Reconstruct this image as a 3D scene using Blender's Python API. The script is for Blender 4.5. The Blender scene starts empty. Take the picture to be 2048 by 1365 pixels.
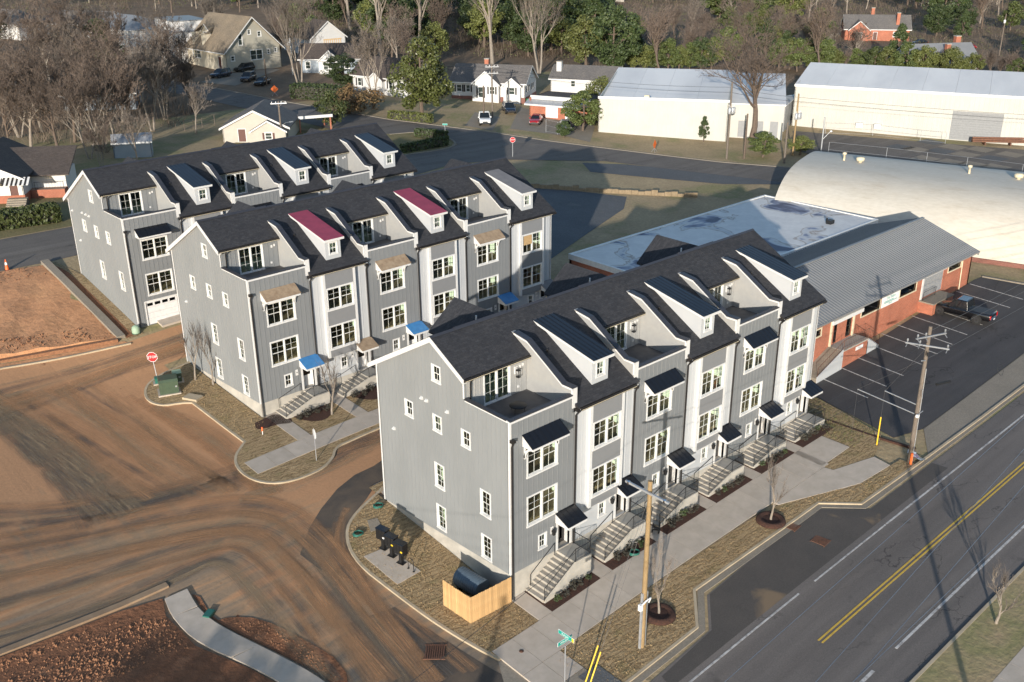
import bpy, math, random
import numpy as np
from mathutils import Vector, Matrix
from mathutils.geometry import delaunay_2d_cdt

SC = bpy.context.scene
COL = SC.collection
R = math.radians
random.seed(7)

# ---------------------------------------------------------------- camera
cam = bpy.data.cameras.new('camera')
cam.sensor_fit = 'HORIZONTAL'; cam.sensor_width = 36.0; cam.lens = 35.2967
cam.clip_start = 0.5; cam.clip_end = 4000
cam_ob = bpy.data.objects.new('camera', cam); COL.objects.link(cam_ob)
cam_ob.matrix_world = Matrix([[0.739483, 0.265873, -0.618446, -33.618261], [-0.673135, 0.282109, -0.683596, -37.434627], [-0.007281, 0.921806, 0.387584, 36.486625], [0.0, 0.0, 0.0, 1.0]])
SC.camera = cam_ob

# ---------------------------------------------------------------- daylight
SUN_DIR = Vector((4.24, 3.05, -1.0)).normalized()      # the way the light travels
SUN_ELEV = math.asin(-SUN_DIR.z)
SUN_AZ = math.atan2(-SUN_DIR.x, -SUN_DIR.y)            # from +Y towards +X
world = bpy.data.worlds.new('World'); SC.world = world
world.use_nodes = True
nt = world.node_tree; nt.nodes.clear()
sky = nt.nodes.new('ShaderNodeTexSky'); sky.sky_type = 'NISHITA'; sky.sun_disc = False
sky.sun_elevation = SUN_ELEV; sky.sun_rotation = SUN_AZ
sky.altitude = 200; sky.air_density = 1.0; sky.dust_density = 0.6; sky.ozone_density = 1.6
bg = nt.nodes.new('ShaderNodeBackground'); bg.inputs['Strength'].default_value = 0.15
wo = nt.nodes.new('ShaderNodeOutputWorld')
nt.links.new(sky.outputs[0], bg.inputs['Color']); nt.links.new(bg.outputs[0], wo.inputs['Surface'])
sun = bpy.data.lights.new('sun', 'SUN'); sun.energy = 4.15; sun.angle = R(0.5); sun.color = (1.0, 0.915, 0.80)
sun_ob = bpy.data.objects.new('sun', sun); COL.objects.link(sun_ob)
sun_ob.rotation_euler = SUN_DIR.to_track_quat('-Z', 'Y').to_euler()
sun_ob.location = (-60, -60, 80)
vs = SC.view_settings
SC.display_settings.display_device = 'sRGB'
vs.view_transform = 'Standard'; vs.look = 'None'; vs.exposure = 0.63; vs.gamma = 1.0; vs.use_curve_mapping = False
SC.cycles.max_bounces = 6; SC.cycles.transparent_max_bounces = 12; SC.cycles.use_denoising = True

# ---------------------------------------------------------------- materials
def nodes_of(m):
    m.use_nodes = True
    t = m.node_tree
    return t, t.nodes['Principled BSDF']

def lnk(t, a, b): t.links.new(a, b)

def ramp(t, fac, stops):
    r = t.nodes.new('ShaderNodeValToRGB')
    el = r.color_ramp.elements
    while len(el) < len(stops): el.new(0.5)
    for e, (p, c) in zip(el, stops):
        e.position = p; e.color = (*c, 1) if len(c) == 3 else c
    lnk(t, fac, r.inputs[0])
    return r.outputs[0]

def coord(t, scale=(1, 1, 1), rot=(0, 0, 0), src='Object'):
    tc = t.nodes.new('ShaderNodeTexCoord'); mp = t.nodes.new('ShaderNodeMapping')
    mp.inputs['Scale'].default_value = scale; mp.inputs['Rotation'].default_value = rot
    lnk(t, tc.outputs[src], mp.inputs[0]); return mp.outputs[0]

def noise(t, vec, scale, detail=6, rough=0.6, dist=0.0):
    n = t.nodes.new('ShaderNodeTexNoise')
    n.inputs['Scale'].default_value = scale; n.inputs['Detail'].default_value = detail
    n.inputs['Roughness'].default_value = rough; n.inputs['Distortion'].default_value = dist
    if vec is not None: lnk(t, vec, n.inputs['Vector'])
    return n.outputs[0]

def mixc(t, fac, a, b, mode='MIX'):
    m = t.nodes.new('ShaderNodeMix'); m.data_type = 'RGBA'; m.blend_type = mode
    for sock, v in ((m.inputs[0], fac), (m.inputs[6], a), (m.inputs[7], b)):
        if hasattr(v, 'links'): lnk(t, v, sock)
        elif isinstance(v, (int, float)): sock.default_value = v
        else: sock.default_value = (*v, 1)
    return m.outputs[2]

def mth(t, op, a, b=0.0, clamp=False):
    m = t.nodes.new('ShaderNodeMath'); m.operation = op; m.use_clamp = clamp
    for sock, v in ((m.inputs[0], a), (m.inputs[1], b)):
        if hasattr(v, 'links'): lnk(t, v, sock)
        else: sock.default_value = v
    return m.outputs[0]

def bump(t, p, height, strength, dist=0.05):
    b = t.nodes.new('ShaderNodeBump'); b.inputs['Strength'].default_value = strength
    b.inputs['Distance'].default_value = dist
    lnk(t, height, b.inputs['Height']); lnk(t, b.outputs[0], p.inputs['Normal'])

MATS = {}
def mat(name, c, c2=None, scale=3.0, rough=0.75, bmp=0.0, bscale=30.0, metal=0.0, stretch=(1, 1, 1), spec=0.5, detail=6, sharp=(0.35, 0.65), var=0.0):
    """two-tone noise material with fine bump"""
    m = bpy.data.materials.new(name); t, p = nodes_of(m)
    p.inputs['Roughness'].default_value = rough; p.inputs['Metallic'].default_value = metal
    p.inputs['Specular IOR Level'].default_value = spec
    if c2 is None: c2 = tuple(v * 0.86 for v in c)
    v = coord(t, stretch)
    colr = ramp(t, noise(t, v, scale, detail), [(sharp[0], c), (sharp[1], c2)])
    if var:
        oi = t.nodes.new('ShaderNodeObjectInfo')
        f = mth(t, 'ADD', mth(t, 'MULTIPLY', oi.outputs['Random'], 2 * var), 1 - var)
        hv = t.nodes.new('ShaderNodeHueSaturation'); lnk(t, f, hv.inputs['Value']); lnk(t, colr, hv.inputs['Color']); colr = hv.outputs[0]
    lnk(t, colr, p.inputs['Base Color'])
    if bmp: bump(t, p, noise(t, v, bscale, 4), bmp)
    MATS[name] = m
    return m

def glass_mat(name, tint, rough=0.0, base=0.05):
    m = bpy.data.materials.new(name); m.use_nodes = True; t = m.node_tree; t.nodes.clear()
    o = t.nodes.new('ShaderNodeOutputMaterial'); mx = t.nodes.new('ShaderNodeMixShader')
    tr = t.nodes.new('ShaderNodeBsdfTransparent'); gl = t.nodes.new('ShaderNodeBsdfGlossy'); lw = t.nodes.new('ShaderNodeLayerWeight')
    gl.inputs['Roughness'].default_value = rough; tr.inputs['Color'].default_value = (*tint, 1)
    f = mth(t, 'ADD', mth(t, 'MULTIPLY', mth(t, 'POWER', lw.outputs['Facing'], 4.0), 0.75), base, True)
    lnk(t, f, mx.inputs[0]); lnk(t, tr.outputs[0], mx.inputs[1]); lnk(t, gl.outputs[0], mx.inputs[2])
    lnk(t, mx.outputs[0], o.inputs['Surface']); MATS[name] = m
    return m

def brick_mat(name, c1, c2, mortar, w=0.22, h=0.075, rough=0.85, axis='xz', bmp=0.3):
    m = bpy.data.materials.new(name); t, p = nodes_of(m); p.inputs['Roughness'].default_value = rough
    tc = t.nodes.new('ShaderNodeTexCoord'); sx = t.nodes.new('ShaderNodeSeparateXYZ'); lnk(t, tc.outputs['Object'], sx.inputs[0])
    cb = t.nodes.new('ShaderNodeCombineXYZ')
    lnk(t, mth(t, 'ADD', sx.outputs[0], sx.outputs[1]), cb.inputs[0]); lnk(t, sx.outputs[2], cb.inputs[1])
    b = t.nodes.new('ShaderNodeTexBrick'); lnk(t, cb.outputs[0], b.inputs['Vector'])
    b.inputs['Color1'].default_value = (*c1, 1); b.inputs['Color2'].default_value = (*c2, 1); b.inputs['Mortar'].default_value = (*mortar, 1)
    b.inputs['Scale'].default_value = 1.0; b.inputs['Brick Width'].default_value = w; b.inputs['Row Height'].default_value = h
    b.inputs['Mortar Size'].default_value = 0.008; b.inputs['Mortar Smooth'].default_value = 0.3
    n = noise(t, tc.outputs['Object'], 0.6, 6)
    colr = mixc(t, 0.5, b.outputs[0], ramp(t, n, [(0.3, (0.55, 0.55, 0.55)), (0.7, (1.15, 1.1, 1.05))]), 'MULTIPLY')
    lnk(t, colr, p.inputs['Base Color'])
    if bmp: bump(t, p, b.outputs[1], -bmp, 0.02)
    MATS[name] = m
    return m

def shingle_mat(name, c, c2, w=0.32, h=0.14):
    m = bpy.data.materials.new(name); t, p = nodes_of(m); p.inputs['Roughness'].default_value = 0.8
    p.inputs['Specular IOR Level'].default_value = 0.3
    tc = t.nodes.new('ShaderNodeTexCoord')
    b = t.nodes.new('ShaderNodeTexBrick'); lnk(t, tc.outputs['Object'], b.inputs['Vector'])
    b.inputs['Color1'].default_value = (*c, 1); b.inputs['Color2'].default_value = (*c2, 1); b.inputs['Mortar'].default_value = (*[x * .6 for x in c], 1)
    b.inputs['Scale'].default_value = 1.0; b.inputs['Brick Width'].default_value = w; b.inputs['Row Height'].default_value = h; b.inputs['Mortar Size'].default_value = 0.006
    b.inputs['Bias'].default_value = -0.1
    n = noise(t, tc.outputs['Object'], 0.35, 5); n2 = noise(t, tc.outputs['Object'], 6, 3)
    colr = mixc(t, 0.6, b.outputs[0], ramp(t, n, [(0.3, (0.75, 0.75, 0.78)), (0.7, (1.2, 1.15, 1.1))]), 'MULTIPLY')
    colr = mixc(t, 0.5, colr, ramp(t, n2, [(0.3, (0.6, 0.6, 0.6)), (0.7, (1.35, 1.3, 1.25))]), 'MULTIPLY')
    lnk(t, colr, p.inputs['Base Color']); bump(t, p, mth(t, 'ADD', n2, b.outputs[1]), 0.5, 0.03)
    MATS[name] = m
    return m

def ribbed_mat(name, c, c2, period, axis=0, rough=0.4, metal=0.0, strength=0.6, nscale=0.4, spec=0.5):
    """corrugated sheet: wave bump along one object axis"""
    m = bpy.data.materials.new(name); t, p = nodes_of(m); p.inputs['Roughness'].default_value = rough; p.inputs['Metallic'].default_value = metal
    p.inputs['Specular IOR Level'].default_value = spec
    tc = t.nodes.new('ShaderNodeTexCoord'); sx = t.nodes.new('ShaderNodeSeparateXYZ'); lnk(t, tc.outputs['Object'], sx.inputs[0])
    w = mth(t, 'SINE', mth(t, 'MULTIPLY', sx.outputs[axis], 2 * math.pi / period))
    n = noise(t, tc.outputs['Object'], nscale, 6)
    colr = ramp(t, n, [(0.35, c), (0.68, c2)])
    lnk(t, colr, p.inputs['Base Color']); bump(t, p, mth(t, 'POWER', mth(t, 'ABSOLUTE', w), 4.0), strength, 0.04)
    MATS[name] = m
    return m

mat('white_trim', (0.62, 0.62, 0.61), (0.57, 0.57, 0.57), rough=0.55)
mat('white_frame', (0.68, 0.68, 0.67), rough=0.4)
mat('grey_siding', (0.195, 0.205, 0.213), (0.180, 0.190, 0.199), scale=0.8, rough=0.6)
mat('gable_siding', (0.232, 0.243, 0.248), (0.206, 0.217, 0.222), scale=0.45, rough=0.6, stretch=(1, 1, .5), bmp=0.05, bscale=3)
mat('mid_grey_panel', (0.205, 0.21, 0.218), (0.193, 0.199, 0.207), rough=0.6)
mat('pale_siding', (0.45, 0.465, 0.48), (0.42, 0.437, 0.455), scale=0.7, rough=0.6)
mat('light_grey_wall', (0.33, 0.33, 0.32), (0.305, 0.305, 0.30), rough=0.6)
mat('foundation_concrete', (0.46, 0.43, 0.38), (0.36, 0.34, 0.30), scale=1.2, rough=0.85, bmp=0.2)
mat('concrete', (0.47, 0.405, 0.34), (0.40, 0.345, 0.285), scale=1.3, rough=0.9, bmp=0.15, bscale=60, var=0.05)
mat('concrete_step', (0.40, 0.37, 0.32), (0.32, 0.295, 0.26), scale=2.5, rough=0.9)
mat('kerb_concrete', (0.46, 0.38, 0.27), (0.36, 0.29, 0.2), scale=0.8, rough=0.9, bmp=0.15)
mat('clay_kerb', (0.33, 0.225, 0.14), (0.25, 0.165, 0.10), scale=0.9, rough=0.95, bmp=0.2)
mat('black_metal', (0.008, 0.009, 0.012), (0.010, 0.011, 0.014), rough=0.2, spec=0.5)
mat('black_iron', (0.012, 0.012, 0.013), rough=0.5)
mat('dark_cap', (0.040, 0.042, 0.052), (0.03, 0.033, 0.043), rough=0.45)
mat('deck_membrane', (0.11, 0.105, 0.105), (0.085, 0.083, 0.085), scale=2, rough=0.7)
mat('gutter_dark', (0.02, 0.018, 0.018), rough=0.4)
mat('red_underlay', (0.30, 0.045, 0.085), (0.235, 0.035, 0.07), scale=1.5, rough=0.7)
mat('grey_underlay', (0.20, 0.19, 0.19), (0.16, 0.155, 0.16), scale=1.5, rough=0.8)
mat('blue_underlay', (0.05, 0.22, 0.48), (0.04, 0.17, 0.40), scale=2.5, rough=0.5)
mat('brown_sheathing', (0.33, 0.25, 0.17), (0.24, 0.17, 0.11), scale=3, rough=0.85, bmp=0.2)
mat('osb_board', (0.5, 0.34, 0.17), (0.38, 0.24, 0.11), scale=9, rough=0.85)
mat('raw_timber', (0.62, 0.44, 0.24), (0.5, 0.33, 0.17), scale=4, rough=0.8, stretch=(1, 1, .15))
mat('fence_cedar', (0.56, 0.36, 0.17), (0.44, 0.26, 0.11), scale=3, rough=0.8, stretch=(5, 5, .5), var=0.16)
mat('interior_wall', (0.78, 0.84, 0.74), (0.74, 0.80, 0.70), rough=0.9)
mat('interior_floor', (0.28, 0.20, 0.13), (0.2, 0.14, 0.09), rough=0.6)
mat('door_dark', (0.03, 0.028, 0.027), rough=0.4)
mat('door_white', (0.72, 0.72, 0.72), rough=0.5)
mat('lamp_black', (0.015, 0.015, 0.016), rough=0.5)
shingle_mat('charcoal_shingle', (0.030, 0.032, 0.038), (0.046, 0.048, 0.055))
shingle_mat('brown_shingle', (0.20, 0.165, 0.12), (0.25, 0.205, 0.15))
shingle_mat('grey_shingle', (0.13, 0.125, 0.12), (0.17, 0.16, 0.155))
shingle_mat('dark_brown_shingle', (0.075, 0.062, 0.055), (0.105, 0.088, 0.078))
glass_mat('window_glass', (0.94, 0.985, 0.94), base=0.03)
glass_mat('dark_glass', (0.10, 0.12, 0.13), base=0.08)
brick_mat('red_brick', (0.34, 0.095, 0.05), (0.43, 0.13, 0.07), (0.36, 0.24, 0.18))
brick_mat('dark_brick', (0.17, 0.06, 0.045), (0.22, 0.08, 0.06), (0.2, 0.15, 0.13))
ribbed_mat('metal_roof_grey', (0.21, 0.215, 0.22), (0.165, 0.17, 0.178), 0.4, 0, rough=0.55, metal=0.0)
ribbed_mat('cream_cladding', (0.47, 0.46, 0.42), (0.42, 0.41, 0.37), 0.6, 0, rough=0.6, strength=0.35)
mat('white_roof_sheet', (0.74, 0.735, 0.72), (0.60, 0.60, 0.60), scale=0.12, rough=0.7, stretch=(1, .25, 1))
mat('white_paint_metal', (0.72, 0.72, 0.70), rough=0.5)
mat('cream_paint', (0.62, 0.55, 0.40), (0.56, 0.49, 0.35), rough=0.6)
mat('white_house', (0.56, 0.555, 0.545), (0.52, 0.515, 0.505), scale=1.0, rough=0.6)
mat('cream_house', (0.44, 0.405, 0.35), (0.40, 0.37, 0.32), scale=1, rough=0.7)
mat('beige_house', (0.52, 0.47, 0.37), (0.48, 0.43, 0.34), scale=1, rough=0.7)
mat('batten_beige', (0.36, 0.34, 0.28), (0.33, 0.31, 0.26), scale=1, rough=0.7)
mat('pale_blue_house', (0.27, 0.31, 0.35), (0.24, 0.28, 0.32), scale=1, rough=0.7)
mat('brown_door', (0.10, 0.035, 0.025), rough=0.6)
mat('orange_sign', (0.85, 0.16, 0.02), rough=0.5)
mat('sign_red', (0.58, 0.015, 0.02), rough=0.4)
mat('sign_white', (0.8, 0.8, 0.8), rough=0.4)
mat('sign_teal', (0.01, 0.33, 0.27), rough=0.35)
mat('sign_yellow', (0.8, 0.55, 0.03), rough=0.4)
mat('galvanized', (0.45, 0.46, 0.47), (0.36, 0.37, 0.39), rough=0.45, metal=0.4)
mat('line_white', (0.52, 0.50, 0.48), (0.24, 0.225, 0.215), scale=2.6, rough=0.8, sharp=(0.44, 0.66))
mat('line_yellow', (0.58, 0.38, 0.06), (0.42, 0.26, 0.05), scale=2.5, rough=0.8, sharp=(0.5, 0.75))
mat('pole_fresh', (0.33, 0.23, 0.115), (0.22, 0.145, 0.07), scale=6, rough=0.9, stretch=(6, 6, .5), bmp=0.3)
mat('pole_old', (0.19, 0.155, 0.125), (0.11, 0.09, 0.075), scale=5, rough=0.9, stretch=(6, 6, .5), bmp=0.3)
mat('green_box', (0.055, 0.085, 0.05), (0.045, 0.07, 0.042), rough=0.55)
mat('pale_green', (0.30, 0.42, 0.30), rough=0.6)
mat('wire_dark', (0.03, 0.032, 0.035), rough=0.5)
mat('wire_bright', (0.25, 0.28, 0.34), rough=0.3, metal=0.7)
mat('yellow_guard', (0.85, 0.55, 0.04), rough=0.45)
mat('rust_iron', (0.16, 0.075, 0.045), (0.10, 0.05, 0.035), scale=8, rough=0.9)
mat('rubber', (0.016, 0.016, 0.016), rough=0.8)
mat('wheel_rim', (0.12, 0.12, 0.125), rough=0.35, metal=0.8)
mat('chrome', (0.7, 0.7, 0.7), rough=0.15, metal=1.0)
for nm, c in (('car_black', (0.004, 0.004, 0.005)), ('car_white', (0.72, 0.72, 0.72)), ('car_red', (0.30, 0.01, 0.015)), ('car_navy', (0.012, 0.018, 0.035)), ('car_grey', (0.14, 0.145, 0.15))):
    m = mat(nm, c, tuple(v * .95 for v in c), rough=0.25); _t, _p = nodes_of(m); _p.inputs['Coat Weight'].default_value = 0.8; _p.inputs['Coat Roughness'].default_value = 0.06
mat('tail_red', (0.6, 0.01, 0.01), rough=0.2)
mat('head_clear', (0.75, 0.75, 0.72), rough=0.15)
mat('tank_steel', (0.11, 0.15, 0.19), (0.09, 0.125, 0.16), scale=3, rough=0.4, metal=0.2)
mat('cone_orange', (0.8, 0.14, 0.03), rough=0.5)
mat('mulch', (0.075, 0.032, 0.02), (0.035, 0.016, 0.012), scale=9, rough=0.95, bmp=0.8, bscale=14)
mat('bark_grey', (0.30, 0.26, 0.215), (0.18, 0.15, 0.125), scale=5, rough=0.95, stretch=(3, 3, .6), bmp=0.4)
mat('bark_brown', (0.15, 0.112, 0.085), (0.095, 0.07, 0.055), scale=5, rough=0.95, stretch=(3, 3, .6), bmp=0.4)
mat('twig_brown', (0.105, 0.080, 0.066), (0.140, 0.108, 0.089), scale=0.6, rough=0.95, var=0.22)
mat('twig_grey', (0.13, 0.108, 0.093), (0.165, 0.14, 0.118), scale=0.6, rough=0.95, var=0.22)
mat('leaf_dark', (0.032, 0.052, 0.016), (0.055, 0.078, 0.022), scale=0.7, rough=0.6, var=0.3)
mat('leaf_olive', (0.085, 0.10, 0.026), (0.12, 0.13, 0.035), scale=0.7, rough=0.6, var=0.25)
mat('leaf_mid', (0.055, 0.075, 0.02), (0.085, 0.105, 0.028), scale=0.7, rough=0.6, var=0.3)
mat('leaf_magnolia', (0.060, 0.072, 0.018), (0.085, 0.095, 0.026), scale=0.7, rough=0.45, var=0.1)
mat('wire_grey', (0.12, 0.12, 0.125), rough=0.5, metal=0.3)
mat('pale_tan_block', (0.27, 0.205, 0.13), (0.2, 0.15, 0.09), scale=2, rough=0.95)
mat('leaf_rust', (0.17, 0.10, 0.045), (0.12, 0.085, 0.035), scale=0.7, rough=0.8, var=0.2)
mat('weathered_steel', (0.27, 0.28, 0.30), (0.2, 0.21, 0.225), rough=0.6, metal=0.2)
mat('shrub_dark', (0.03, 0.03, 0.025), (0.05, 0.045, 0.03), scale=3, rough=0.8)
mat('straw', (0.36, 0.26, 0.14), (0.24, 0.165, 0.085), scale=6, rough=0.95)
mat('clod', (0.30, 0.145, 0.075), (0.2, 0.095, 0.05), scale=5, rough=0.95)
mat('weed_green', (0.09, 0.115, 0.035), (0.16, 0.13, 0.06), scale=2, rough=0.9)
mat('bin_green', (0.0, 0.22, 0.05), rough=0.5)
mat('roller_grey', (0.23, 0.235, 0.24), (0.2, 0.205, 0.21), rough=0.5)
mat('brush_brown', (0.15, 0.115, 0.088), (0.10, 0.078, 0.06), scale=.3, rough=.95)
mat('brush_olive', (0.10, 0.105, 0.035), (0.06, 0.07, 0.025), scale=.3, rough=.8)
mat('hose_green', (0.02, 0.13, 0.10), rough=0.5)
mat('rust_pipe', (0.20, 0.09, 0.05), (0.12, 0.06, 0.04), scale=3, rough=0.8)

# ---------------------------------------------------------------- ground materials (world-space noise)
def ground_mat(name, stops, scale, bmp, bscale, extra=None, rough=0.95, bdist=0.08, stretch=(1, 1, 1), rot=0.0):
    m = bpy.data.materials.new(name); t, p = nodes_of(m); p.inputs['Roughness'].default_value = rough; p.inputs['Specular IOR Level'].default_value = 0.25
    v = coord(t, stretch, (0, 0, rot)); n = noise(t, v, scale, 8, 0.62)
    c = ramp(t, n, stops); v2 = coord(t)
    n2 = noise(t, v2, bscale, 5, 0.65)
    c = mixc(t, 0.55, c, ramp(t, n2, [(0.3, (0.62, 0.62, 0.62)), (0.7, (1.3, 1.3, 1.3))]), 'MULTIPLY')
    if extra: c = extra(t, v2, c)
    lnk(t, c, p.inputs['Base Color']); bump(t, p, n2, bmp, bdist)
    MATS[name] = m
    return m

ground_mat('dry_grass', [(0.3, (0.42, 0.32, 0.19)), (0.5, (0.34, 0.26, 0.155)), (0.62, (0.24, 0.22, 0.105)), (0.75, (0.38, 0.275, 0.175))], 0.12, 0.8, 3.0)
ground_mat('leaf_floor', [(0.3, (0.24, 0.165, 0.105)), (0.55, (0.17, 0.12, 0.078)), (0.75, (0.27, 0.19, 0.12))], 0.15, 0.9, 2.0)
ground_mat('lawn_green', [(0.3, (0.15, 0.145, 0.06)), (0.55, (0.22, 0.18, 0.09)), (0.75, (0.13, 0.13, 0.05))], 0.3, 0.8, 4.0)
def asphalt_patches(t, v, c):
    n = noise(t, v, 0.22, 4, 0.5, 0.6)
    return mixc(t, ramp(t, n, [(0.62, (0, 0, 0)), (0.70, (1, 1, 1))]), c, (0.20, 0.145, 0.095))
def road_wear(t, v, c):
    lane = noise(t, coord(t, (0.02, 0.9, 1)), 1.0, 4, 0.55)
    c = mixc(t, 0.8, c, ramp(t, lane, [(0.3, (0.78, 0.77, 0.76)), (0.7, (1.18, 1.17, 1.15))]), 'MULTIPLY')
    vo = t.nodes.new('ShaderNodeTexVoronoi'); vo.feature = 'DISTANCE_TO_EDGE'; vo.inputs['Scale'].default_value = 0.22
    m_ = t.nodes.new('ShaderNodeMix'); m_.data_type = 'VECTOR'; m_.inputs[0].default_value = 0.08
    nz = t.nodes.new('ShaderNodeTexNoise'); nz.inputs['Scale'].default_value = 0.8; nz.inputs['Detail'].default_value = 5; lnk(t, v, nz.inputs['Vector'])
    ad = t.nodes.new('ShaderNodeVectorMath'); ad.operation = 'MULTIPLY_ADD'; lnk(t, nz.outputs[1], ad.inputs[0]); ad.inputs[1].default_value = (2.2, 2.2, 0); lnk(t, coord(t, (0.35, 1.0, 1)), ad.inputs[2]); lnk(t, ad.outputs[0], vo.inputs['Vector'])
    gate = noise(t, v, 0.12, 3)
    crack = mth(t, 'MULTIPLY', ramp(t, vo.outputs['Distance'], [(0.0, (1, 1, 1)), (0.008, (0, 0, 0))]), ramp(t, gate, [(0.48, (0, 0, 0)), (0.56, (1, 1, 1))]))
    c = mixc(t, mth(t, 'MULTIPLY', crack, 0.7), c, (0.022, 0.02, 0.02))
    oil = noise(t, v, 0.7, 4, 0.5)
    return mixc(t, ramp(t, oil, [(0.66, (0, 0, 0)), (0.76, (0.45, 0.45, 0.45))]), c, (0.05, 0.045, 0.042))
ground_mat('asphalt', [(0.3, (0.168, 0.148, 0.136)), (0.6, (0.142, 0.128, 0.12)), (0.75, (0.19, 0.166, 0.148))], 0.25, 0.25, 14.0, extra=road_wear, rough=0.85, bdist=0.02, stretch=(.25, 1, 1))
ground_mat('asphalt_new', [(0.3, (0.10, 0.088, 0.079)), (0.6, (0.082, 0.074, 0.068)), (0.75, (0.125, 0.104, 0.085))], 0.3, 0.25, 14.0, extra=asphalt_patches, rough=0.85, bdist=0.02)
def dust(t, v, c):
    n = noise(t, v, 0.3, 6, 0.6, 0.5)
    return mixc(t, ramp(t, n, [(0.4, (0.1, 0.1, 0.1)), (0.7, (0.9, 0.9, 0.9))]), c, (0.17, 0.125, 0.088))
ground_mat('dusty_asphalt', [(0.3, (0.078, 0.068, 0.06)), (0.6, (0.062, 0.056, 0.052)), (0.75, (0.09, 0.077, 0.066))], 0.3, 0.3, 10.0, extra=dust, rough=0.9, bdist=0.02)
ground_mat('asphalt_lot', [(0.3, (0.078, 0.073, 0.073)), (0.6, (0.066, 0.063, 0.064)), (0.75, (0.078, 0.072, 0.068))], 0.2, 0.2, 12.0, extra=road_wear, rough=0.8, bdist=0.02)
ground_mat('asphalt_old', [(0.3, (0.165, 0.148, 0.132)), (0.6, (0.14, 0.127, 0.116)), (0.75, (0.195, 0.172, 0.15))], 0.2, 0.3, 8.0, extra=road_wear, rough=0.9, bdist=0.02)
ground_mat('gravel_grey', [(0.3, (0.13, 0.135, 0.14)), (0.6, (0.105, 0.11, 0.115)), (0.75, (0.17, 0.165, 0.155))], 0.2, 0.6, 6.0)
ground_mat('old_concrete', [(0.3, (0.27, 0.235, 0.19)), (0.6, (0.235, 0.205, 0.165)), (0.75, (0.30, 0.265, 0.215))], 0.4, 0.2, 9.0, bdist=0.02)
ground_mat('red_clay', [(0.28, (0.55, 0.30, 0.155)), (0.5, (0.49, 0.255, 0.135)), (0.72, (0.40, 0.21, 0.11))], 0.35, 0.7, 2.2, stretch=(1, .35, 1), bdist=0.12)
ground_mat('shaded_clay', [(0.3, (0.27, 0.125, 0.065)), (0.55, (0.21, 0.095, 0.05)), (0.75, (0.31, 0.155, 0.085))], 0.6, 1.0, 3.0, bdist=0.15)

def dirt_road_mat():
    """asphalt under tracked-on clay: how much clay lies where follows the way the site traffic runs"""
    m = bpy.data.materials.new('dirt_road'); t, p = nodes_of(m); p.inputs['Roughness'].default_value = 0.95; p.inputs['Specular IOR Level'].default_value = 0.2
    v = coord(t)
    sx = t.nodes.new('ShaderNodeSeparateXYZ'); lnk(t, v, sx.inputs[0])
    big = noise(t, v, 0.07, 4, 0.5)
    # more clay towards the alley (far y), less at the near left
    grad = mth(t, 'MULTIPLY', mth(t, 'ADD', sx.outputs[1], -14.0), 0.020)
    gx = mth(t, 'MULTIPLY', mth(t, 'ADD', sx.outputs[0], 12.0), 0.010)
    vs1 = coord(t, (0.12, 1.0, 1), (0, 0, R(10))); s1 = noise(t, vs1, 1.1, 5, 0.6, 0.4)
    vs2 = coord(t, (1.0, 0.10, 1), (0, 0, R(-6))); s2 = noise(t, vs2, 1.2, 5, 0.6, 0.4)
    # lane running along x in the middle, lane along y right of it
    streak = mixc(t, ramp(t, mth(t, 'ADD', mth(t, 'MULTIPLY', mth(t, 'ADD', sx.outputs[1], -18.0), 0.09), mth(t, 'MULTIPLY', sx.outputs[0], 0.0)), [(0.0, (0, 0, 0)), (0.6, (1, 1, 1))]), s1, s2)
    f = mth(t, 'ADD', mth(t, 'ADD', mth(t, 'MULTIPLY', big, 0.6), grad), mth(t, 'ADD', mth(t, 'MULTIPLY', streak, 1.15), gx))
    c = ramp(t, f, [(0.40, (0.135, 0.120, 0.106)), (0.58, (0.19, 0.158, 0.125)), (0.74, (0.275, 0.20, 0.135)), (0.88, (0.37, 0.235, 0.14)), (1.0, (0.45, 0.25, 0.135))])
    fine = noise(t, v, 5, 6, 0.65)
    c = mixc(t, 0.4, c, ramp(t, fine, [(0.3, (0.72, 0.72, 0.72)), (0.7, (1.22, 1.22, 1.22))]), 'MULTIPLY')
    # loose dark spill spots
    sp = noise(t, v, 0.9, 3, 0.5)
    c = mixc(t, ramp(t, sp, [(0.74, (0, 0, 0)), (0.78, (1, 1, 1))]), c, (0.16, 0.07, 0.04))
    lnk(t, c, p.inputs['Base Color']); bump(t, p, mth(t, 'ADD', fine, mth(t, 'MULTIPLY', streak, 1.5)), 0.35, 0.05)
    MATS['dirt_road'] = m
dirt_road_mat()

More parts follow.
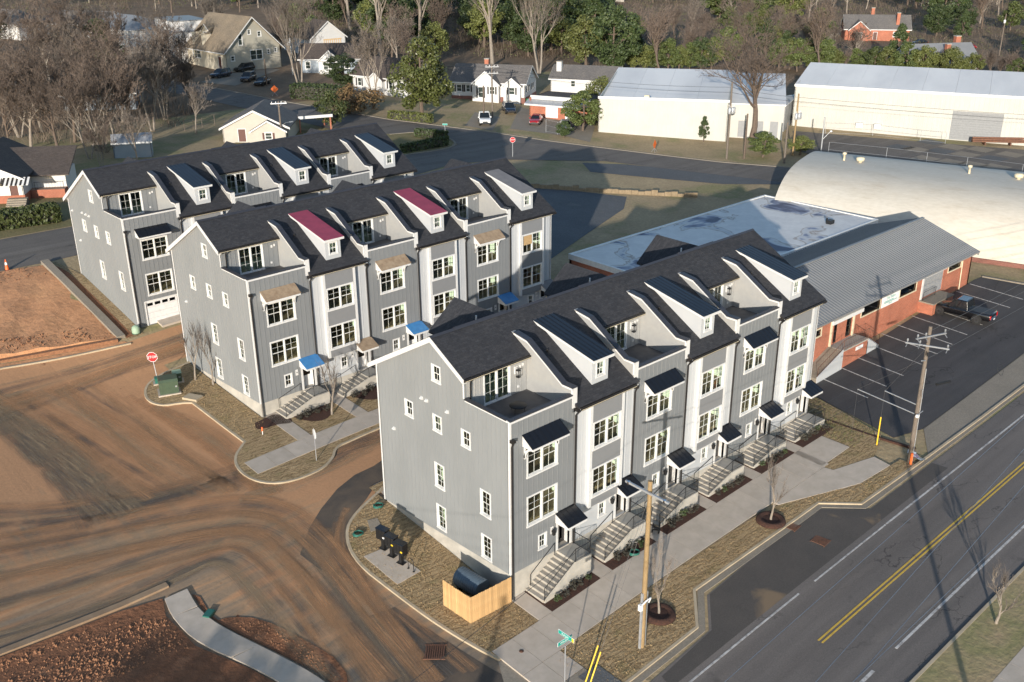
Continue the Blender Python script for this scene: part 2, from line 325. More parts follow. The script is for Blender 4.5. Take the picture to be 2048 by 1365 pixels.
def sod_mat():
    """straw-coloured dormant sod laid in uneven strips"""
    m = bpy.data.materials.new('sod'); t, p = nodes_of(m); p.inputs['Roughness'].default_value = 0.95; p.inputs['Specular IOR Level'].default_value = 0.2
    v = coord(t, (0.55, 1.3, 1), (0, 0, R(12)))
    w = t.nodes.new('ShaderNodeTexWave'); w.wave_type = 'BANDS'; w.bands_direction = 'Y'; lnk(t, v, w.inputs['Vector'])
    w.inputs['Scale'].default_value = 0.7; w.inputs['Distortion'].default_value = 14; w.inputs['Detail'].default_value = 6; w.inputs['Detail Scale'].default_value = 2.6; w.inputs['Detail Roughness'].default_value = 0.7
    v2 = coord(t); n = noise(t, v2, 0.8, 6); f = noise(t, v2, 9, 5, 0.7)
    c = ramp(t, n, [(0.3, (0.44, 0.325, 0.195)), (0.55, (0.38, 0.28, 0.165)), (0.72, (0.31, 0.25, 0.13))])
    c = mixc(t, 0.6, c, ramp(t, f, [(0.3, (0.55, 0.55, 0.52)), (0.7, (1.35, 1.32, 1.25))]), 'MULTIPLY')
    c = mixc(t, 0.7, c, ramp(t, w.outputs[0], [(0.0, (0.30, 0.26, 0.22)), (0.2, (0.95, 0.95, 0.95)), (1.0, (1.12, 1.12, 1.12))]), 'MULTIPLY')
    lnk(t, c, p.inputs['Base Color']); bump(t, p, mth(t, 'ADD', f, mth(t, 'MULTIPLY', w.outputs[0], 0.8)), 0.9, 0.07)
    MATS['sod'] = m
sod_mat()

def flat_roof_mat():
    """white membrane with ponding stains, each a ringed blue-grey or brown mark"""
    m = bpy.data.materials.new('stained_membrane'); t, p = nodes_of(m); p.inputs['Roughness'].default_value = 0.6
    v = coord(t); n = noise(t, v, 0.19, 4, 0.5, 0.6); f = noise(t, v, 1.0, 6)
    c = ramp(t, f, [(0.3, (0.66, 0.645, 0.62)), (0.7, (0.55, 0.54, 0.525))])
    ring = ramp(t, n, [(0.0, (1, 1, 1)), (0.525, (1, 1, 1)), (0.54, (0.55, 0.46, 0.40)), (0.56, (0.9, 0.9, 0.9)), (0.585, (0.80, 0.82, 0.87)), (0.605, (0.36, 0.41, 0.56)), (0.65, (0.11, 0.13, 0.22))])
    c = mixc(t, 1.0, c, ring, 'MULTIPLY')
    lnk(t, c, p.inputs['Base Color']); bump(t, p, f, 0.2, 0.05); MATS['stained_membrane'] = m
flat_roof_mat()

def vault_mat():
    m = bpy.data.materials.new('vault_shell'); t, p = nodes_of(m); p.inputs['Roughness'].default_value = 0.8
    v = coord(t, (0.35, 1, 1)); n = noise(t, v, 0.55, 8, 0.72); f = noise(t, v, 4, 6)
    c = ramp(t, n, [(0.3, (0.53, 0.50, 0.44)), (0.55, (0.50, 0.465, 0.40)), (0.78, (0.40, 0.345, 0.27))])
    c = mixc(t, 0.5, c, ramp(t, f, [(0.35, (0.86, 0.85, 0.83)), (0.65, (1.08, 1.08, 1.08))]), 'MULTIPLY')
    lnk(t, c, p.inputs['Base Color']); bump(t, p, f, 0.3, 0.05); MATS['vault_shell'] = m
vault_mat()

# ---------------------------------------------------------------- mesh helpers
class MB:
    def __init__(s): s.v = []; s.f = []; s.mi = []; s.mats = []; s.M = None; s.smooth = []
    def slot(s, m):
        if m not in s.mats: s.mats.append(m)
        return s.mats.index(m)
    def add(s, vs, fs, m, sm=False):
        b = len(s.v); k = s.slot(m)
        if s.M is not None: vs = [tuple(s.M @ Vector(p)) for p in vs]
        s.v += [tuple(p) for p in vs]
        for f in fs: s.f.append([b + i for i in f]); s.mi.append(k); s.smooth.append(sm)
    def box(s, x0, x1, y0, y1, z0, z1, m):
        s.add([(x0, y0, z0), (x1, y0, z0), (x1, y1, z0), (x0, y1, z0), (x0, y0, z1), (x1, y0, z1), (x1, y1, z1), (x0, y1, z1)],
              [(0, 3, 2, 1), (4, 5, 6, 7), (0, 1, 5, 4), (1, 2, 6, 5), (2, 3, 7, 6), (3, 0, 4, 7)], m)
    def hexa(s, p, m):       # 8 points: bottom loop ccw, top loop ccw
        s.add(p, [(0, 3, 2, 1), (4, 5, 6, 7), (0, 1, 5, 4), (1, 2, 6, 5), (2, 3, 7, 6), (3, 0, 4, 7)], m)
    def poly(s, pts, m): s.add(pts, [tuple(range(len(pts)))], m)
    def prism(s, pts, vec, m, sm=False):   # closed polygon (3d) pushed along vec
        n = len(pts); q = [tuple(Vector(p) + Vector(vec)) for p in pts]
        s.add(list(pts) + q, [tuple(range(n - 1, -1, -1)), tuple(range(n, 2 * n))], m)
        s.add(list(pts) + q, [(i, (i + 1) % n, n + (i + 1) % n, n + i) for i in range(n)], m, sm)
    def tube(s, path, rad, m, n=6, cap=True, sm=True):
        path = [Vector(p) for p in path]
        if not hasattr(rad, '__len__'): rad = [rad] * len(path)
        vs = []; prev = None
        for i, p in enumerate(path):
            d = (path[min(i + 1, len(path) - 1)] - path[max(i - 1, 0)]).normalized()
            if prev is None:
                a = Vector((0, 0, 1)) if abs(d.z) < 0.9 else Vector((1, 0, 0))
                u = d.cross(a).normalized()
            else:
                u = (prev - d * prev.dot(d)).normalized()
            prev = u; w = d.cross(u)
            for k in range(n):
                an = 2 * math.pi * k / n; vs.append(tuple(p + (u * math.cos(an) + w * math.sin(an)) * rad[i]))
        fs = [(i * n + k, i * n + (k + 1) % n, (i + 1) * n + (k + 1) % n, (i + 1) * n + k) for i in range(len(path) - 1) for k in range(n)]
        s.add(vs, fs, m, sm)
        if cap:
            b = (len(path) - 1) * n
            s.add(vs[:n], [tuple(range(n - 1, -1, -1))], m); s.add(vs[b:], [tuple(range(n))], m)
    def cyl(s, x, y, z0, z1, r, m, n=16, r1=None): s.tube([(x, y, z0), (x, y, z1)], [r, r if r1 is None else r1], m, n)
    def lathe(s, prof, m, n=20, c=(0, 0, 0)):
        vs = [(c[0] + r * math.cos(2 * math.pi * k / n), c[1] + r * math.sin(2 * math.pi * k / n), c[2] + z) for r, z in prof for k in range(n)]
        fs = [(i * n + k, i * n + (k + 1) % n, (i + 1) * n + (k + 1) % n, (i + 1) * n + k) for i in range(len(prof) - 1) for k in range(n)]
        s.add(vs, fs, m, True)
    def wall(s, outline, holes, th, o, ex, ez, m, mr=None):
        """flat slab in the plane o + u*ex + v*ez, faces along ex x ez, with openings; th goes inwards"""
        o = Vector(o); ex = Vector(ex); ez = Vector(ez); n = ex.cross(ez).normalized()
        pts = []; ed = []
        def loop(l):
            b = len(pts); pts.extend(Vector((float(a), float(c))) for a, c in l)
            ed.extend((b + i, b + (i + 1) % len(l)) for i in range(len(l)))
        loop(outline); hs = []
        for h in holes:
            hp = [(h[0], h[2]), (h[1], h[2]), (h[1], h[3]), (h[0], h[3])]; loop(hp); hs.append(hp)
        V, E, F = delaunay_2d_cdt(pts, ed, [], 0, 1e-5)[:3]
        keep = []
        for f in F:
            c = sum((V[i] for i in f), Vector((0, 0))) / len(f)
            if inside(c, outline) and not any(inside(c, h) for h in hs): keep.append(list(f))
        P = [tuple(o + ex * p.x + ez * p.y) for p in V]; Q = [tuple(Vector(p) - n * th) for p in P]
        s.add(P + Q, keep + [[len(P) + i for i in reversed(f)] for f in keep], m)
        cnt = {}
        for f in keep:
            for i in range(len(f)): cnt[(f[i], f[(i + 1) % len(f)])] = 1
        side = [(b, a, len(P) + a, len(P) + b) for (a, b) in cnt if (b, a) not in cnt]
        s.add(P + Q, side, mr or m)
    def mesh(s, name):
        me = bpy.data.meshes.new(name); me.from_pydata(s.v, [], s.f)
        for m in s.mats: me.materials.append(MATS[m])
        me.polygons.foreach_set('material_index', s.mi); me.polygons.foreach_set('use_smooth', s.smooth)
        me.update(); return me
    def build(s, name, parent=None, loc=(0, 0, 0), rz=0.0): return put(name, s.mesh(name), parent, loc, rz)

def inside(c, poly):
    r = False; j = len(poly) - 1
    for i in range(len(poly)):
        a = poly[i]; b = poly[j]
        if (a[1] > c[1]) != (b[1] > c[1]) and c[0] < (b[0] - a[0]) * (c[1] - a[1]) / (b[1] - a[1]) + a[0]: r = not r
        j = i
    return r

def put(name, me, parent=None, loc=(0, 0, 0), rz=0.0):
    o = bpy.data.objects.new(name, me); COL.objects.link(o)
    o.location = loc
    if rz: o.rotation_euler = (0, 0, rz)
    if parent is not None: o.parent = parent
    return o

def tag(o, label, cat, group=None):
    o['label'] = label; o['category'] = cat
    if group: o['group'] = group
    return o

def thing(name, label, cat, loc=(0, 0, 0), rz=0.0, group=None):
    return tag(put(name, None, None, loc, rz), label, cat, group)

def struct(o, kind='structure'): o['kind'] = kind; return o

def kids(o): return [c for c in ALLKIDS.get(o.name, [])]
ALLKIDS = {}
def copy_tree(o, loc=None, rz=None, label=None, scale=None, parent=None):
    c = o.copy(); COL.objects.link(c); c.parent = parent
    if loc is not None: c.location = loc
    if rz is not None: c.rotation_euler = (0, 0, rz)
    if scale is not None: c.scale = (scale,) * 3 if not hasattr(scale, '__len__') else scale
    if label: c['label'] = label
    for ch in o.children: copy_tree(ch, parent=c)
    return c

def box_ob(name, parent, x0, x1, y0, y1, z0, z1, m):
    b = MB(); b.box(x0, x1, y0, y1, z0, z1, m); return b.build(name, parent)

TEXTC = {}
def text_ob(name, txt, size, m, parent, loc, rot, extrude=0.002, align='CENTER'):
    cu = bpy.data.curves.new(name, 'FONT'); cu.body = txt; cu.size = size; cu.align_x = align; cu.align_y = 'CENTER'; cu.extrude = extrude; cu.resolution_u = 2
    tmp = bpy.data.objects.new(name, cu); COL.objects.link(tmp)
    bpy.context.view_layer.update()
    me = bpy.data.meshes.new_from_object(tmp.evaluated_get(bpy.context.evaluated_depsgraph_get()))
    bpy.data.objects.remove(tmp); me.materials.clear(); me.materials.append(MATS[m])
    o = put(name, me, parent, loc); o.rotation_euler = rot
    return o

# ---------------------------------------------------------------- terrain
CT=[(0,-.3,-2.1),(1,-2,-1.95),(6.5,-2,-1.55),(11.8,-2,-1.38),(17,-2,-1.22),(22.4,-2,-1.0),(28,-2,-.82),(33,-2,-.65),
(2.7,-8,-2.1),(-15,-9,-2.7),(32,-9,-.95),(60,-9,.1),(10,-18,-2.0),(40,-20,-.9),(-8,-20,-2.8),(80,-20,.6),
(-.3,6,-1.35),(0,13,-.65),(-8,5,-1.7),(-8,13,-1.0),(32,13,-.3),(36,4,-.6),(48,6,-.1),(60,8,.4),
(0,18,-.45),(16,18,-.1),(32,18,.1),(-.5,27,-.05),(16,27,.2),(32,27,.5),(-1,35,.3),(-1,42,.75),(-9,28,-.4),(-12,38,.1),
(-3,45,1.1),(-10,46,.8),(16,45,1.5),(32,45,1.8),(-1.6,48.5,2.0),(-1.6,62,4.1),(15,48.5,2.2),(31,48.5,2.4),(31,62,3.6),(-14,66,4.6),
(-25,25,-.6),(-20,8,-1.9),(70,78,3.0),(60,62,2.7),(100,60,2.0),(90,30,1.2),(60,25,.6),(90,100,4),(140,80,2.6),(40,110,5),(0,120,6),(-20,90,5.5),
(-60,140,7),(100,180,6.5),(200,150,4),(260,260,7),(0,300,10),(400,100,3),(-100,40,1),(-100,-40,-3),(100,-60,-.5),(300,-100,1),(450,400,9),(150,450,11)]
CT=np.array(CT,float)
def _k(r2): 
    r2=np.maximum(r2,1e-9); return .5*r2*np.log(r2)
n=len(CT)
A=np.zeros((n+3,n+3)); d2=((CT[:,None,:2]-CT[None,:,:2])**2).sum(-1)
A[:n,:n]=_k(d2)+np.eye(n)*20.; A[:n,n]=1; A[:n,n+1:]=CT[:,:2]; A[n,:n]=1; A[n+1:,:n]=CT[:,:2].T
Wt=np.linalg.solve(A,np.concatenate([CT[:,2],[0,0,0]]))
def Zs(x,y):
    x=np.asarray(x,float);y=np.asarray(y,float)
    r2=(x[...,None]-CT[:,0])**2+(y[...,None]-CT[:,1])**2
    return _k(r2)@Wt[:n]+Wt[n]+Wt[n+1]*x+Wt[n+2]*y
XS=np.concatenate([[-900,-600,-400,-280,-200,-150,-110,-90,-75],np.arange(-62,150.1,2),[156,164,176,190,210,240,280,330,400,480,580,700,900,1200]])
YS=np.concatenate([[-700,-400,-250,-160,-110,-80,-64,-54],np.arange(-46,150.1,2),[156,164,176,190,210,240,280,330,400,480,580,700,900,1200]])
GX,GY=np.meshgrid(XS,YS,indexing='ij'); GZ=Zs(GX,GY)
def T(x,y):
    i=min(max(np.searchsorted(XS,x)-1,0),len(XS)-2); j=min(max(np.searchsorted(YS,y)-1,0),len(YS)-2)
    u=(x-XS[i])/(XS[i+1]-XS[i]); v=(y-YS[j])/(YS[j+1]-YS[j])
    a,b,c,d=GZ[i,j],GZ[i+1,j],GZ[i+1,j+1],GZ[i,j+1]
    if u>=v: return a+(b-a)*u+(c-b)*v   # tri (0,0)(1,0)(1,1)
    return a+(c-d)*u+(d-a)*v

def terrain():
    nx, ny = len(XS), len(YS)
    vs = [(float(GX[i, j]), float(GY[i, j]), float(GZ[i, j])) for i in range(nx) for j in range(ny)]
    fs = []
    for i in range(nx - 1):
        for j in range(ny - 1):
            a, b, c, d = i * ny + j, (i + 1) * ny + j, (i + 1) * ny + j + 1, i * ny + j + 1
            fs += [(a, b, c), (a, c, d)]
    me = bpy.data.meshes.new('ground'); me.from_pydata(vs, [], fs)
    me.materials.append(MATS['leaf_floor']); me.materials.append(MATS['dry_grass'])
    mi = []
    for f in fs:
        x, y = vs[f[0]][:2]
        mi.append(1 if (x < 150 and y < 130) else 0)
    me.polygons.foreach_set('material_index', mi); me.polygons.foreach_set('use_smooth', [True] * len(fs)); me.update()
    return struct(put('ground', me))
terrain()

def sheet(name, poly, m, dz, parent=None, skirt=0.0, kind=None, zf=None):
    """a polygon laid on the terrain dz above it, cut along the terrain's own triangles so that it follows them exactly"""
    xs = [p[0] for p in poly]; ys = [p[1] for p in poly]
    x0, x1, y0, y1 = min(xs), max(xs), min(ys), max(ys)
    gx = [x for x in XS if x0 < x < x1]; gy = [y for y in YS if y0 < y < y1]
    pts = [Vector(p) for p in poly]; ed = [(i, (i + 1) % len(poly)) for i in range(len(poly))]
    def seg(a, b):
        k = len(pts); pts.extend((Vector(a), Vector(b))); ed.append((k, k + 1))
    e = 0.01
    for x in gx: seg((x, y0 - e), (x, y1 + e))
    for y in gy: seg((x0 - e, y), (x1 + e, y))
    # diagonals of the terrain cells
    ix = [i for i in range(len(XS) - 1) if XS[i + 1] > x0 and XS[i] < x1]; iy = [j for j in range(len(YS) - 1) if YS[j + 1] > y0 and YS[j] < y1]
    if len(ix) * len(iy) < 2500:
        for i in ix:
            for j in iy: seg((XS[i], YS[j]), (XS[i + 1], YS[j + 1]))
    V, E, F = delaunay_2d_cdt(pts, ed, [], 0, 1e-4)[:3]
    zz = zf or T
    keep = []
    for f in F:
        c = sum((V[i] for i in f), Vector((0, 0))) / len(f)
        if inside(c, poly): keep.append(list(f))
    used = sorted({i for f in keep for i in f}); ren = {k: n for n, k in enumerate(used)}
    P = [(V[i].x, V[i].y, zz(V[i].x, V[i].y) + dz) for i in used]
    keep = [[ren[i] for i in f] for f in keep]
    b = MB(); b.add(P, keep, m)
    if skirt:
        cnt = {(f[i], f[(i + 1) % len(f)]) for f in keep for i in range(len(f))}
        Q = [(p[0], p[1], p[2] - skirt) for p in P]
        b.add(P + Q, [(y, x, len(P) + x, len(P) + y) for (x, y) in cnt if (y, x) not in cnt], m)
    o = b.build(name, parent)
    if kind: struct(o, kind)
    return o

def dense(path, step=1.0, closed=False):
    out = []; pts = list(path) + ([path[0]] if closed else [])
    for a, b in zip(pts[:-1], pts[1:]):
        n = max(1, int(math.hypot(b[0] - a[0], b[1] - a[1]) / step))
        out += [(a[0] + (b[0] - a[0]) * k / n, a[1] + (b[1] - a[1]) * k / n) for k in range(n)]
    out.append(pts[-1]); return out

def smooth(path, it=2):
    for _ in range(it):
        q = [path[0]]
        for a, b in zip(path[:-1], path[1:]):
            q += [(a[0] * .75 + b[0] * .25, a[1] * .75 + b[1] * .25), (a[0] * .25 + b[0] * .75, a[1] * .25 + b[1] * .75)]
        q.append(path[-1]); path = q
    return path

def sweep(name, path, w, z0, z1, m, parent=None, kind=None, zf=None):
    """a kerb or low wall: rectangular section run along a path on the terrain"""
    zz = zf or T; path = dense(path, 1.0); b = MB(); vs = []
    for i, p in enumerate(path):
        a = path[max(i - 1, 0)]; c = path[min(i + 1, len(path) - 1)]
        d = Vector((c[0] - a[0], c[1] - a[1])).normalized(); nn = Vector((-d.y, d.x)) * w / 2
        z = zz(*p)
        vs += [(p[0] - nn.x, p[1] - nn.y, z + z0), (p[0] + nn.x, p[1] + nn.y, z + z0), (p[0] + nn.x, p[1] + nn.y, z + z1), (p[0] - nn.x, p[1] - nn.y, z + z1)]
    fs = []
    for i in range(len(path) - 1):
        for k in range(4): fs.append((i * 4 + k, i * 4 + (k + 1) % 4, i * 4 + 4 + (k + 1) % 4, i * 4 + 4 + k)[::-1])
    e = (len(path) - 1) * 4
    fs += [(0, 1, 2, 3), (e + 3, e + 2, e + 1, e)]
    b.add(vs, fs, m); o = b.build(name, parent)
    if kind: struct(o, kind)
    return o

def tufts(name, poly, n, hmin, hmax, m, seed, dz=0.12, parent=None, wid=0.03):
    """loose straw blades or weeds standing on a patch, one uncountable mass"""
    rng = np.random.default_rng(seed); xs = [p[0] for p in poly]; ys = [p[1] for p in poly]; pts = []
    while len(pts) < n:
        x, y = rng.uniform(min(xs), max(xs)), rng.uniform(min(ys), max(ys))
        if inside((x, y), poly): pts.append((x, y))
    b = MB(); vs = []; fs = []
    for x, y in pts:
        z = T(x, y) + dz; a = rng.uniform(0, 6.28); h = rng.uniform(hmin, hmax); w = wid * rng.uniform(.6, 1.6); l = h * rng.uniform(-.8, .8)
        k = len(vs); ca, sa = math.cos(a), math.sin(a)
        vs += [(x - ca * w, y - sa * w, z - .01), (x + ca * w, y + sa * w, z - .01), (x - sa * l, y + ca * l, z + h)]
        fs.append((k, k + 1, k + 2))
    b.add(vs, fs, m); o = b.build(name, parent); return struct(o, 'stuff')

def clods(name, poly, n, smin, smax, m, seed, zf=None, dz=0.0):
    rng = np.random.default_rng(seed); xs = [p[0] for p in poly]; ys = [p[1] for p in poly]; b = MB(); vs = []; fs = []; c = 0
    zz = zf or T
    while c < n:
        x, y = rng.uniform(min(xs), max(xs)), rng.uniform(min(ys), max(ys))
        if not inside((x, y), poly): continue
        c += 1; z = zz(x, y) + dz; s = smin + (smax - smin) * rng.random() ** 3; k = len(vs)
        for q in ((1, 0, 0), (0, 1, 0), (-1, 0, 0), (0, -1, 0), (0, 0, 1)):
            r = rng.uniform(.6, 1.3, 3); vs.append((x + q[0] * s * r[0], y + q[1] * s * r[1], z + q[2] * s * r[2] * .8 - .01))
        fs += [(k, k + 1, k + 4), (k + 1, k + 2, k + 4), (k + 2, k + 3, k + 4), (k + 3, k, k + 4)]
    b.add(vs, fs, m); return struct(b.build(name), 'stuff')

# --- the building site road under tracked clay, its alleys and the patches of clean asphalt
sheet('dirt_road', [(-60, -40), (-3.6, -40), (-3.6, -10.4), (-1.0, -10.1), (-1.0, 13.1), (34.5, 13.1), (34.5, 24.0), (-2.4, 24.2), (-2.4, 42.4), (34, 43.6), (34, 48.1), (-3.3, 47.6), (-26, 52.5), (-60, 55)], 'dirt_road', 0.012, kind='structure')
sheet('lane_asphalt', smooth([(-7.45, 11.95), (-4.89, 14.53), (-0.60, 17.03), (2.75, 17.11), (4, 18.2), (34, 18.6), (34, 20.8), (34.0, 15.5), (0.4, 15.2), (-0.04, 14.42), (-3.56, 12.61), (-5.04, 9.85), (-5.56, 6.64), (-6.36, 7.90), (-7.27, 9.89)], 1), 'dusty_asphalt', 0.024, kind='structure')
sheet('lane_asphalt', [(-5.66, 4.17), (-4.71, -2.35), (-3.4, -10.0), (-9.5, -12.5), (-9.48, 1.10), (-8.78, 4.87)], 'dusty_asphalt', 0.024, kind='structure')
# back drives of the front row
sheet('rear_drive', [(0.3, 13.2), (33, 13.2), (33, 15.3), (0.5, 15.1)], 'concrete', 0.03, kind='structure')
# track ribbons worn along the way lorries turn
def ribbon(path, w, seed, m):
    path = dense(smooth(path, 3), 0.8); vs = []; fs = []; n = len(path)
    for i, p in enumerate(path):
        a = path[max(i - 1, 0)]; c = path[min(i + 1, n - 1)]; d = Vector((c[0] - a[0], c[1] - a[1])).normalized(); q = Vector((-d.y, d.x))
        for s in (-.5, 0, .5): 
            x, y = p[0] + q.x * w * s, p[1] + q.y * w * s; vs.append((x, y, T(x, y) + 0.034 + seed * 0.0035))
    for i in range(n - 1):
        for k in range(2): fs.append((i * 3 + k, i * 3 + k + 1, i * 3 + k + 4, i * 3 + k + 3)[::-1])
    b = MB(); b.add(vs, fs, m); me = b.mesh('tyre_track')
    uv = me.uv_layers.new(name='run')
    for lp in me.loops:
        i, k = divmod(lp.vertex_index, 3); uv.data[lp.index].uv = (i * 0.8, k / 2)
    return struct(put('tyre_track', me))
def track_mat(name, c):
    m = bpy.data.materials.new(name); m.use_nodes = True; t = m.node_tree; p = t.nodes['Principled BSDF']; p.inputs['Roughness'].default_value = 0.95; p.inputs['Specular IOR Level'].default_value = 0.2
    uvn = t.nodes.new('ShaderNodeUVMap'); uvn.uv_map = 'run'; mp = t.nodes.new('ShaderNodeMapping'); mp.inputs['Scale'].default_value = (0.05, 7, 1); lnk(t, uvn.outputs[0], mp.inputs[0])
    s = noise(t, mp.outputs[0], 1.6, 6, 0.7, 0.3); sp = t.nodes.new('ShaderNodeSeparateXYZ'); lnk(t, uvn.outputs[0], sp.inputs[0])
    edge = mth(t, 'MULTIPLY', mth(t, 'MULTIPLY', sp.outputs[1], mth(t, 'SUBTRACT', 1.0, sp.outputs[1])), 4.0)
    blot = noise(t, coord(t), 0.35, 4)
    a = mth(t, 'MULTIPLY', ramp(t, s, [(0.36, (0, 0, 0)), (0.6, (1, 1, 1))]), mth(t, 'MULTIPLY', edge, ramp(t, blot, [(0.28, (0.12, 0.12, 0.12)), (0.6, (0.75, 0.75, 0.75))])))
    p.inputs['Base Color'].default_value = (*c, 1); lnk(t, a, p.inputs['Alpha']); MATS[name] = m
track_mat('track_dark', (0.135, 0.118, 0.104)); track_mat('track_clay', (0.46, 0.26, 0.14)); track_mat('track_pale', (0.37, 0.27, 0.17))
def bundle(paths, seed, wmin, wmax, mats):
    """a sheaf of wheel tracks between two guide lines"""
    rg = random.Random(seed); (A, B_), n = paths[:2], paths[2]
    A = dense(smooth(A, 3), .2); B_ = dense(smooth(B_, 3), .2)
    for i in range(n):
        f = (i + rg.uniform(.1, .9)) / n; w = rg.uniform(wmin, wmax)
        pth = [tuple(Vector(A[int(t_ * (len(A) - 1))]).lerp(Vector(B_[int(t_ * (len(B_) - 1))]), min(1, max(0, f + .05 * math.sin(t_ * 5 + i))))) for t_ in [k / 14 for k in range(15)]]
        ribbon(pth, w, (seed * 7 + i) % 11, mats[(i + rg.randrange(2)) % len(mats)])
DCP = ['track_dark', 'track_clay', 'track_pale', 'track_clay']
bundle(([(-25.73, 15.53), (-19.24, 14.96), (-15.36, 14.61), (-11.67, 15.62), (-11.49, 12.38), (-11.76, 7.18), (-12.30, 2.07)], [(-22.25, 26.90), (-15.38, 24.44), (-9.91, 22.31), (-4.84, 18.82), (-5.01, 10.47), (-5.98, 5.27), (-6.91, -2.59)], 26), 1, .4, 1.5, DCP)
bundle(([(-22.58, 25.80), (-15.72, 23.61), (-8.45, 22.20), (-1.93, 20.92), (4.47, 19.83)], [(-21.00, 31.01), (-15.31, 26.33), (-8.23, 24.15), (-2.12, 23.42), (5.80, 21.70)], 7), 2, .7, 1.8, ['track_dark', 'track_clay', 'track_pale'])
bundle(([(-15.59, 46.13), (-13.75, 39.20), (-12.77, 30.90), (-11.97, 24.19)], [(-8.27, 42.99), (-7.50, 34.99), (-7.00, 26.62), (-5.72, 20.06)], 15), 3, .5, 1.6, DCP)
bundle(([(-17.18, 43.51), (-16.41, 34.79), (-16.12, 27.81), (-16.68, 23.70)], [(-15.59, 46.13), (-13.72, 38.22), (-12.75, 28.25), (-11.71, 23.15)], 8), 4, 1.2, 2.8, ['track_dark', 'track_dark', 'track_pale'])
bundle(([(-17.58, 41.07), (-11.41, 42.37), (-6.39, 43.33), (-0.76, 42.73), (9, 43.8), (32, 44.2)], [(-15.67, 47.07), (-9.79, 46.59), (-4.28, 46.08), (1.23, 45.73), (9, 47.2), (32, 47.6)], 8), 5, .5, 1.3, ['track_dark', 'track_clay', 'track_pale'])
bundle(([(-7.90, 19.63), (-2.62, 18.45), (2.66, 18.57), (5, 19.2), (33, 20.0)], [(-5.08, 21.18), (-1.39, 19.07), (1.8, 20.4), (8, 21.3), (33, 21.4)], 5), 6, .4, 1.1, ['track_clay', 'track_pale', 'track_dark'])
bundle(([(-7.02, 39.89), (-6.67, 33.19), (-5.85, 26.48), (-5.87, 19.78)], [(-5.68, 34.38), (-4.06, 30.76), (-4.15, 25.81), (-5.00, 18.55)], 5), 7, .7, 1.6, ['track_clay', 'track_pale'])
bundle(([(-4.61, 12.83), (-6.49, 11.11), (-7.12, 6.79), (-7.95, -1.69)], [(-2.06, 14.24), (-4.11, 12.39), (-5.55, 9.66), (-5.05, -2.97)], 5), 8, .4, 1.0, ['track_pale', 'track_clay', 'track_dark'])

# --- main street on the right with kerbs and markings
street = sheet('street', [(-60, -40), (-9.5, -12.6), (-3.4, -10.1), (0.4, -10.15), (6.6, -9.9), (9.0, -7.9), (21.5, -7.25), (24.4, -10.0), (42, -10.1), (90, -10.2), (220, -10.4), (220, -19.85), (-14, -19.85), (-14, -40)], 'asphalt', 0.03, kind='structure')
sheet('street_patch', [(9.2, -7.95), (21.4, -7.35), (24.4, -10.05), (33.0, -10.1), (33.2, -11.2), (13.4, -11.2), (1.6, -11.2), (1.9, -10.3), (6.8, -9.95)], 'asphalt_new', 0.036, kind='structure')
def stripe(path, w, m, dz, name, parent): return sweep(name, path, w, dz - 0.01, dz, m, parent)
stripe([(14.9, -11.65), (23.5, -11.65)], 0.11, 'line_white', 0.045, 'edge_line', street)
stripe([(-12, -11.65), (13.2, -11.64)], 0.12, 'line_white', 0.045, 'edge_line', street)
stripe([(23.6, -11.65), (120, -11.8)], 0.13, 'line_white', 0.045, 'edge_line', street)
stripe([(13.1, -18.07), (120, -18.07)], 0.15, 'line_white', 0.045, 'edge_line', street)
stripe([(9.2, -18.1), (10.6, -18.1)], 0.2, 'line_white', 0.045, 'edge_line', street)
for y in (-14.70, -14.95): stripe([(10.5, y), (120, y)], 0.11, 'line_yellow', 0.045, 'centre_line', street)
# opposite kerb, verge and pavement
sheet('verge', [(-14, -20.05), (220, -20.05), (220, -22.95), (-14, -22.95)], 'dry_grass', 0.12, kind='structure')
sweep('kerb', [(-14, -20.0), (220, -20.0)], 0.18, -0.1, 0.14, 'kerb_concrete', kind='structure')
opp = struct(put('pavement', None))
for i in range(34): sheet('slab', [(-6 + i * 1.5, -24.6), (-4.52 + i * 1.5, -24.6), (-4.52 + i * 1.5, -22.97), (-6 + i * 1.5, -22.97)], 'concrete', 0.13, opp, 0.12)
sheet('verge', [(-14, -24.7), (220, -24.7), (220, -60), (-14, -60)], 'dry_grass', 0.06, kind='structure')

# --- the front row's island: kerb, sod, pavement slabs, planting beds
KERB1 = smooth([(2.2, 15.0), (0.35, 14.07), (-3.01, 12.84), (-4.45, 11.2), (-5.2, 8.75), (-4.99, 5.59), (-4.69, 2.01), (-4.2, -1.1), (-3.75, -3.2)], 2)
KERB2 = [(-1.6, -9.32), (6.33, -9.25), (8.78, -7.1), (19.17, -7.2), (22.31, -7.2), (24.4, -9.3), (31.8, -9.45), (42.2, -9.55), (120, -9.7)]
isl = [(-3.75, -3.2), (-3.75, -2.5), (-1.6, -2.5)]
sheet('sod', KERB1 + [(-3.7, -2.5), (0.0, -2.5), (0.0, 14.9)], 'sod', 0.125, kind='structure')
sheet('sod', [(-1.5, -9.2), (6.33, -9.15), (8.78, -7.0), (22.31, -7.1), (24.4, -9.2), (31.8, -9.35), (31.6, -8.3), (26.7, -8.0), (25.4, -7.6), (22.5, -6.3), (20.0, -5.5), (17.2, -5.1), (-0.8, -5.05), (-0.8, -6.9), (-1.5, -6.9)], 'sod', 0.125, kind='structure')
sheet('sod', [(30.4, -2.5), (30.5, -4.85), (26.6, -4.9), (26.65, -5.66), (30.6, -6.75), (33.9, -5.5), (35.6, 1.0), (36.2, 14), (32.6, 14), (32.6, -2.4)], 'sod', 0.125, kind='structure')
sweep('kerb', KERB1, 0.2, -0.15, 0.14, 'kerb_concrete', kind='structure')
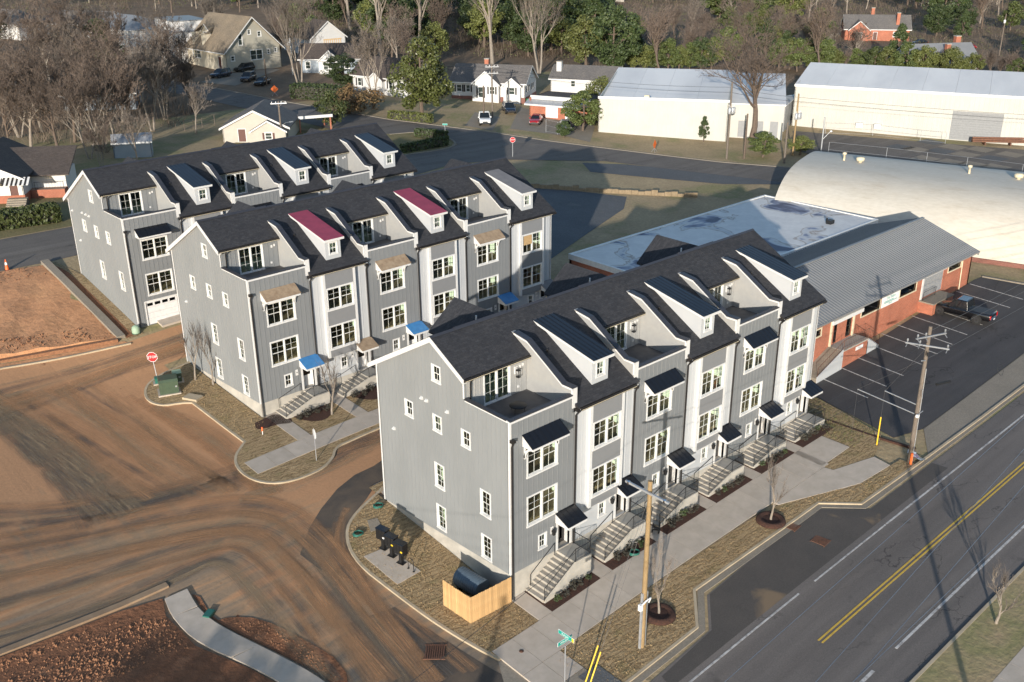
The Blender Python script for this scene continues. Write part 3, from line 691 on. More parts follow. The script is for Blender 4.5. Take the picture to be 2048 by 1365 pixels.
sweep('kerb', KERB2, 0.18, -0.15, 0.14, 'kerb_concrete', kind='structure')
sweep('gutter_pan', [(-1.6, -9.62), (6.4, -9.55), (9.0, -7.42), (19.2, -7.48), (22.2, -7.46), (24.3, -9.6), (120, -9.98)], 0.42, -0.1, 0.05, 'old_concrete', kind='structure')
sw = struct(put('pavement', None))
def slab(poly, m='concrete', dz=0.15): sheet('slab', poly, m, dz, sw, 0.12)
rr = random.Random(3)
x = -3.7
while x < 26.4:
    w = 1.52
    slab([(x, -5.02), (x + w, -5.02), (x + w, -2.46), (x, -2.46)])
    x += w + 0.025
slab([(26.55, -4.85), (30.4, -4.8), (30.3, -2.48), (26.55, -2.46)])
slab([(20.1, -5.5), (25.3, -7.5), (26.6, -7.95), (30.3, -8.2), (30.5, -6.8), (26.65, -5.7), (26.5, -5.05), (20.1, -5.05)])
for a, b2 in ((-3.7, -2.2), (-2.17, -0.82)):
    for c, d in ((-6.9, -5.05), (-9.3, -6.93)): slab([(a, c), (b2, c), (b2, d), (a, d)], 'concrete' if d > -6 else 'old_concrete')
slab([(-0.79, -6.9), (1.2, -6.9), (1.2, -5.06), (-0.79, -5.06)]) if False else None
slab([(-1.55, -9.2), (-0.1, -9.2), (-0.1, -7.2), (-1.55, -7.2)], 'gravel_grey', 0.156)
sheet('side_apron', [(-9.4, -12.5), (-3.6, -10.1), (-1.6, -9.5), (-3.7, -3.3), (-3.9, -3.2)], 'old_concrete', 0.04, kind='structure')
for k in range(6):     # path to each stair and the planting bed beside it
    u = 5.33 * k; slab([(u + 0.05, -2.43), (u + 1.1, -2.43), (u + 1.1, 0.0), (u + 0.05, 0.0)])
    bed = sheet('planting_bed', [(u + 1.12, -2.43), (u + 5.33, -2.43), (u + 5.33, 0.0), (u + 1.12, 0.0)], 'mulch', 0.16, None, 0.1, 'structure')
sheet('mailbox_pad', [(-4.45, 5.55), (-2.6, 5.6), (-2.85, 8.8), (-4.55, 9.0)], 'concrete', 0.15, None, 0.12, 'structure')
sheet('flat_stone', [(-2.28, 11.84), (-1.61, 11.62), (-1.98, 10.54), (-2.80, 10.70)], 'old_concrete', 0.16, None, 0.1, 'structure')
tufts('loose_straw', KERB1 + [(-3.7, -2.5), (-0.2, -2.5), (-0.2, 14.0)], 3800, .03, .10, 'straw', 1)
tufts('loose_straw', [(-1.5, -9.1), (6.33, -9.1), (8.78, -6.9), (22.31, -6.9), (24.4, -9.1), (31, -9.2), (26.7, -8.1), (22.5, -6.4), (17.2, -5.2), (-1.5, -5.1)], 3800, .03, .10, 'straw', 2)
tufts('weeds', [(30.6, -2.4), (30.6, -5), (33.9, -5), (35.5, 1), (35.8, 10), (32.8, 10)], 2600, .04, .16, 'weed_green', 3)

# --- second row's island
KERB3 = smooth([(1.2, 41.5), (-1.24, 41.2), (-3.4, 41.0), (-5.2, 40.0), (-6.1, 38.0), (-5.75, 36.1), (-4.1, 35.4), (-3.5, 34.8)], 2) + [(-3.4, 26.6)] + smooth([(-3.4, 26.4), (-5.2, 24.9), (-5.75, 22.6), (-5.2, 20.4), (-3.6, 19.3), (-1.2, 19.15), (0.3, 19.9), (1.1, 20.9), (2.2, 21.2), (34, 21.6)], 2)
sheet('sod', KERB3 + [(34, 21.9), (34, 23.4), (34, 28.7), (-0.6, 28.7), (-0.6, 41.5)], 'sod', 0.125, kind='structure')
sweep('kerb', KERB3, 0.2, -0.15, 0.14, 'kerb_concrete', kind='structure')
sw2 = struct(put('pavement', None))
x = -4.9
while x < 33:
    sheet('slab', [(x, 21.75), (x + 1.6, 21.75), (x + 1.6, 23.75), (x, 23.75)], 'concrete', 0.15, sw2, 0.12); x += 1.625
for k in range(6):
    u = -0.55 + 5.33 * k; sheet('slab', [(u + 0.2, 23.78), (u + 1.35, 23.78), (u + 1.35, 28.7), (u + 0.2, 28.7)], 'concrete', 0.15, sw2, 0.12)
    cx = u + 3.4; sheet('planting_bed', smooth([(u + 1.5, 28.6), (u + 1.9, 26.6), (u + 2.6, 25.3), (u + 3.6, 25.0), (u + 4.5, 25.6), (u + 4.9, 26.6), (u + 5.3, 27.4), (u + 5.4, 28.6)], 2), 'mulch', 0.15, None, 0, 'structure')
sheet('planting_bed', smooth([(-1.47, 28.31), (-1.88, 27.44), (-1.42, 27.01), (-0.26, 26.96), (0.84, 26.16), (1.06, 27.88), (0.22, 28.54)], 2), 'mulch', 0.15, None, 0, 'structure')
sheet('drive_slab', [(0.2, 48.0), (3.6, 48.0), (3.4, 51), (0.2, 51)], 'concrete', 0.22, None, 0.2, 'structure')
tufts('loose_straw', [(-3.2, 26.6), (-3.2, 35), (-5, 38), (-1, 41), (-0.7, 28)], 1500, .03, .10, 'straw', 4)

# --- near left bank: kerb, clay mound, curving path
BZ = lambda x, y: T(x, y) + 0.9 * max(0.0, min(1.0, (13.6 - y) / 6.0)) * max(0.0, min(1.0, (-16.2 - x) / 4.0))
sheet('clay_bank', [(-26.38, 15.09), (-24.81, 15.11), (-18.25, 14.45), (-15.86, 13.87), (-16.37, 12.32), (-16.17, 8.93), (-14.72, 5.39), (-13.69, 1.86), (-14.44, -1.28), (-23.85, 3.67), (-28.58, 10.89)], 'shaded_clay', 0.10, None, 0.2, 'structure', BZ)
sweep('kerb', [(-26.26, 15.48), (-24.68, 15.51), (-18.03, 14.95), (-15.08, 14.85)], 0.5, -0.15, 0.14, 'clay_kerb', kind='structure')
pth = struct(put('path', None))
E1_ = [(-15.79, 13.69), (-16.18, 11.88), (-16.01, 9.06), (-14.63, 5.56), (-13.71, 2.34), (-13.53, -0.33)]
E2_ = [(-14.37, 13.62), (-14.73, 11.27), (-14.30, 9.03), (-13.16, 5.63), (-12.16, 2.29), (-11.96, -0.34)]
E1_ = dense(smooth(E1_, 2), 0.1); E2_ = dense(smooth(E2_, 2), 0.1)
for k in range(8):
    g = lambda e, f: e[min(len(e) - 1, int(f * (len(e) - 1)))]
    a, c = (k + .01) / 8, (k + .99) / 8
    sheet('slab', [g(E2_, a), g(E1_, a), g(E1_, (a + c) / 2), g(E1_, c), g(E2_, c), g(E2_, (a + c) / 2)][::-1], 'concrete', 0.16, pth, 0.12)
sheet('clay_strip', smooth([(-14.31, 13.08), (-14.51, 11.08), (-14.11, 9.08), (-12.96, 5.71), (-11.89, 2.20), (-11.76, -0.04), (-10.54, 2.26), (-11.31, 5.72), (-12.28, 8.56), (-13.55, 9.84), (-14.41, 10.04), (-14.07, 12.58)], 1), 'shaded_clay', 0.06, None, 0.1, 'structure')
clods('clay_clods', [(-24.90, 14.84), (-18.27, 13.69), (-16.51, 12.16), (-16.51, 8.98), (-21.80, 8.70), (-25.80, 12.05)], 2600, .03, .15, 'clod', 5, BZ, 0.1)
clods('clay_clods', [(-13.97, 9.66), (-12.43, 8.30), (-11.40, 4.51), (-11.37, 1.51), (-12.79, 5.45)], 500, .03, .1, 'clod', 6, None, 0.06)

# --- raised clay pad at the left with its concrete retaining wall
def PADZ(x, y):
    f = max(0.0, min(1.0, (y - 48.4) / 17.0)); return 1.85 + f * 2.9 + 0.12 * math.sin(x * 1.7) * math.sin(y * .9)
PAD = [(-60, 54.5), (-13.2, 51.0), (-3.75, 48.6), (-3.85, 65.6), (-8, 66.3), (-60, 68)]
sheet('clay_pad', PAD, 'red_clay', 0.0, None, 1.6, 'structure', PADZ)
clods('clay_clods', [(-30, 54), (-13.2, 51.1), (-3.9, 48.8), (-4.2, 51.2), (-13, 53.4), (-30, 57)], 1500, .03, .16, 'clod', 8, PADZ, 0.02)
clods('clay_clods', [(-20, 64.5), (-4.2, 63), (-4.2, 65.3), (-8, 66), (-20, 66.5)], 500, .03, .14, 'clod', 9, PADZ, 0.02)
rw = thing('retaining_wall', 'low concrete retaining wall between the clay pad and the grey row by the stop sign', 'wall', (-3.6, 48.3, 0))
def wallrun(path, tops, base, th, name, m):
    b = MB()
    for (a, c), (za, zc) in zip(zip(path[:-1], path[1:]), zip(tops[:-1], tops[1:])):
        d = Vector((c[0] - a[0], c[1] - a[1])).normalized(); nn = Vector((-d.y, d.x)) * th / 2
        b.hexa([(a[0] - nn.x, a[1] - nn.y, base), (c[0] - nn.x, c[1] - nn.y, base), (c[0] + nn.x, c[1] + nn.y, base), (a[0] + nn.x, a[1] + nn.y, base),
                (a[0] - nn.x, a[1] - nn.y, za), (c[0] - nn.x, c[1] - nn.y, zc), (c[0] + nn.x, c[1] + nn.y, zc), (a[0] + nn.x, a[1] + nn.y, za)], m)
    o = b.build(name, rw); o.location = (3.6, -48.3, 0); return o
wallrun([(-3.55, 48.4), (-3.55, 52), (-3.6, 60), (-3.65, 66.0)], [2.05, 2.7, 4.1, 5.1], 0.4, 0.75, 'side_wall', 'old_concrete')
wallrun([(-60, 54.2), (-13.2, 50.6), (-3.95, 48.25)], [1.9, 1.9, 1.95], -0.4, 0.45, 'front_wall', 'clod')
sheet('clay_verge', [(-60, 53.9), (-13.3, 50.2), (-3.5, 47.9), (-3.3, 47.4), (-13.4, 49.6), (-60, 53.2)], 'red_clay', 0.03, kind='structure')
sweep('kerb', [(-60, 53.0), (-13.4, 49.5), (-3.2, 47.2)], 0.25, -0.1, 0.12, 'kerb_concrete', kind='structure')
sheet('side_yard', [(-3.1, 48.0), (-1.6, 48.0), (-1.6, 62), (-2.6, 66), (-3.2, 66)], 'sod', 0.03, kind='structure')
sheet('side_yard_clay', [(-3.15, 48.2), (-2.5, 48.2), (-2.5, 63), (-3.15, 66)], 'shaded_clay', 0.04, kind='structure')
# --- back road behind the third row, lawns at far left
sheet('back_road', [(-60, 67.5), (-8.2, 66.6), (-3.2, 66.4), (34, 69.5), (58.5, 78.5), (64, 89.5), (58, 85.6), (30, 78.5), (2.4, 75.5), (-60, 75.8)], 'asphalt_old', 0.03, kind='structure')
sheet('lawn', [(-60, 76), (2.4, 75.8), (14, 78), (12, 96), (-60, 96)], 'lawn_green', 0.03, kind='structure')
# --- far street, running away to the left and right
FAR_N = [(30, 67.0), (58.33, 74), (68.6, 73.0), (78.6, 65.3), (84.5, 53), (90.0, 41.4), (101, 12), (110, -12)]
FAR_F = [(62.76, 130.79), (68.92, 107.09), (77.76, 88.25), (81.07, 79.7), (92.57, 54.14), (97.41, 46.16), (110, 14), (121, -12)]
sheet('far_street', [(45.5, 181), (54.5, 124), (56.5, 104), (62, 97.5), (67.5, 96.5), (68.6, 91.5), (66.9, 86.2), (62.3, 84.8), (55, 85.2), (34, 79.5), (34, 69.5), (58, 76.5), (66.5, 74.6), (69.5, 72.4)] + FAR_N[3:] + FAR_F[::-1] + [(57.2, 160), (52, 181)], 'asphalt_old', 0.045, kind='structure')
sweep('kerb', [(57.2, 160)] + FAR_F, 0.35, -0.1, 0.12, 'old_concrete', kind='structure')
sweep('kerb', smooth([(34, 79.2), (54.99, 85.0), (62.33, 84.6), (66.9, 86.0), (68.9, 91.2), (67.4, 96.7), (62, 97.7)], 2), 0.35, -0.1, 0.12, 'old_concrete', kind='structure')
sheet('corner_lawn', smooth([(34, 79.5), (54.99, 85.3), (62.33, 84.9), (66.6, 86.3), (68.6, 91.1), (67.2, 96.4), (62, 97.5), (56.5, 104), (50, 110), (34, 104)], 1), 'lawn_green', 0.06, kind='structure')
sheet('gravel_lot', [(36, 37.0), (62, 46.5), (66.5, 50.0), (60, 60), (36, 62), (34, 50)], 'gravel_grey', 0.03, kind='structure')
sheet('gravel_lot', [(72, 62), (82.5, 46), (91, 38.6), (85, 53.5), (79.8, 62.0), (75, 66.5)], 'gravel_grey', 0.03, kind='structure')
sheet('drive', [(81.61, 90.01), (85.52, 81.27), (86.01, 75.39), (94.72, 82.51), (98.72, 89.39), (95.66, 97.96), (95.10, 102.11)], 'old_concrete', 0.03, kind='structure')
sheet('drive', [(76.66, 96.04), (78.14, 90.58), (86.11, 97.63), (85.17, 103.39)], 'old_concrete', 0.03, kind='structure')
sheet('drive', [(59.70, 159.65), (63.40, 151.96), (81.04, 164.63), (80.36, 172.15)], 'old_concrete', 0.03, kind='structure')
sheet('warehouse_yard', [(120.79, 59.80), (140.81, 16.67), (123.74, 4.17), (106.48, 44.52), (108.76, 51.41)], 'asphalt_old', 0.03, kind='structure')
yard = put('yard_slabs', None); struct(yard)
rr = random.Random(11)
for px_, py_ in [(123.25, 41.02),(123.37, 38.49),(130.45, 39.52),(125.34, 35.26),(129.61, 35.25),(125.91, 31.42),(131.13, 31.40),(118.67, 34.39),(119.31, 30.67),(126.38, 27.26),(131.13, 26.59),(120.25, 27.58),(121.17, 24.56)]:
    sheet('slab', [(px_ - 1.6, py_ - 1.6), (px_ + 1.7, py_ - 1.9), (px_ + 1.9, py_ + 1.5), (px_ - 1.4, py_ + 1.8)], rr.choice(['old_concrete', 'gravel_grey', 'old_concrete']), 0.045, yard, 0)
# old broken wall between the two lots
bw = thing('low_wall', 'crumbling tan block wall low on the grass of the empty lot', 'wall', (62, 50, 0))
for k in range(26):
    f = k / 25; xx = 58.5 + f * 15.5; yy = 60.5 - f * 16.0; zz = T(xx, yy); h = 0.75 + 0.35 * math.sin(k * 2.1) * rr.random()
    m = MB(); m.M = Matrix.Translation((xx - 62, yy - 50, zz)) @ Matrix.Rotation(-0.8, 4, 'Z'); m.box(-.43, .43, -.2, .2, -.3, h * .75, 'pale_tan_block'); m.build('block', bw)
# --- parking lot
lot = sheet('parking_lot', [(34.25, -6.3), (35.8, 1.0), (36.6, 3.4), (70.8, 4.4), (72.5, 4.2), (73.3, 0), (75, -7.2), (56.5, -6.9), (37.2, -7.2)], 'asphalt_lot', 0.036, kind='structure')
for x0 in (39.3, 42.3, 45.15, 48.3, 51.25, 54.1, 57.05, 63.2, 66.2, 69.25, 60.2):
    stripe([(x0, 3.5 if x0 < 50 else 4.2), (x0 - 0.5, -1.55)], 0.11, 'line_white', 0.05, 'bay_line', lot)
sheet('old_pavement', [(33.9, -9.3), (37.2, -7.25), (56.5, -6.95), (75, -7.25), (120, -7.6), (120, -9.5), (42, -9.4)], 'old_concrete', 0.05, kind='structure')
sweep('kerb', [(72.2, 4.2), (73.0, 0.3), (74.8, -6.8)], 0.3, -0.1, 0.15, 'old_concrete', kind='structure')
sweep('clay_furrow', [(32.9, -1.2), (33.2, -4.6), (33.9, -8.3)], 0.25, -0.05, 0.145, 'mulch', kind='structure')

# ---------------------------------------------------------------- windows and doors
WC = {}
def window_meshes(w, h, units=1, lites=((2, 2), (2, 1)), casing=0.1, sash=0.036, slide=False):
    """origin: lower left of the opening, x to the right, outwards is -y. returns frame mesh and list of (pane mesh, position)"""
    key = (w, h, units, lites, casing, sash, slide)
    if key in WC: return WC[key]
    b = MB(); F = 'white_frame'; c = casing; o = -0.035; panes = []
    b.box(-c, w + c, o, 0.02, h, h + c * 1.15, F); b.box(-c - .03, w + c + .03, o - 0.02, 0.02, -c * 1.1, 0, F)
    b.box(-c, 0, o, 0.02, 0, h, F); b.box(w, w + c, o, 0.02, 0, h, F)
    b.box(0, 0.03, 0.0, 0.14, 0, h, F); b.box(w - 0.03, w, 0.0, 0.14, 0, h, F); b.box(0.03, w - .03, 0.0, 0.14, h - .03, h, F); b.box(0.03, w - .03, 0.0, 0.14, 0, .03, F)
    mull = 0.10; uw = (w - 0.06 - mull * (units - 1)) / units
    for k in range(units):
        x0 = 0.03 + k * (uw + mull)
        if k: b.box(x0 - mull, x0, -0.02, 0.14, .03, h - .03, F)
        if slide: secs = [(x0, x0 + uw, .03, h - .03, lites[0], 0.05)]
        else: secs = [(x0, x0 + uw, h / 2, h - .03, lites[0], 0.05), (x0, x0 + uw, .03, h / 2, lites[1], 0.08)]
        for (a, e, z0, z1, (nx, nz), y) in secs:
            s = sash
            b.box(a, e, y, y + .035, z0, z0 + s, F); b.box(a, e, y, y + .035, z1 - s, z1, F); b.box(a, a + s, y, y + .035, z0 + s, z1 - s, F); b.box(e - s, e, y, y + .035, z0 + s, z1 - s, F)
            gx0, gx1, gz0, gz1 = a + s, e - s, z0 + s, z1 - s; dx = (gx1 - gx0) / nx; dz = (gz1 - gz0) / nz; mb = 0.017
            for i in range(1, nx): b.box(gx0 + i * dx - mb / 2, gx0 + i * dx + mb / 2, y, y + .025, gz0, gz1, F)
            for j in range(1, nz): b.box(gx0, gx1, y + .001, y + .024, gz0 + j * dz - mb / 2, gz0 + j * dz + mb / 2, F)
            q = MB(); q.box(0, dx, 0, 0.006, 0, dz, 'window_glass'); pm = q.mesh('pane')
            for i in range(nx):
                for j in range(nz): panes.append((pm, (gx0 + i * dx, y + .012, gz0 + j * dz)))
    WC[key] = (b.mesh('window'), panes); return WC[key]

def window(parent, w, h, loc, rz=0.0, name='window', **k):
    fm, panes = window_meshes(round(w, 3), round(h, 3), **k)
    o = put(name, fm, parent, loc, rz)
    for pm, p in panes: put('pane', pm, o, p)
    return o

MC = {}
def cached(key, fn):
    if key not in MC: MC[key] = fn()
    return MC[key]

# ---------------------------------------------------------------- the townhouse rows
U = 5.33; L = 6 * U; D = 13.0; S = 0.57; RY = 6.73; RZ = 13.63
def rz_at(y): return RZ - S * (RY - y) if y < RY else RZ - S * (y - RY)
HG = Matrix.Rotation(-math.pi / 2, 4, 'Z')

def battens(root, loc, rz, segs, d=0.022, w=0.05, m='grey_siding'):
    for z0, z1 in segs:
        def f():
            b = MB(); b.box(-w / 2, w / 2, -d, 0.004, z0, z1, m); return b.mesh('batten')
        put('batten', cached(('bat', z0, z1, d, w, m), f), root, loc, rz)

def cut(z0, z1, gaps):
    segs = [(z0, z1)]
    for a, c in gaps:
        n = []
        for s, e in segs:
            if c <= s or a >= e: n.append((s, e)); continue
            if a > s: n.append((s, a))
            if c < e: n.append((c, e))
        segs = n
    return [(round(a, 3), round(c, 3)) for a, c in segs if c - a > .05]

def seam_roof(name, parent, p00, p10, p11, p01, m, n=6, th=0.05, rib=True, fascia='white_trim'):
    """sloping metal sheet: p00,p10 front edge, p11,p01 back edge, standing ribs down the slope"""
    b = MB(); P0, P1, P2, P3_ = map(Vector, (p00, p10, p11, p01)); nn = (P1 - P0).cross(P3_ - P0).normalized()
    b.hexa([tuple(p - nn * th) for p in (P0, P1, P2, P3_)] + [tuple(p) for p in (P0, P1, P2, P3_)], m)
    if rib:
        for i in range(n + 1):
            f = min(max(i / n, .006), .994); a = P0.lerp(P1, f); c = P3_.lerp(P2, f); e = (P1 - P0).normalized() * .014
            b.hexa([tuple(a - e + nn * .001), tuple(a + e + nn * .001), tuple(c + e + nn * .001), tuple(c - e + nn * .001), tuple(a - e + nn * .022), tuple(a + e + nn * .022), tuple(c + e + nn * .022), tuple(c - e + nn * .022)], m)
    return b.build(name, parent)

def railing_mesh(path, h=0.92, m='black_iron', step=0.13):
    b = MB(); pts = [Vector(p) for p in path]
    for a, c in zip(pts[:-1], pts[1:]):
        up = Vector((0, 0, h)); lo = Vector((0, 0, .1))
        b.tube([a + up, c + up], .024, m, 5); b.tube([a + lo, c + lo], .018, m, 4)
        n = max(1, int(Vector((c.x - a.x, c.y - a.y)).length / step))
        for i in range(n + 1):
            q = a.lerp(c, i / n); b.tube([q + lo, q + up], .009, m, 3, cap=False)
    for p in pts: b.tube([p, p + Vector((0, 0, h + .03))], .026, m, 5)
    return b

def row_house(kind, label, cat, origin, spec):
    root = thing('townhouse_row', label, cat, origin)
    ox, oy, oz = origin
    gl = lambda x, y: T(ox + x, oy + y) - oz          # ground in the row's own height
    WIN_B = [(1.42, 3.78, 2.88, 4.80), (1.42, 3.78, 6.28, 8.02)]
    has_garage = spec.get('garage', False)
    # ---- foundations
    b = MB()
    for k in range(6):
        fm = 'foundation_concrete'
        b.box(k * U, (k + 1) * U, 0.03, 0.28, -3.0, -0.001, fm)
    b.wall([(-D + .02, -3.2), (-.28, -3.2), (-.28, -.002), (-D + .02, spec['sb'] - .002)], [], .25, (.03, 0, 0), (0, -1, 0), (0, 0, 1), 'foundation_concrete')
    b.box(0.03, L, D - .25, D - .02, -3.2, -.5, 'foundation_concrete'); b.box(L - .25, L - .03, .28, D - .25, -3.2, -.01, 'foundation_concrete')
    b.build('foundation', root)
    # ---- gable wall on the near end, siding boards and battens
    wins = [(9.13 + .08, .70, 7.24, 1.02), (6.31, .70, 7.24, 1.02), (3.56, .70, 7.24, 1.02), (6.24, .70, 10.66, 1.0), (6.22, .80, 3.22, 1.62), (1.80, .80, 3.2, 1.64), (6.2, .80, .14, 1.66), (1.78, .80, .12, 1.56)]
    if has_garage: wins = wins[:6]
    holes = [(-(y + w), -y, z, z + h) for y, w, z, h in wins]
    out = [(-D, spec['sb']), (0, 0), (0, 10.40), (-3.98, 10.40), (-3.98, rz_at(3.98) - .12), (-RY, RZ - .12), (-D, rz_at(D) - .12)]
    b = MB(); b.wall(out, holes, .17, (0, 0, 0), (0, -1, 0), (0, 0, 1), 'gable_siding'); b.build('gable_wall', root)
    y = 0.35
    while y < D - .2:
        top = (10.38 if y < 3.98 else rz_at(y) - .2); z0 = spec['sb'] * y / D + .02
        gaps = [(z - .16, z + h + .16) for yy, w, z, h in wins if yy - .14 < y < yy + w + .14]
        battens(root, (0, y, 0), -math.pi / 2, cut(round(z0, 2), round(top, 2), gaps), .018, .032, 'gable_siding')
        y += 0.405
    for yy, w, z, h in wins:
        lt = ((2, 2), (2, 2)) if h > 1.2 else ((2, 1), (2, 1))
        window(root, w, h, (0, yy + w, z), -math.pi / 2, lites=lt, casing=.085)
    for yy, zz in spec['vents']:
        def fv():
            q = MB(); q.tube([(0, 0, 0), (0, -.06, 0)], .10, 'white_trim', 10); q.hexa([(-.11, -.16, -.03), (.11, -.16, -.03), (.11, 0, -.1), (-.11, 0, -.1), (-.10, -.14, .02), (.10, -.14, .02), (.10, 0, .11), (-.10, 0, .11)], 'white_trim'); return q.mesh('vent_cap')
        put('vent_cap', cached('vent', fv), root, (0, yy, zz), -math.pi / 2)
    # corner boards and base trim
    b = MB(); w = .12
    b.box(-.022, 0.0, -.022, w, 0.0, 10.38, 'white_trim'); b.box(-.022, -.001, D - w, D + .02, spec['sb'], rz_at(D) - .3, 'white_trim')
    b.box(-.022, 0.0, 3.93, 4.06, 10.40, 11.55, 'white_trim'); b.box(0.0, .13, -.022, 0.0, 0, 10.38, 'white_trim')
    b.box(-.03, .0, .14, 3.9, 10.27, 10.40, 'white_trim')
    b.build('corner_board', root)
    # ---- far gable, rear wall
    b = MB(); b.wall([(0, -.5), (D, -.5), (D, rz_at(D) - .15), (RY, RZ - .15), (.3, rz_at(.3) - .15), (0, 9.2)], [], .17, (L, 0, 0), (0, 1, 0), (0, 0, 1), 'gable_siding'); b.build('gable_wall', root)
    holes = [(L - (k + 1) * U + a, L - (k + 1) * U + c, z0, z1) for k in range(6) for a, c, z0, z1 in ((1.3, 3.7, 3.0, 4.8), (1.3, 3.7, 6.3, 8.0), (1.2, 3.9, -.4, 1.9))]
    b = MB(); b.wall([(0, -.5), (L, -.5), (L, 9.6), (0, 9.6)], holes, .17, (L, D, 0), (-1, 0, 0), (0, 0, 1), 'grey_siding'); b.build('rear_wall', root)
    for k in range(6):
        for z, h in ((3.0, 1.8), (6.3, 1.7)): window(root, 2.4, h, ((k + 1) * U - 1.3, D, z), math.pi, units=2)
        def fg():
            q = MB()
            for j in range(4): q.box(0, 2.7, 0, .05, j * .575, j * .575 + .565, 'door_white')
            return q.mesh('garage_door')
        put('garage_door', cached('rgd', fg), root, ((k + 1) * U - 1.2, D - .04, -.4), math.pi)
    # ---- main roof: one front sheet with notches for the balconies, one rear sheet
    cs = math.sqrt(1 + S * S); e = .28
    fe = lambda y: y                                    # v coordinate is y
    lo = -.36; ba = 3.66
    outl = [(-e, RY), (-e, ba)]
    for k in range(0, 6, 2):
        outl += [(k * U + 5.25, ba), (k * U + 5.25, lo)]
        nx = (k + 2) * U
        if k < 4: outl += [(nx + .1, lo), (nx + .1, ba)]
        else: outl += [(nx + e, lo)]
    outl += [(L + e, RY)]
    outl = outl[::-1]
    b = MB(); b.wall(outl[::-1][::-1], [], .16, (0, 0, RZ - S * RY), (1, 0, 0), (0, 1, S), 'charcoal_shingle', 'gutter_dark'); b.build('roof', root)
    b = MB(); b.wall([(-L - e, -(D + .5)), (e, -(D + .5)), (e, -RY), (-L - e, -RY)], [], .16, (0, 0, RZ + S * RY), (-1, 0, 0), (0, -1, S), 'charcoal_shingle', 'gutter_dark'); b.build('roof', root)
    b = MB()      # ridge cap
    b.prism([(-e, RY - .16, RZ - .055), (-e, RY, RZ + .05), (-e, RY + .16, RZ - .055)], (L + 2 * e, 0, 0), 'dark_cap'); b.build('ridge_cap', root)
    for i, xr in enumerate((1.6, 12.4, 22.9)):
        b = MB(); b.prism([(xr, RY - .2, RZ - .04), (xr, RY, RZ + .1), (xr, RY + .2, RZ - .04)], (4.2, 0, 0), 'dark_cap'); b.build('ridge_vent', root)
    # rake boards and soffit at the near gable
    b = MB(); 
    def rake(y0, y1, m='white_trim', x0=-e - .02, x1=-e + .02, dz0=-.36, dz1=-.02):
        b.hexa([(x0, y0, rz_at(y0) + dz0), (x1, y0, rz_at(y0) + dz0), (x1, y1, rz_at(y1) + dz0), (x0, y1, rz_at(y1) + dz0), (x0, y0, rz_at(y0) + dz1), (x1, y0, rz_at(y0) + dz1), (x1, y1, rz_at(y1) + dz1), (x0, y1, rz_at(y1) + dz1)], m)
    rake(ba - .02, RY); rake(RY, D + .52)
    for y0, y1 in ((ba, RY), (RY, D + .5)):
        b.hexa([(-e + .02, y0, rz_at(y0) - .33), (0.0, y0, rz_at(y0) - .33), (0.0, y1, rz_at(y1) - .33), (-e + .02, y1, rz_at(y1) - .33), (-e + .02, y0, rz_at(y0) - .17), (0.0, y0, rz_at(y0) - .17), (0.0, y1, rz_at(y1) - .17), (-e + .02, y1, rz_at(y1) - .17)], 'white_trim')
    b.build('rake_board', root)
    # rear cross gables
    for xg in spec['xgables']:
        b = MB(); zr = 13.0; yb = 12.35; hw = 2.3; sl = .8; yf = 7.6
        for s in (-1, 1):
            b.hexa([(xg, yf, zr - .14), (xg + s * hw, yf, zr - sl * hw - .14), (xg + s * hw, yb, zr - sl * hw - .14), (xg, yb, zr - .14), (xg, yf, zr), (xg + s * hw, yf, zr - sl * hw), (xg + s * hw, yb, zr - sl * hw), (xg, yb, zr)][:: 1], 'charcoal_shingle')
        b.prism([(xg - hw + .2, yb - .35, 9.6), (xg + hw - .2, yb - .35, 9.6), (xg + hw - .2, yb - .35, zr - sl * hw - .1), (xg, yb - .35, zr - .12), (xg - hw + .2, yb - .35, zr - sl * hw - .1)], (0, .15, 0), 'grey_siding')
        cg = b.build('cross_gable', root)
        q = MB(); q.cyl(xg - .75, 9.2, zr - .65, zr - .25, .06, 'white_trim', 8); q.build('vent_pipe', cg)
    # ---- interior: party walls, floors, back wall
    b = MB()
    for k in range(1, 6): b.box(k * U - .09, k * U + .09, .3, D - .3, -.2, 9.25, 'interior_wall')
    b.box(.2, .26, .3, D - .3, -.2, 9.2, 'interior_wall') if False else None
    b.box(L - .3, L - .2, .3, D - .3, -.2, 9.25, 'interior_wall'); b.box(.3, L - .3, 7.4, 7.5, -.2, 9.2, 'interior_wall')
    for k in range(0, 6): b.box(k * U + 3.0 if k % 2 == 0 else k * U + 3.4, k * U + 3.1 if k % 2 == 0 else k * U + 3.5, 4.6, 7.4, -.2, 9.2, 'interior_wall')
    b.build('party_wall', root)
    b = MB()
    for z in (-.16, 3.0, 6.1): b.box(.18, L - .18, .19, D - .18, z - .2, z + (0.02 if z > 0 else .1), 'interior_floor')
    b.build('floor', root)
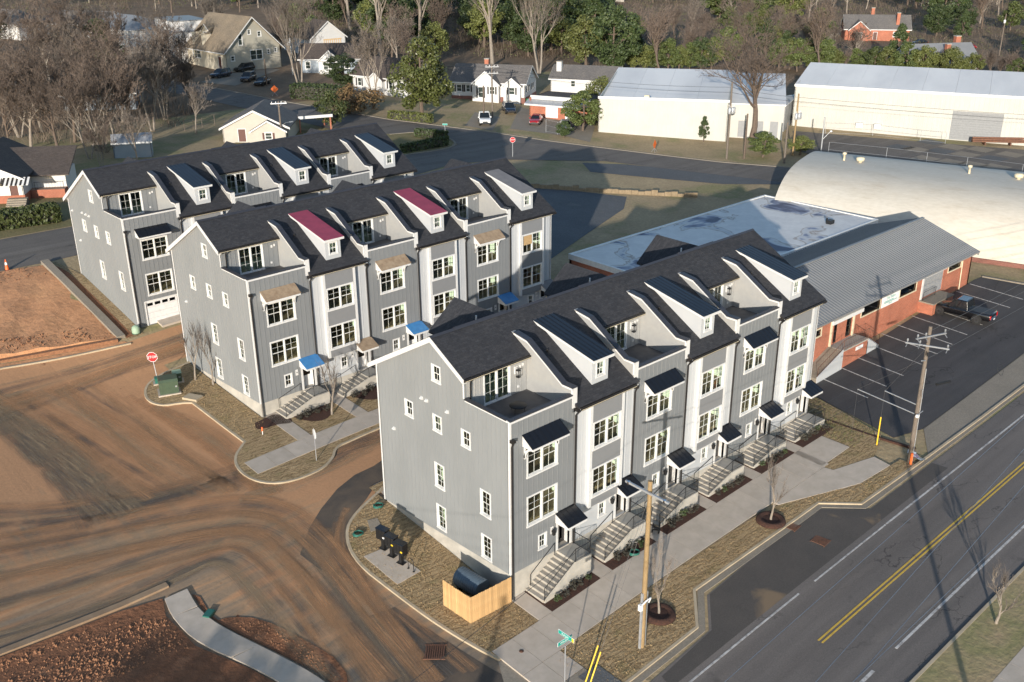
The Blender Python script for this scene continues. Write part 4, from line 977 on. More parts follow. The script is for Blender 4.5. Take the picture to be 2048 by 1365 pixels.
    # ---- each unit
    for k in range(6):
        u = k * U; grey = k % 2 == 0
        dx0, dx1, dz1 = u + 3.98, u + 5.0, 2.12           # porch recess
        sm = (u + 2.36, u + 2.92, .80, 1.72)
        if grey:
            holes = [(u + a, u + c, z0, z1) for a, c, z0, z1 in WIN_B]
            if has_garage: holes += [(u + .95, u + 4.0, -.2 + .25, 2.25)]
            else: holes += [sm, (dx0, dx1, 0.02, dz1)]
            b = MB(); b.wall([(u, 0), (u + U, 0), (u + U, 10.30), (u, 10.30)], holes, .18, (0, 0, 0), (1, 0, 0), (0, 0, 1), 'grey_siding'); b.build('front_wall', root)
            for i in range(13):
                x = u + .2 + i * .41
                gaps = [(z0 - .15, z1 + .16) for a, c, z0, z1 in holes if a - .15 < x < c + .15]
                battens(root, (x, 0, 0), 0, cut(.02, 10.2, gaps))
            for a, c, z0, z1 in WIN_B: window(root, c - a, z1 - z0, (u + a, 0, z0), units=2)
            # balcony: parapet cap, deck, rear wall with sliding door
            b = MB(); b.box(u - .01 if k == 0 else u + .3, u + 5.05, -.05, .24, 10.34, 10.43, 'dark_cap'); b.box(u - .02 if k == 0 else u + .3, u + 5.05, -.035, -.001, 10.20, 10.335, 'white_trim')
            if k == 0: b.box(-.03, .24, .241, 3.97, 10.345, 10.435, 'dark_cap'); b.box(0.17, .2, .18, 4.0, 9.4, 10.34, 'dark_cap')
            b.box(u + .2, u + 5.05, .181, .2, 9.4, 10.34, 'dark_cap')
            b.build('parapet', root)
            b = MB(); b.box(u + .18, u + 5.05, .2, 4.0, 9.22, 9.40, 'deck_membrane')
            b.build('balcony_deck', root)
            da, dc = u + 1.62, u + 3.62
            b = MB(); b.wall([(u + .02 if k == 0 else u + .3, 9.2), (u + 5.05, 9.2), (u + 5.05, rz_at(4.0) - .16), (u + .02 if k == 0 else u + .3, rz_at(4.0) - .16)], [(da, dc, 9.45, 11.5)], .15, (0, 4.0, 0), (1, 0, 0), (0, 0, 1), 'light_grey_wall' if kind == 1 else 'grey_siding'); b.build('balcony_wall', root)
            for i in range(12):
                x = u + .45 + i * .41
                if x > u + 5.0: break
                battens(root, (x, 4.0, 0), 0, cut(9.42, 11.75, [(9.3, 11.62)] if da - .12 < x < dc + .12 else []), m='light_grey_wall' if kind == 1 else 'grey_siding')
            dm, panes = window_meshes(2.0, 2.05, 2, ((2, 3), (2, 3)), .09, .05, True)
            d = put('sliding_door', dm, root, (da, 4.0, 9.45))
            for pm, p in panes: put('pane', pm, d, p)
            b = MB(); b.box(u - .26 if k == 0 else u + .3, u + 5.05, ba - .1, ba, rz_at(ba) - .22, rz_at(ba) - .04, 'gutter_dark'); b.box(u - .2 if k == 0 else u + .3, u + 5.05, ba - .11, ba - .1, rz_at(ba) - .19, rz_at(ba) - .16, 'cream_paint'); b.build('gutter', root)
            if k == 0:
                b = MB(); b.tube([(.42, 3.62, 11.66), (.42, 3.85, 11.4), (.42, 3.9, 9.5)], .05, 'gutter_dark', 6); b.build('downspout', root)
            # balcony light and outlet boxes
            if kind == 1:
                b = MB(); b.box(u + 4.02, u + 4.26, 3.93, 4.0, 10.75, 11.25, 'white_trim'); b.tube([(u + 4.14, 3.95, 11.15), (u + 4.14, 3.75, 11.18), (u + 4.14, 3.75, 11.05)], .02, 'lamp_black', 5)
                for sx in (-.1, .1):
                    for sy in (-.1, .1): b.tube([(u + 4.14 + sx, 3.75 + sy, 10.62), (u + 4.14 + sx, 3.75 + sy, 11.05)], .013, 'lamp_black', 4)
                b.box(u + 4.02, u + 4.26, 3.63, 3.87, 11.03, 11.08, 'lamp_black'); b.box(u + 4.02, u + 4.26, 3.63, 3.87, 10.58, 10.62, 'lamp_black'); b.build('wall_lantern', root)
            b = MB(); b.box(u + 4.42, u + 4.56, 3.95, 4.0, 11.05, 11.25, 'white_trim'); b.box(u + 4.66, u + 4.8, 3.95, 4.0, 11.12, 11.3, 'white_trim'); b.box(u + 4.28, u + 4.42, 3.95, 4.0, 9.75, 9.9, 'white_trim'); b.build('outlet_box', root)
            # fire walls that climb beside the balcony and cap over the roof
            for x0, x1, faces in ([(u + 5.05, u + 5.43, 'r')] + ([(u - .08, u + .3, 'l')] if k else [])):
                prof = [(.0, 9.2), (.0, 10.80), (.86, 10.78), (3.95, 12.66), (5.1, 12.84), (5.6, rz_at(5.6) - .1), (4.2, rz_at(4.2) - .5), (4.2, 9.2)]
                b = MB(); b.wall(prof, [], x1 - x0 - .04, (x1 - .02, 0, 0), (0, 1, 0), (0, 0, 1), 'light_grey_wall'); b.build('fire_wall', root)
                top = [(-.03, 10.80), (.86, 10.80), (3.95, 12.68), (5.15, 12.86)]
                b = MB(); w = MB()
                for (y0, z0), (y1, z1) in zip(top[:-1], top[1:]):
                    b.hexa([(x0 - .02, y0, z0), (x1 + .02, y0, z0), (x1 + .02, y1, z1), (x0 - .02, y1, z1), (x0 - .02, y0, z0 + .07), (x1 + .02, y0, z0 + .07), (x1 + .02, y1, z1 + .07), (x0 - .02, y1, z1 + .07)], 'dark_cap')
                    w.hexa([(x0 - .008, y0, z0 - .13), (x0 + .02, y0, z0 - .13), (x0 + .02, y1, z1 - .13), (x0 - .008, y1, z1 - .13), (x0 - .008, y0, z0 - .002), (x0 + .02, y0, z0 - .002), (x0 + .02, y1, z1 - .002), (x0 - .008, y1, z1 - .002)], 'white_trim')
                w.box(x0 - .008, x1 + .01, -.03, -.001, 9.5, 10.795, 'white_trim'); w.box(x0 - .012, x0 + .02, -.025, .1, 9.95, 10.79, 'white_trim')
                b.build('wall_cap', root); w.build('cap_trim', root)
            # awning over the upper windows
            a0, a1 = u + .95, u + 3.98; zf, zb = 8.62, 9.22; yf = -.92
            am = spec['awning']
            aw = seam_roof('awning', root, (a0, yf, zf), (a1, yf, zf), (a1, -.03, zb), (a0, -.03, zb), am, 7, .05, spec['ribs'])
            b = MB(); b.box(a0 + .03, a1 - .03, yf + .01, yf + .04, zf - .17, zf - .045, 'white_trim')
            for x in (a0 + .02, a1 - .06): b.prism([(x, yf + .04, zf - .16), (x, -.024, zf - .16), (x, -.024, zb - .08), (x, yf + .04, zf - .06)], (.04, 0, 0), 'white_trim')
            b.build('awning_frame', aw)
            if kind != 3:
                for x in (a0 + .12, a1 - .22):
                    q = MB(); n = 7; arc = [(-.08 - .66 * (1 - math.cos(t_ * math.pi / 2 / n)), zf - .98 + .74 * math.sin(t_ * math.pi / 2 / n)) for t_ in range(n + 1)]
                    pass
                    for i in range(n):
                        y0, z0 = arc[i]; y1, z1 = arc[i + 1]
                        q.hexa([(x, y0 - .06, z0), (x + .1, y0 - .06, z0), (x + .1, y1 - .06, z1), (x, y1 - .06, z1), (x, y0 + .06, z0 + .06), (x + .1, y0 + .06, z0 + .06), (x + .1, y1 + .06, z1 + .06), (x, y1 + .06, z1 + .06)], 'white_trim')
                    q.box(x, x + .1, -.12, -.024, zf - 1.0, zf - .17, 'white_trim'); q.box(x, x + .1, -.78, -.121, zf - .21, zf - .165, 'white_trim'); q.build('bracket', aw)
        else:
            holes = [sm, (dx0, dx1, 0.02, dz1), (u + 1.15, u + 4.0, 2.3, 9.2)]
            b = MB(); b.wall([(u, 0), (u + U, 0), (u + U, rz_at(0) - .2), (u, rz_at(0) - .2)], holes, .18, (0, 0, 0), (1, 0, 0), (0, 0, 1), 'pale_siding'); b.build('front_wall', root)
            for x in (u + .04, u + .62, u + U - .62, u + U - .1):
                battens(root, (x, 0, 0), 0, cut(.02, 9.5, [(z0 - .1, z1 + .12) for a, c, z0, z1 in holes[1:2] if a - .1 < x < c + .1]), m='pale_siding')
            # projecting bay
            x0, x1 = u + .98, u + 4.05; yb = -.34; zb, zt = 2.15, rz_at(yb) - .17
            bw = [(u + 1.34, u + 3.72, z0, z1) for _, _, z0, z1 in WIN_B]
            b = MB(); b.wall([(x0, zb), (x1, zb), (x1, zt), (x0, zt)], bw, .12, (0, yb, 0), (1, 0, 0), (0, 0, 1), 'mid_grey_panel')
            b.box(x0, x0 + .1, yb + .12, 0.0, zb, zt, 'pale_siding'); b.box(x1 - .1, x1, yb + .12, 0.0, zb, zt, 'pale_siding'); b.box(x0 + .1, x1 - .1, yb + .12, .15, zb, zb + .1, 'pale_siding'); b.build('bay', root)
            b = MB(); b.box(x0 - .012, x0 + .22, yb - .025, yb - .001, zb - .0, zt, 'white_trim'); b.box(x1 - .2, x1 + .012, yb - .025, yb - .001, zb, zt, 'white_trim'); b.box(x0 - .012, x0 - .001, yb, yb + .14, zb, zt, 'white_trim'); b.box(x1 + .001, x1 + .012, yb, yb + .14, zb, zt, 'white_trim')
            b.build('corner_board', root)
            for a, c, z0, z1 in bw: window(root, c - a, z1 - z0, (a, yb, z0), units=2)
            if kind == 2 and k == 5: box_ob('plywood_patch', root, u + 1.40, u + 2.42, yb - .045, yb - .037, 7.1, 7.98, 'osb_board')
            # eave gutter
            b = MB(); ze = rz_at(lo); b.box(u + .1, u + U - .28 if k < 5 else u + U + .26, lo - .1, lo, ze - .23, ze - .05, 'gutter_dark'); b.box(u + .1, u + U - .28, lo - .108, lo - .1, ze - .2, ze - .17, 'cream_paint')
            b.box(u + .1, u + U, lo, -.001, ze - .21, ze - .171, 'white_trim') ; b.build('gutter', root)
            # shed dormer with its own window
            d0, d1 = u + 2.02, u + 3.45; yd = .58; zd = 11.72; dr = spec['dormers'][k // 2]
            b = MB(); cheek = [(yd, rz_at(yd) - .3), (5.3, rz_at(5.3) - .3), (5.3, 12.75), (yd, zd)]
            b.wall([(yd, rz_at(yd) - .3), (5.3, rz_at(5.3) - .3), (5.3, 12.72), (yd, zd)], [], .1, (d0 + .1, 0, 0), (0, 1, 0), (0, 0, 1), 'pale_siding'); b.wall([(yd, rz_at(yd) - .3), (5.3, rz_at(5.3) - .3), (5.3, 12.72), (yd, zd)], [], .1, (d1, 0, 0), (0, 1, 0), (0, 0, 1), 'pale_siding')
            b.wall([(d0 + .1, rz_at(yd) - .3), (d1 - .1, rz_at(yd) - .3), (d1 - .1, zd), (d0 + .1, zd)], [(d0 + .40, d1 - .34, 10.55, 11.47)], .1, (0, yd, 0), (1, 0, 0), (0, 0, 1), 'pale_siding')
            dm = b.build('dormer', root)
            q = MB(); q.box(d0 + .101, d1 - .101, yd + .8, yd + .85, 10.3, 11.7, 'interior_wall'); q.build('dormer_lining', dm)
            seam_roof('dormer_roof', dm, (d0 - .2, yd - .3, zd + .16), (d1 + .2, yd - .3, zd + .16), (d1 + .2, 5.75, 13.02), (d0 - .2, 5.75, 13.02), dr, 5, .1, dr == 'black_metal')
            q = MB(); q.box(d0 - .2, d1 + .2, yd - .325, yd - .3, zd - .04, zd + .14, 'white_trim')
            for x in (d0 - .22, d1 + .2): q.hexa([(x, yd - .3, zd - .02), (x + .02, yd - .3, zd - .02), (x + .02, 5.7, 12.86), (x, 5.7, 12.86), (x, yd - .3, zd + .13), (x + .02, yd - .3, zd + .13), (x + .02, 5.7, 13.0), (x, 5.7, 13.0)], 'white_trim')
            q.build('dormer_fascia', dm)
            window(root, (d1 - .34) - (d0 + .40), .92, (d0 + .40, yd, 10.55), name='dormer_window', lites=((2, 1), (2, 1)), casing=.075)
            # plumbing vent on the slope
            b = MB(); yy = 3.4; b.cyl(u + .95, yy, rz_at(yy) - .05, rz_at(yy) + .2, .06, 'gutter_dark', 8); b.hexa([(u + .8, yy - .18, rz_at(yy - .18) + .004), (u + 1.1, yy - .18, rz_at(yy - .18) + .004), (u + 1.1, yy + .15, rz_at(yy + .15) + .004), (u + .8, yy + .15, rz_at(yy + .15) + .004), (u + .85, yy - .15, rz_at(yy - .15) + .03), (u + 1.05, yy - .15, rz_at(yy - .15) + .03), (u + 1.05, yy + .1, rz_at(yy + .1) + .03), (u + .85, yy + .1, rz_at(yy + .1) + .03)], 'gutter_dark'); b.build('vent_pipe', root)
        # downspout at the left edge of the unit
        b = MB(); ztop = 9.15 if grey else rz_at(lo) - .2; xd = u + (.10 if k == 0 else .0); g = gl(xd, 0) - .1
        if has_garage and not grey or not has_garage or k == 0:
            b.tube([(xd, -.42 if not grey else -.2, ztop), (xd, -.3 if not grey else -.2, ztop - .12), (xd, -.085, ztop - .4), (xd, -.085, g + .35), (xd, -.2, g + .2)], .062, 'gutter_dark', 6)
            b.box(xd - .13, xd + .13, -.3, -.03, ztop - .08, ztop + .1, 'gutter_dark'); b.build('downspout', root)
        if k == 5:
            b = MB(); b.box(L - .12, L + .0, -.022, -.001, 0, 9.3, 'white_trim'); b.build('corner_board', root)
        if has_garage and grey:
            q = MB()
            for j in range(4): q.box(u + .95, u + 4.0, .06, .11, .05 + j * .55, .05 + j * .55 + .535, 'door_white')
            gd = q.build('garage_door', root)
            for i in range(4): box_ob('pane', gd, u + 1.1 + i * .72, u + 1.62 + i * .72, .045, .059, 1.82, 2.1, 'dark_glass')
            q = MB(); q.box(u + .83, u + .95, -.03, .06, 0, 2.35, 'white_trim'); q.box(u + 4.0, u + 4.12, -.03, .06, 0, 2.35, 'white_trim'); q.box(u + .95, u + 4.0, -.03, .06, 2.25, 2.37, 'white_trim'); q.build('garage_trim', root)
            b = MB(); b.box(u + 4.5, u + 4.85, -.08, -.024, .6, 1.3, 'lamp_black'); b.tube([(u + 4.68, -.06, .6), (u + 4.68, -.06, .05)], .03, 'galvanized', 6); b.build('meter_box', root)
            continue
        if has_garage: continue
        # porch recess: jambs, door, threshold
        b = MB()
        b.box(dx0 - .06, dx0, -.028, .62, 0.0, dz1 + .04, 'white_trim'); b.box(dx1, dx1 + .06, -.028, .62, 0.0, dz1 + .04, 'white_trim'); b.box(dx0, dx1, -.028, .62, dz1, dz1 + .06, 'white_trim'); b.box(dx0, dx1, -.02, .6, -.12, .015, 'concrete_step')
        b.box(dx0 - .17, dx0 - .061, -.03, -.001, 0.0, dz1 + .05, 'white_trim'); b.box(dx1 + .061, dx1 + .2, -.03, -.001, 0.0, dz1 + .05, 'white_trim'); b.build('porch_surround', root)
        q = MB(); dcol = 'door_dark' if kind == 1 else 'door_white'; q.box(dx0, dx1, .45, .5, .015, dz1, dcol)
        if kind == 1: 
            q.box(dx0 + .12, dx0 + .2, .43, .45, .2, 2.0, dcol); q.box(dx1 - .2, dx1 - .12, .43, .45, .2, 2.0, dcol)
        q.tube([(dx0 + .08, .43, 1.0), (dx0 + .08, .38, 1.0)], .03, 'chrome', 8)
        dr_ = q.build('front_door', root)
        if kind == 2: box_ob('pane', dr_, dx0 + .12, dx1 - .12, .432, .449, 1.0, 1.95, 'dark_glass')
        else: box_ob('pane', dr_, dx0 + .22, dx1 - .22, .432, .449, .3, 1.9, 'dark_glass')
        window(root, sm[1] - sm[0], sm[3] - sm[2], (sm[0], 0, sm[2]), lites=((2, 1), (2, 1)), casing=.09)
        # canopy over the door
        cm = spec['canopy'][k]; c0, c1 = u + 3.68, u + 5.36; yf = -1.2; zf, zb = 2.28, 2.80
        ca = seam_roof('canopy', root, (c0, yf, zf), (c1, yf, zf), (c1, -.03, zb), (c0, -.03, zb), cm, 4, .05, cm == 'black_metal')
        b = MB(); b.box(c0 + .04, c1 - .04, yf + .01, yf + .05, zf - .20, zf - .05, 'white_trim')
        for x in (c0 + .03, c1 - .07): b.prism([(x, yf + .05, zf - .2), (x, -.032, zf - .2), (x, -.032, zb - .09), (x, yf + .05, zf - .07)], (.04, 0, 0), 'white_trim')
        b.box(c0 + .071, c1 - .071, yf + .06, -.032, zf - .19, zf - .16, 'white_trim'); b.build('canopy_frame', ca)
        # wall lantern on a white plate
        b = MB(); xl = u + 3.42; b.box(xl - .12, xl + .12, -.05, -.024, 1.45, 1.95, 'white_trim')
        if kind == 1:
            b.tube([(xl, -.05, 1.8), (xl, -.2, 1.84), (xl, -.2, 1.75)], .018, 'lamp_black', 5); b.hexa([(xl - .07, -.27, 1.42), (xl + .07, -.27, 1.42), (xl + .07, -.13, 1.42), (xl - .07, -.13, 1.42), (xl - .11, -.31, 1.72), (xl + .11, -.31, 1.72), (xl + .11, -.09, 1.72), (xl - .11, -.09, 1.72)], 'lamp_black'); b.hexa([(xl - .12, -.32, 1.72), (xl + .12, -.32, 1.72), (xl + .12, -.08, 1.72), (xl - .12, -.08, 1.72), (xl - .03, -.23, 1.82), (xl + .03, -.23, 1.82), (xl + .03, -.17, 1.82), (xl - .03, -.17, 1.82)], 'lamp_black')
            b.build('wall_lantern', root)
        else:
            b.box(xl - .04, xl + .04, -.06, -.05, 1.65, 1.75, 'lamp_black'); b.build('light_plate', root)
        # stair: landing block, steps, railing
        gz = gl(u + 1.1, -.8) + .16; ns = spec['steps'][k]; xa, xb = u + 1.22, u + 3.9; zl = -.06; ris = (zl - gz) / ns; run = (xb - xa) / (ns - 1) if ns > 1 else .3
        st = MB(); st.box(xb, u + 5.28, -1.58, -.001, gl(u + 4, -1) - .3, zl, 'foundation_concrete'); 
        pts = [(xa, -1.58, gl(u + 1, -1) - .3)] + [(xb, -1.58, gl(u + 1, -1) - .3)]
        fs = st.build('front_stair', root)
        for i in range(ns - 1):
            x0 = xa + i * run; box_ob('step', fs, x0, xb - .002, -1.56, -.002 - .001 * i, gz + i * ris if i else gz - .3, gz + (i + 1) * ris, 'concrete_step')
        q = MB(); q.prism([(xa - .02, -1.66, gz - .3), (xb, -1.66, gz - .3), (xb, -1.66, zl + .004), (xa + .1, -1.66, gz + .16)], (0, .095, 0), 'foundation_concrete'); q.box(xb, u + 5.3, -1.66, -1.581, gz - .4, zl + .005, 'foundation_concrete'); q.build('stair_wall', fs)
        for wdt, pth in (('a', [(xa + .05, -1.62, gz + .12), (xb, -1.62, zl), (u + 5.22, -1.62, zl), (u + 5.22, -.12, zl)]), ('b', [(xa + .3, -.1, gz + .3), (xb - .3, -.1, zl - .1)])):
            if wdt == 'b':
                q = MB(); a, c = Vector(pth[0]), Vector(pth[1]); q.tube([a + Vector((0, 0, .8)), c + Vector((0, 0, .85))], .022, 'black_iron', 5); q.tube([a, a + Vector((0, 0, .8))], .02, 'black_iron', 5); q.tube([c, c + Vector((0, 0, .85))], .02, 'black_iron', 5); q.build('handrail', root)
            else: railing_mesh(pth).build('railing', root)
    return root

row_house(1, 'finished grey townhouse row nearest the street with black metal dormer roofs', 'townhouses', (0, 0, 0), dict(sb=-.5, awning='black_metal', ribs=True, canopy=['black_metal'] * 6, dormers=['black_metal'] * 3, steps=[10, 9, 8, 8, 7, 7], vents=[(8.13, 9.0), (7.63, 8.99), (5.59, 8.96), (11.32, 5.64)], xgables=(6.2, 16.9, 27.2)))
row_house(2, 'middle townhouse row with crimson dormer roofs and blue sheeting on its door canopies', 'townhouses', (-.55, 28.76, 1.27), dict(sb=-.5, awning='brown_sheathing', ribs=False, canopy=['blue_underlay', 'brown_sheathing', 'blue_underlay', 'brown_sheathing', 'blue_underlay', 'grey_underlay'], dormers=['red_underlay', 'red_underlay', 'grey_underlay'], steps=[8, 8, 7, 7, 7, 7], vents=[(11.3, 5.6), (10.2, 2.4)], xgables=(6.2, 16.9, 29.9)))
row_house(3, 'rear grey townhouse row with a white garage door under its end unit', 'townhouses', (-1.59, 49.03, 2.07), dict(sb=2.1, garage=True, awning='black_metal', ribs=True, canopy=['black_metal'] * 6, dormers=['black_metal'] * 3, steps=[3] * 6, vents=[(12.2, 8.7), (9.6, 9.0), (8.7, 9.0), (7.9, 9.0), (11.3, 5.9)], xgables=(6.2, 16.9, 27.2)))

# ---------------------------------------------------------------- brick commercial building with ribbed metal roof
def shop():
    r = thing('brick_shop', 'red brick commercial building under a ribbed grey metal roof beside the car park', 'shop', (36.9, 4.4, 0))
    W_, D_, EZ, RZ_ = 32.3, 12.2, 4.35, 6.45
    wins = [(10.3, 13.55, 2.8, 3.75, 'w'), (17.25, 20.4, 2.88, 3.78, 'w'), (27.05, 29.75, 3.15, 3.92, 'w'), (2.6, 3.55, 2.9, 3.5, 'w')]
    holes = [w[:4] for w in wins] + [(5.75, 6.35, 1.45, 3.5), (7.85, 8.75, 1.45, 3.5), (22.05, 26.1, 1.55, 3.75)]
    b = MB(); b.wall([(0, -1.5), (W_, -1.2), (W_, EZ - .1), (0, EZ - .1)], holes, .25, (0, 0, 0), (1, 0, 0), (0, 0, 1), 'red_brick'); b.build('front_wall', r)
    b = MB(); b.wall([(0, -1), (D_, -1), (D_, EZ - .1), (D_ / 2, RZ_ - .15), (0, EZ - .1)], [], .25, (W_, 0, 0), (0, 1, 0), (0, 0, 1), 'red_brick'); b.build('gable_wall', r)
    b = MB(); b.wall([(-D_, -1), (0, -1), (0, EZ - .1), (-D_ / 2, RZ_ - .15), (-D_, EZ - .1)], [], .25, (0, 0, 0), (0, -1, 0), (0, 0, 1), 'red_brick'); b.build('gable_wall', r)
    b = MB(); b.wall([(-W_, -1), (0, -1), (0, EZ - .1), (-W_, EZ - .1)], [], .25, (0, D_, 0), (-1, 0, 0), (0, 0, 1), 'red_brick'); b.build('rear_wall', r)
    sl = (RZ_ - EZ) / (D_ / 2)
    for s, nm in ((1, 'f'), (-1, 'b')):
        n = 79; pw = (W_ + 1.0) / n
        def pan():
            q = MB(); y0 = -.45; y1 = D_ / 2; q.hexa([(0, y0, y0 * sl - .05), (pw, y0, y0 * sl - .05), (pw, y1, y1 * sl - .05), (0, y1, y1 * sl - .05), (0, y0, y0 * sl), (pw, y0, y0 * sl), (pw, y1, y1 * sl), (0, y1, y1 * sl)], 'metal_roof_plain')
            q.hexa([(0, y0, y0 * sl + .001), (.05, y0, y0 * sl + .001), (.05, y1, y1 * sl + .001), (0, y1, y1 * sl + .001), (.008, y0, y0 * sl + .055), (.042, y0, y0 * sl + .055), (.042, y1, y1 * sl + .055), (.008, y1, y1 * sl + .055)], 'metal_roof_plain')
            return q.mesh('roof_panel')
        pm = cached('shoppan', pan)
        for i in range(n):
            if s > 0: put('roof_panel', pm, r, (-.5 + i * pw, 0, EZ))
            else: put('roof_panel', pm, r, (-.5 + (i + 1) * pw, D_, EZ), math.pi)
    b = MB(); b.box(-.5, W_ + .5, D_ / 2 - .15, D_ / 2 + .15, RZ_ + .0, RZ_ + .07, 'metal_roof_plain'); b.build('ridge_cap', r)
    b = MB(); b.box(-.5, W_ + .5, -.5, -.455, EZ - .32, EZ - .13, 'metal_roof_plain'); b.box(-.4, W_ + .4, -.44, -.02, EZ - .36, EZ - .30, 'cream_paint'); b.box(-.4, W_ + .4, -.05, -.003, EZ - .62, EZ - .37, 'cream_paint'); b.build('fascia', r)
    b = MB()
    for x in (W_ + .3,): b.hexa([(x, -.45, EZ - .45 - .1), (x + .2, -.45, EZ - .55), (x + .2, D_ / 2, RZ_ - .4), (x, D_ / 2, RZ_ - .4), (x, -.45, EZ - .24), (x + .2, -.45, EZ - .24), (x + .2, D_ / 2, RZ_ - .06), (x, D_ / 2, RZ_ - .06)], 'metal_roof_plain')
    b.build('barge_board', r)
    for a, c, z0, z1, _ in wins:
        q = MB(); f = .12
        q.box(a - f, c + f, -.05, .05, z1, z1 + f, 'cream_paint'); q.box(a - f, c + f, -.07, .05, z0 - f, z0, 'cream_paint'); q.box(a - f, a, -.05, .05, z0, z1, 'cream_paint'); q.box(c, c + f, -.05, .05, z0, z1, 'cream_paint')
        wo_ = q.build('window', r); n = 3 if c - a > 2 else 1
        for i in range(n): box_ob('pane', wo_, a + (c - a) * i / n + .02, a + (c - a) * (i + 1) / n - .02, .06, .08, z0, z1, 'dark_glass')
        box_ob('blind', wo_, a, c, .2, .22, z0, z1, 'beige_house')
    for a, c in ((5.75, 6.35), (7.85, 8.75)):
        q = MB(); q.box(a, a + .05, .05, .1, 1.45, 3.5, 'lamp_black'); q.box(c - .05, c, .05, .1, 1.45, 3.5, 'lamp_black'); q.box(a + .05, c - .05, .05, .1, 3.42, 3.5, 'lamp_black'); q.box(a + .05, c - .05, .05, .1, 1.45, 1.6, 'lamp_black'); q.box(a + .05, c - .05, .05, .1, 2.45, 2.52, 'lamp_black')
        dd = q.build('door', r); box_ob('pane', dd, a + .05, c - .05, .07, .09, 1.6, 2.45, 'dark_glass'); box_ob('pane', dd, a + .05, c - .05, .07, .09, 2.52, 3.42, 'dark_glass')
    b = MB(); b.box(5.1, 5.32, -.12, -.004, 1.35, 3.7, 'cream_paint'); b.box(8.85, 9.05, -.12, -.004, 1.35, 3.4, 'cream_paint'); b.box(5.1, 10.15, -.3, -.121, 3.42, 3.78, 'white_trim'); b.build('porch_frame', r)
    b = MB(); b.box(22.05, 26.1, .05, .1, 1.55, 3.75, 'galvanized')
    for i in range(9): b.box(22.05, 26.1, .035, .05, 1.6 + i * .24, 1.62 + i * .24, 'galvanized')
    b.build('loading_door', r); box_ob('door_hood', r, 21.9, 26.2, -.22, -.004, 3.76, 4.0, 'white_trim'); box_ob('door_post', r, 21.6, 21.9, -.08, -.004, 1.4, 4.0, 'white_trim')
    b = MB(); b.tube([(29.9, -.1, 3.7), (30.15, -.1, -.2)], .06, 'cream_paint', 6); b.build('downspout', r)
    # name board over the wall
    sg = tag(box_ob('shop_sign', None, 50.65, 53.8, 4.26, 4.33, 2.72, 3.92, 'sign_white'), 'white name board with teal lettering high on the brick shop wall', 'sign')
    for y_, w_ in ((3.1, 2.3), (3.22, 1.7)): box_ob('print_bar', sg, 51.05, 51.05 + w_, 4.252, 4.259, y_ - .03, y_ + .03, 'sign_teal')
    text_ob('lettering', 'The Salon', .42, 'sign_teal', sg, (52.2, 4.255, 3.52), (math.pi / 2, 0, 0)); text_ob('lettering', 'Studio', .24, 'sign_teal', sg, (52.2, 4.255, 2.92), (math.pi / 2, 0, 0))
    # entrance landing with steps and ramp
    l = thing('entrance_landing', 'brick entrance landing with iron rails, ramp and steps against the shop wall', 'landing', (36.9, 4.4, 0))
    b = MB(); b.box(5.2, 9.4, -1.42, -.005, -1, 1.25, 'red_brick'); b.build('base', l); box_ob('top', l, 5.15, 9.45, -1.5, -.005, 1.251, 1.36, 'concrete_step')
    q = MB(); q.hexa([(1.2, -1.45, -1.5), (5.14, -1.45, -1.5), (5.14, -.005, -1.5), (1.2, -.005, -1.5), (1.2, -1.45, -.1), (5.14, -1.45, 1.34), (5.14, -.005, 1.34), (1.2, -.005, -.1)], 'old_concrete'); q.hexa([(1.2, -1.52, -1.5), (5.14, -1.52, -1.5), (5.14, -1.451, -1.5), (1.2, -1.451, -1.5), (1.2, -1.52, .08), (5.14, -1.52, 1.5), (5.14, -1.451, 1.5), (1.2, -1.451, .08)], 'pale_siding'); q.build('ramp', l)
    for i in range(7): box_ob('step', l, 9.45, 9.45 + .3 * (i + 1), -1.45 + .001 * i, -.01 - .001 * i, -1.2 if i else -1.3, 1.2 - i * .18, 'pale_siding')
    railing_mesh([(1.3, -1.47, -.02), (5.2, -1.47, 1.4), (9.4, -1.44, 1.36), (11.5, -1.44, .12)], .95, 'rust_iron', .3).build('railing', l)
    railing_mesh([(9.4, -.1, 1.36), (11.5, -.1, .12)], .95, 'rust_iron', .3).build('railing', l)
    box_ob('notice', l, 7.4, 8.6, -1.46, -1.425, .72, 1.05, 'sign_white')
    l = thing('loading_dock', 'small raised brick loading dock in front of the black pickup', 'dock', (58.4, 4.4, 0))
    b = MB(); b.box(0, 4.2, -1.5, -.005, -1, 1.38, 'red_brick'); b.build('base', l); box_ob('top', l, -.05, 4.25, -1.56, -.005, 1.381, 1.5, 'old_concrete'); railing_mesh([(.1, -.35, 1.5), (2.6, -.35, 1.5)], .9, 'black_iron', .25).build('railing', l)
m_ = mat('metal_roof_plain', (0.215, 0.22, 0.225), (0.185, 0.19, 0.197), scale=.6, rough=.5)
shop()

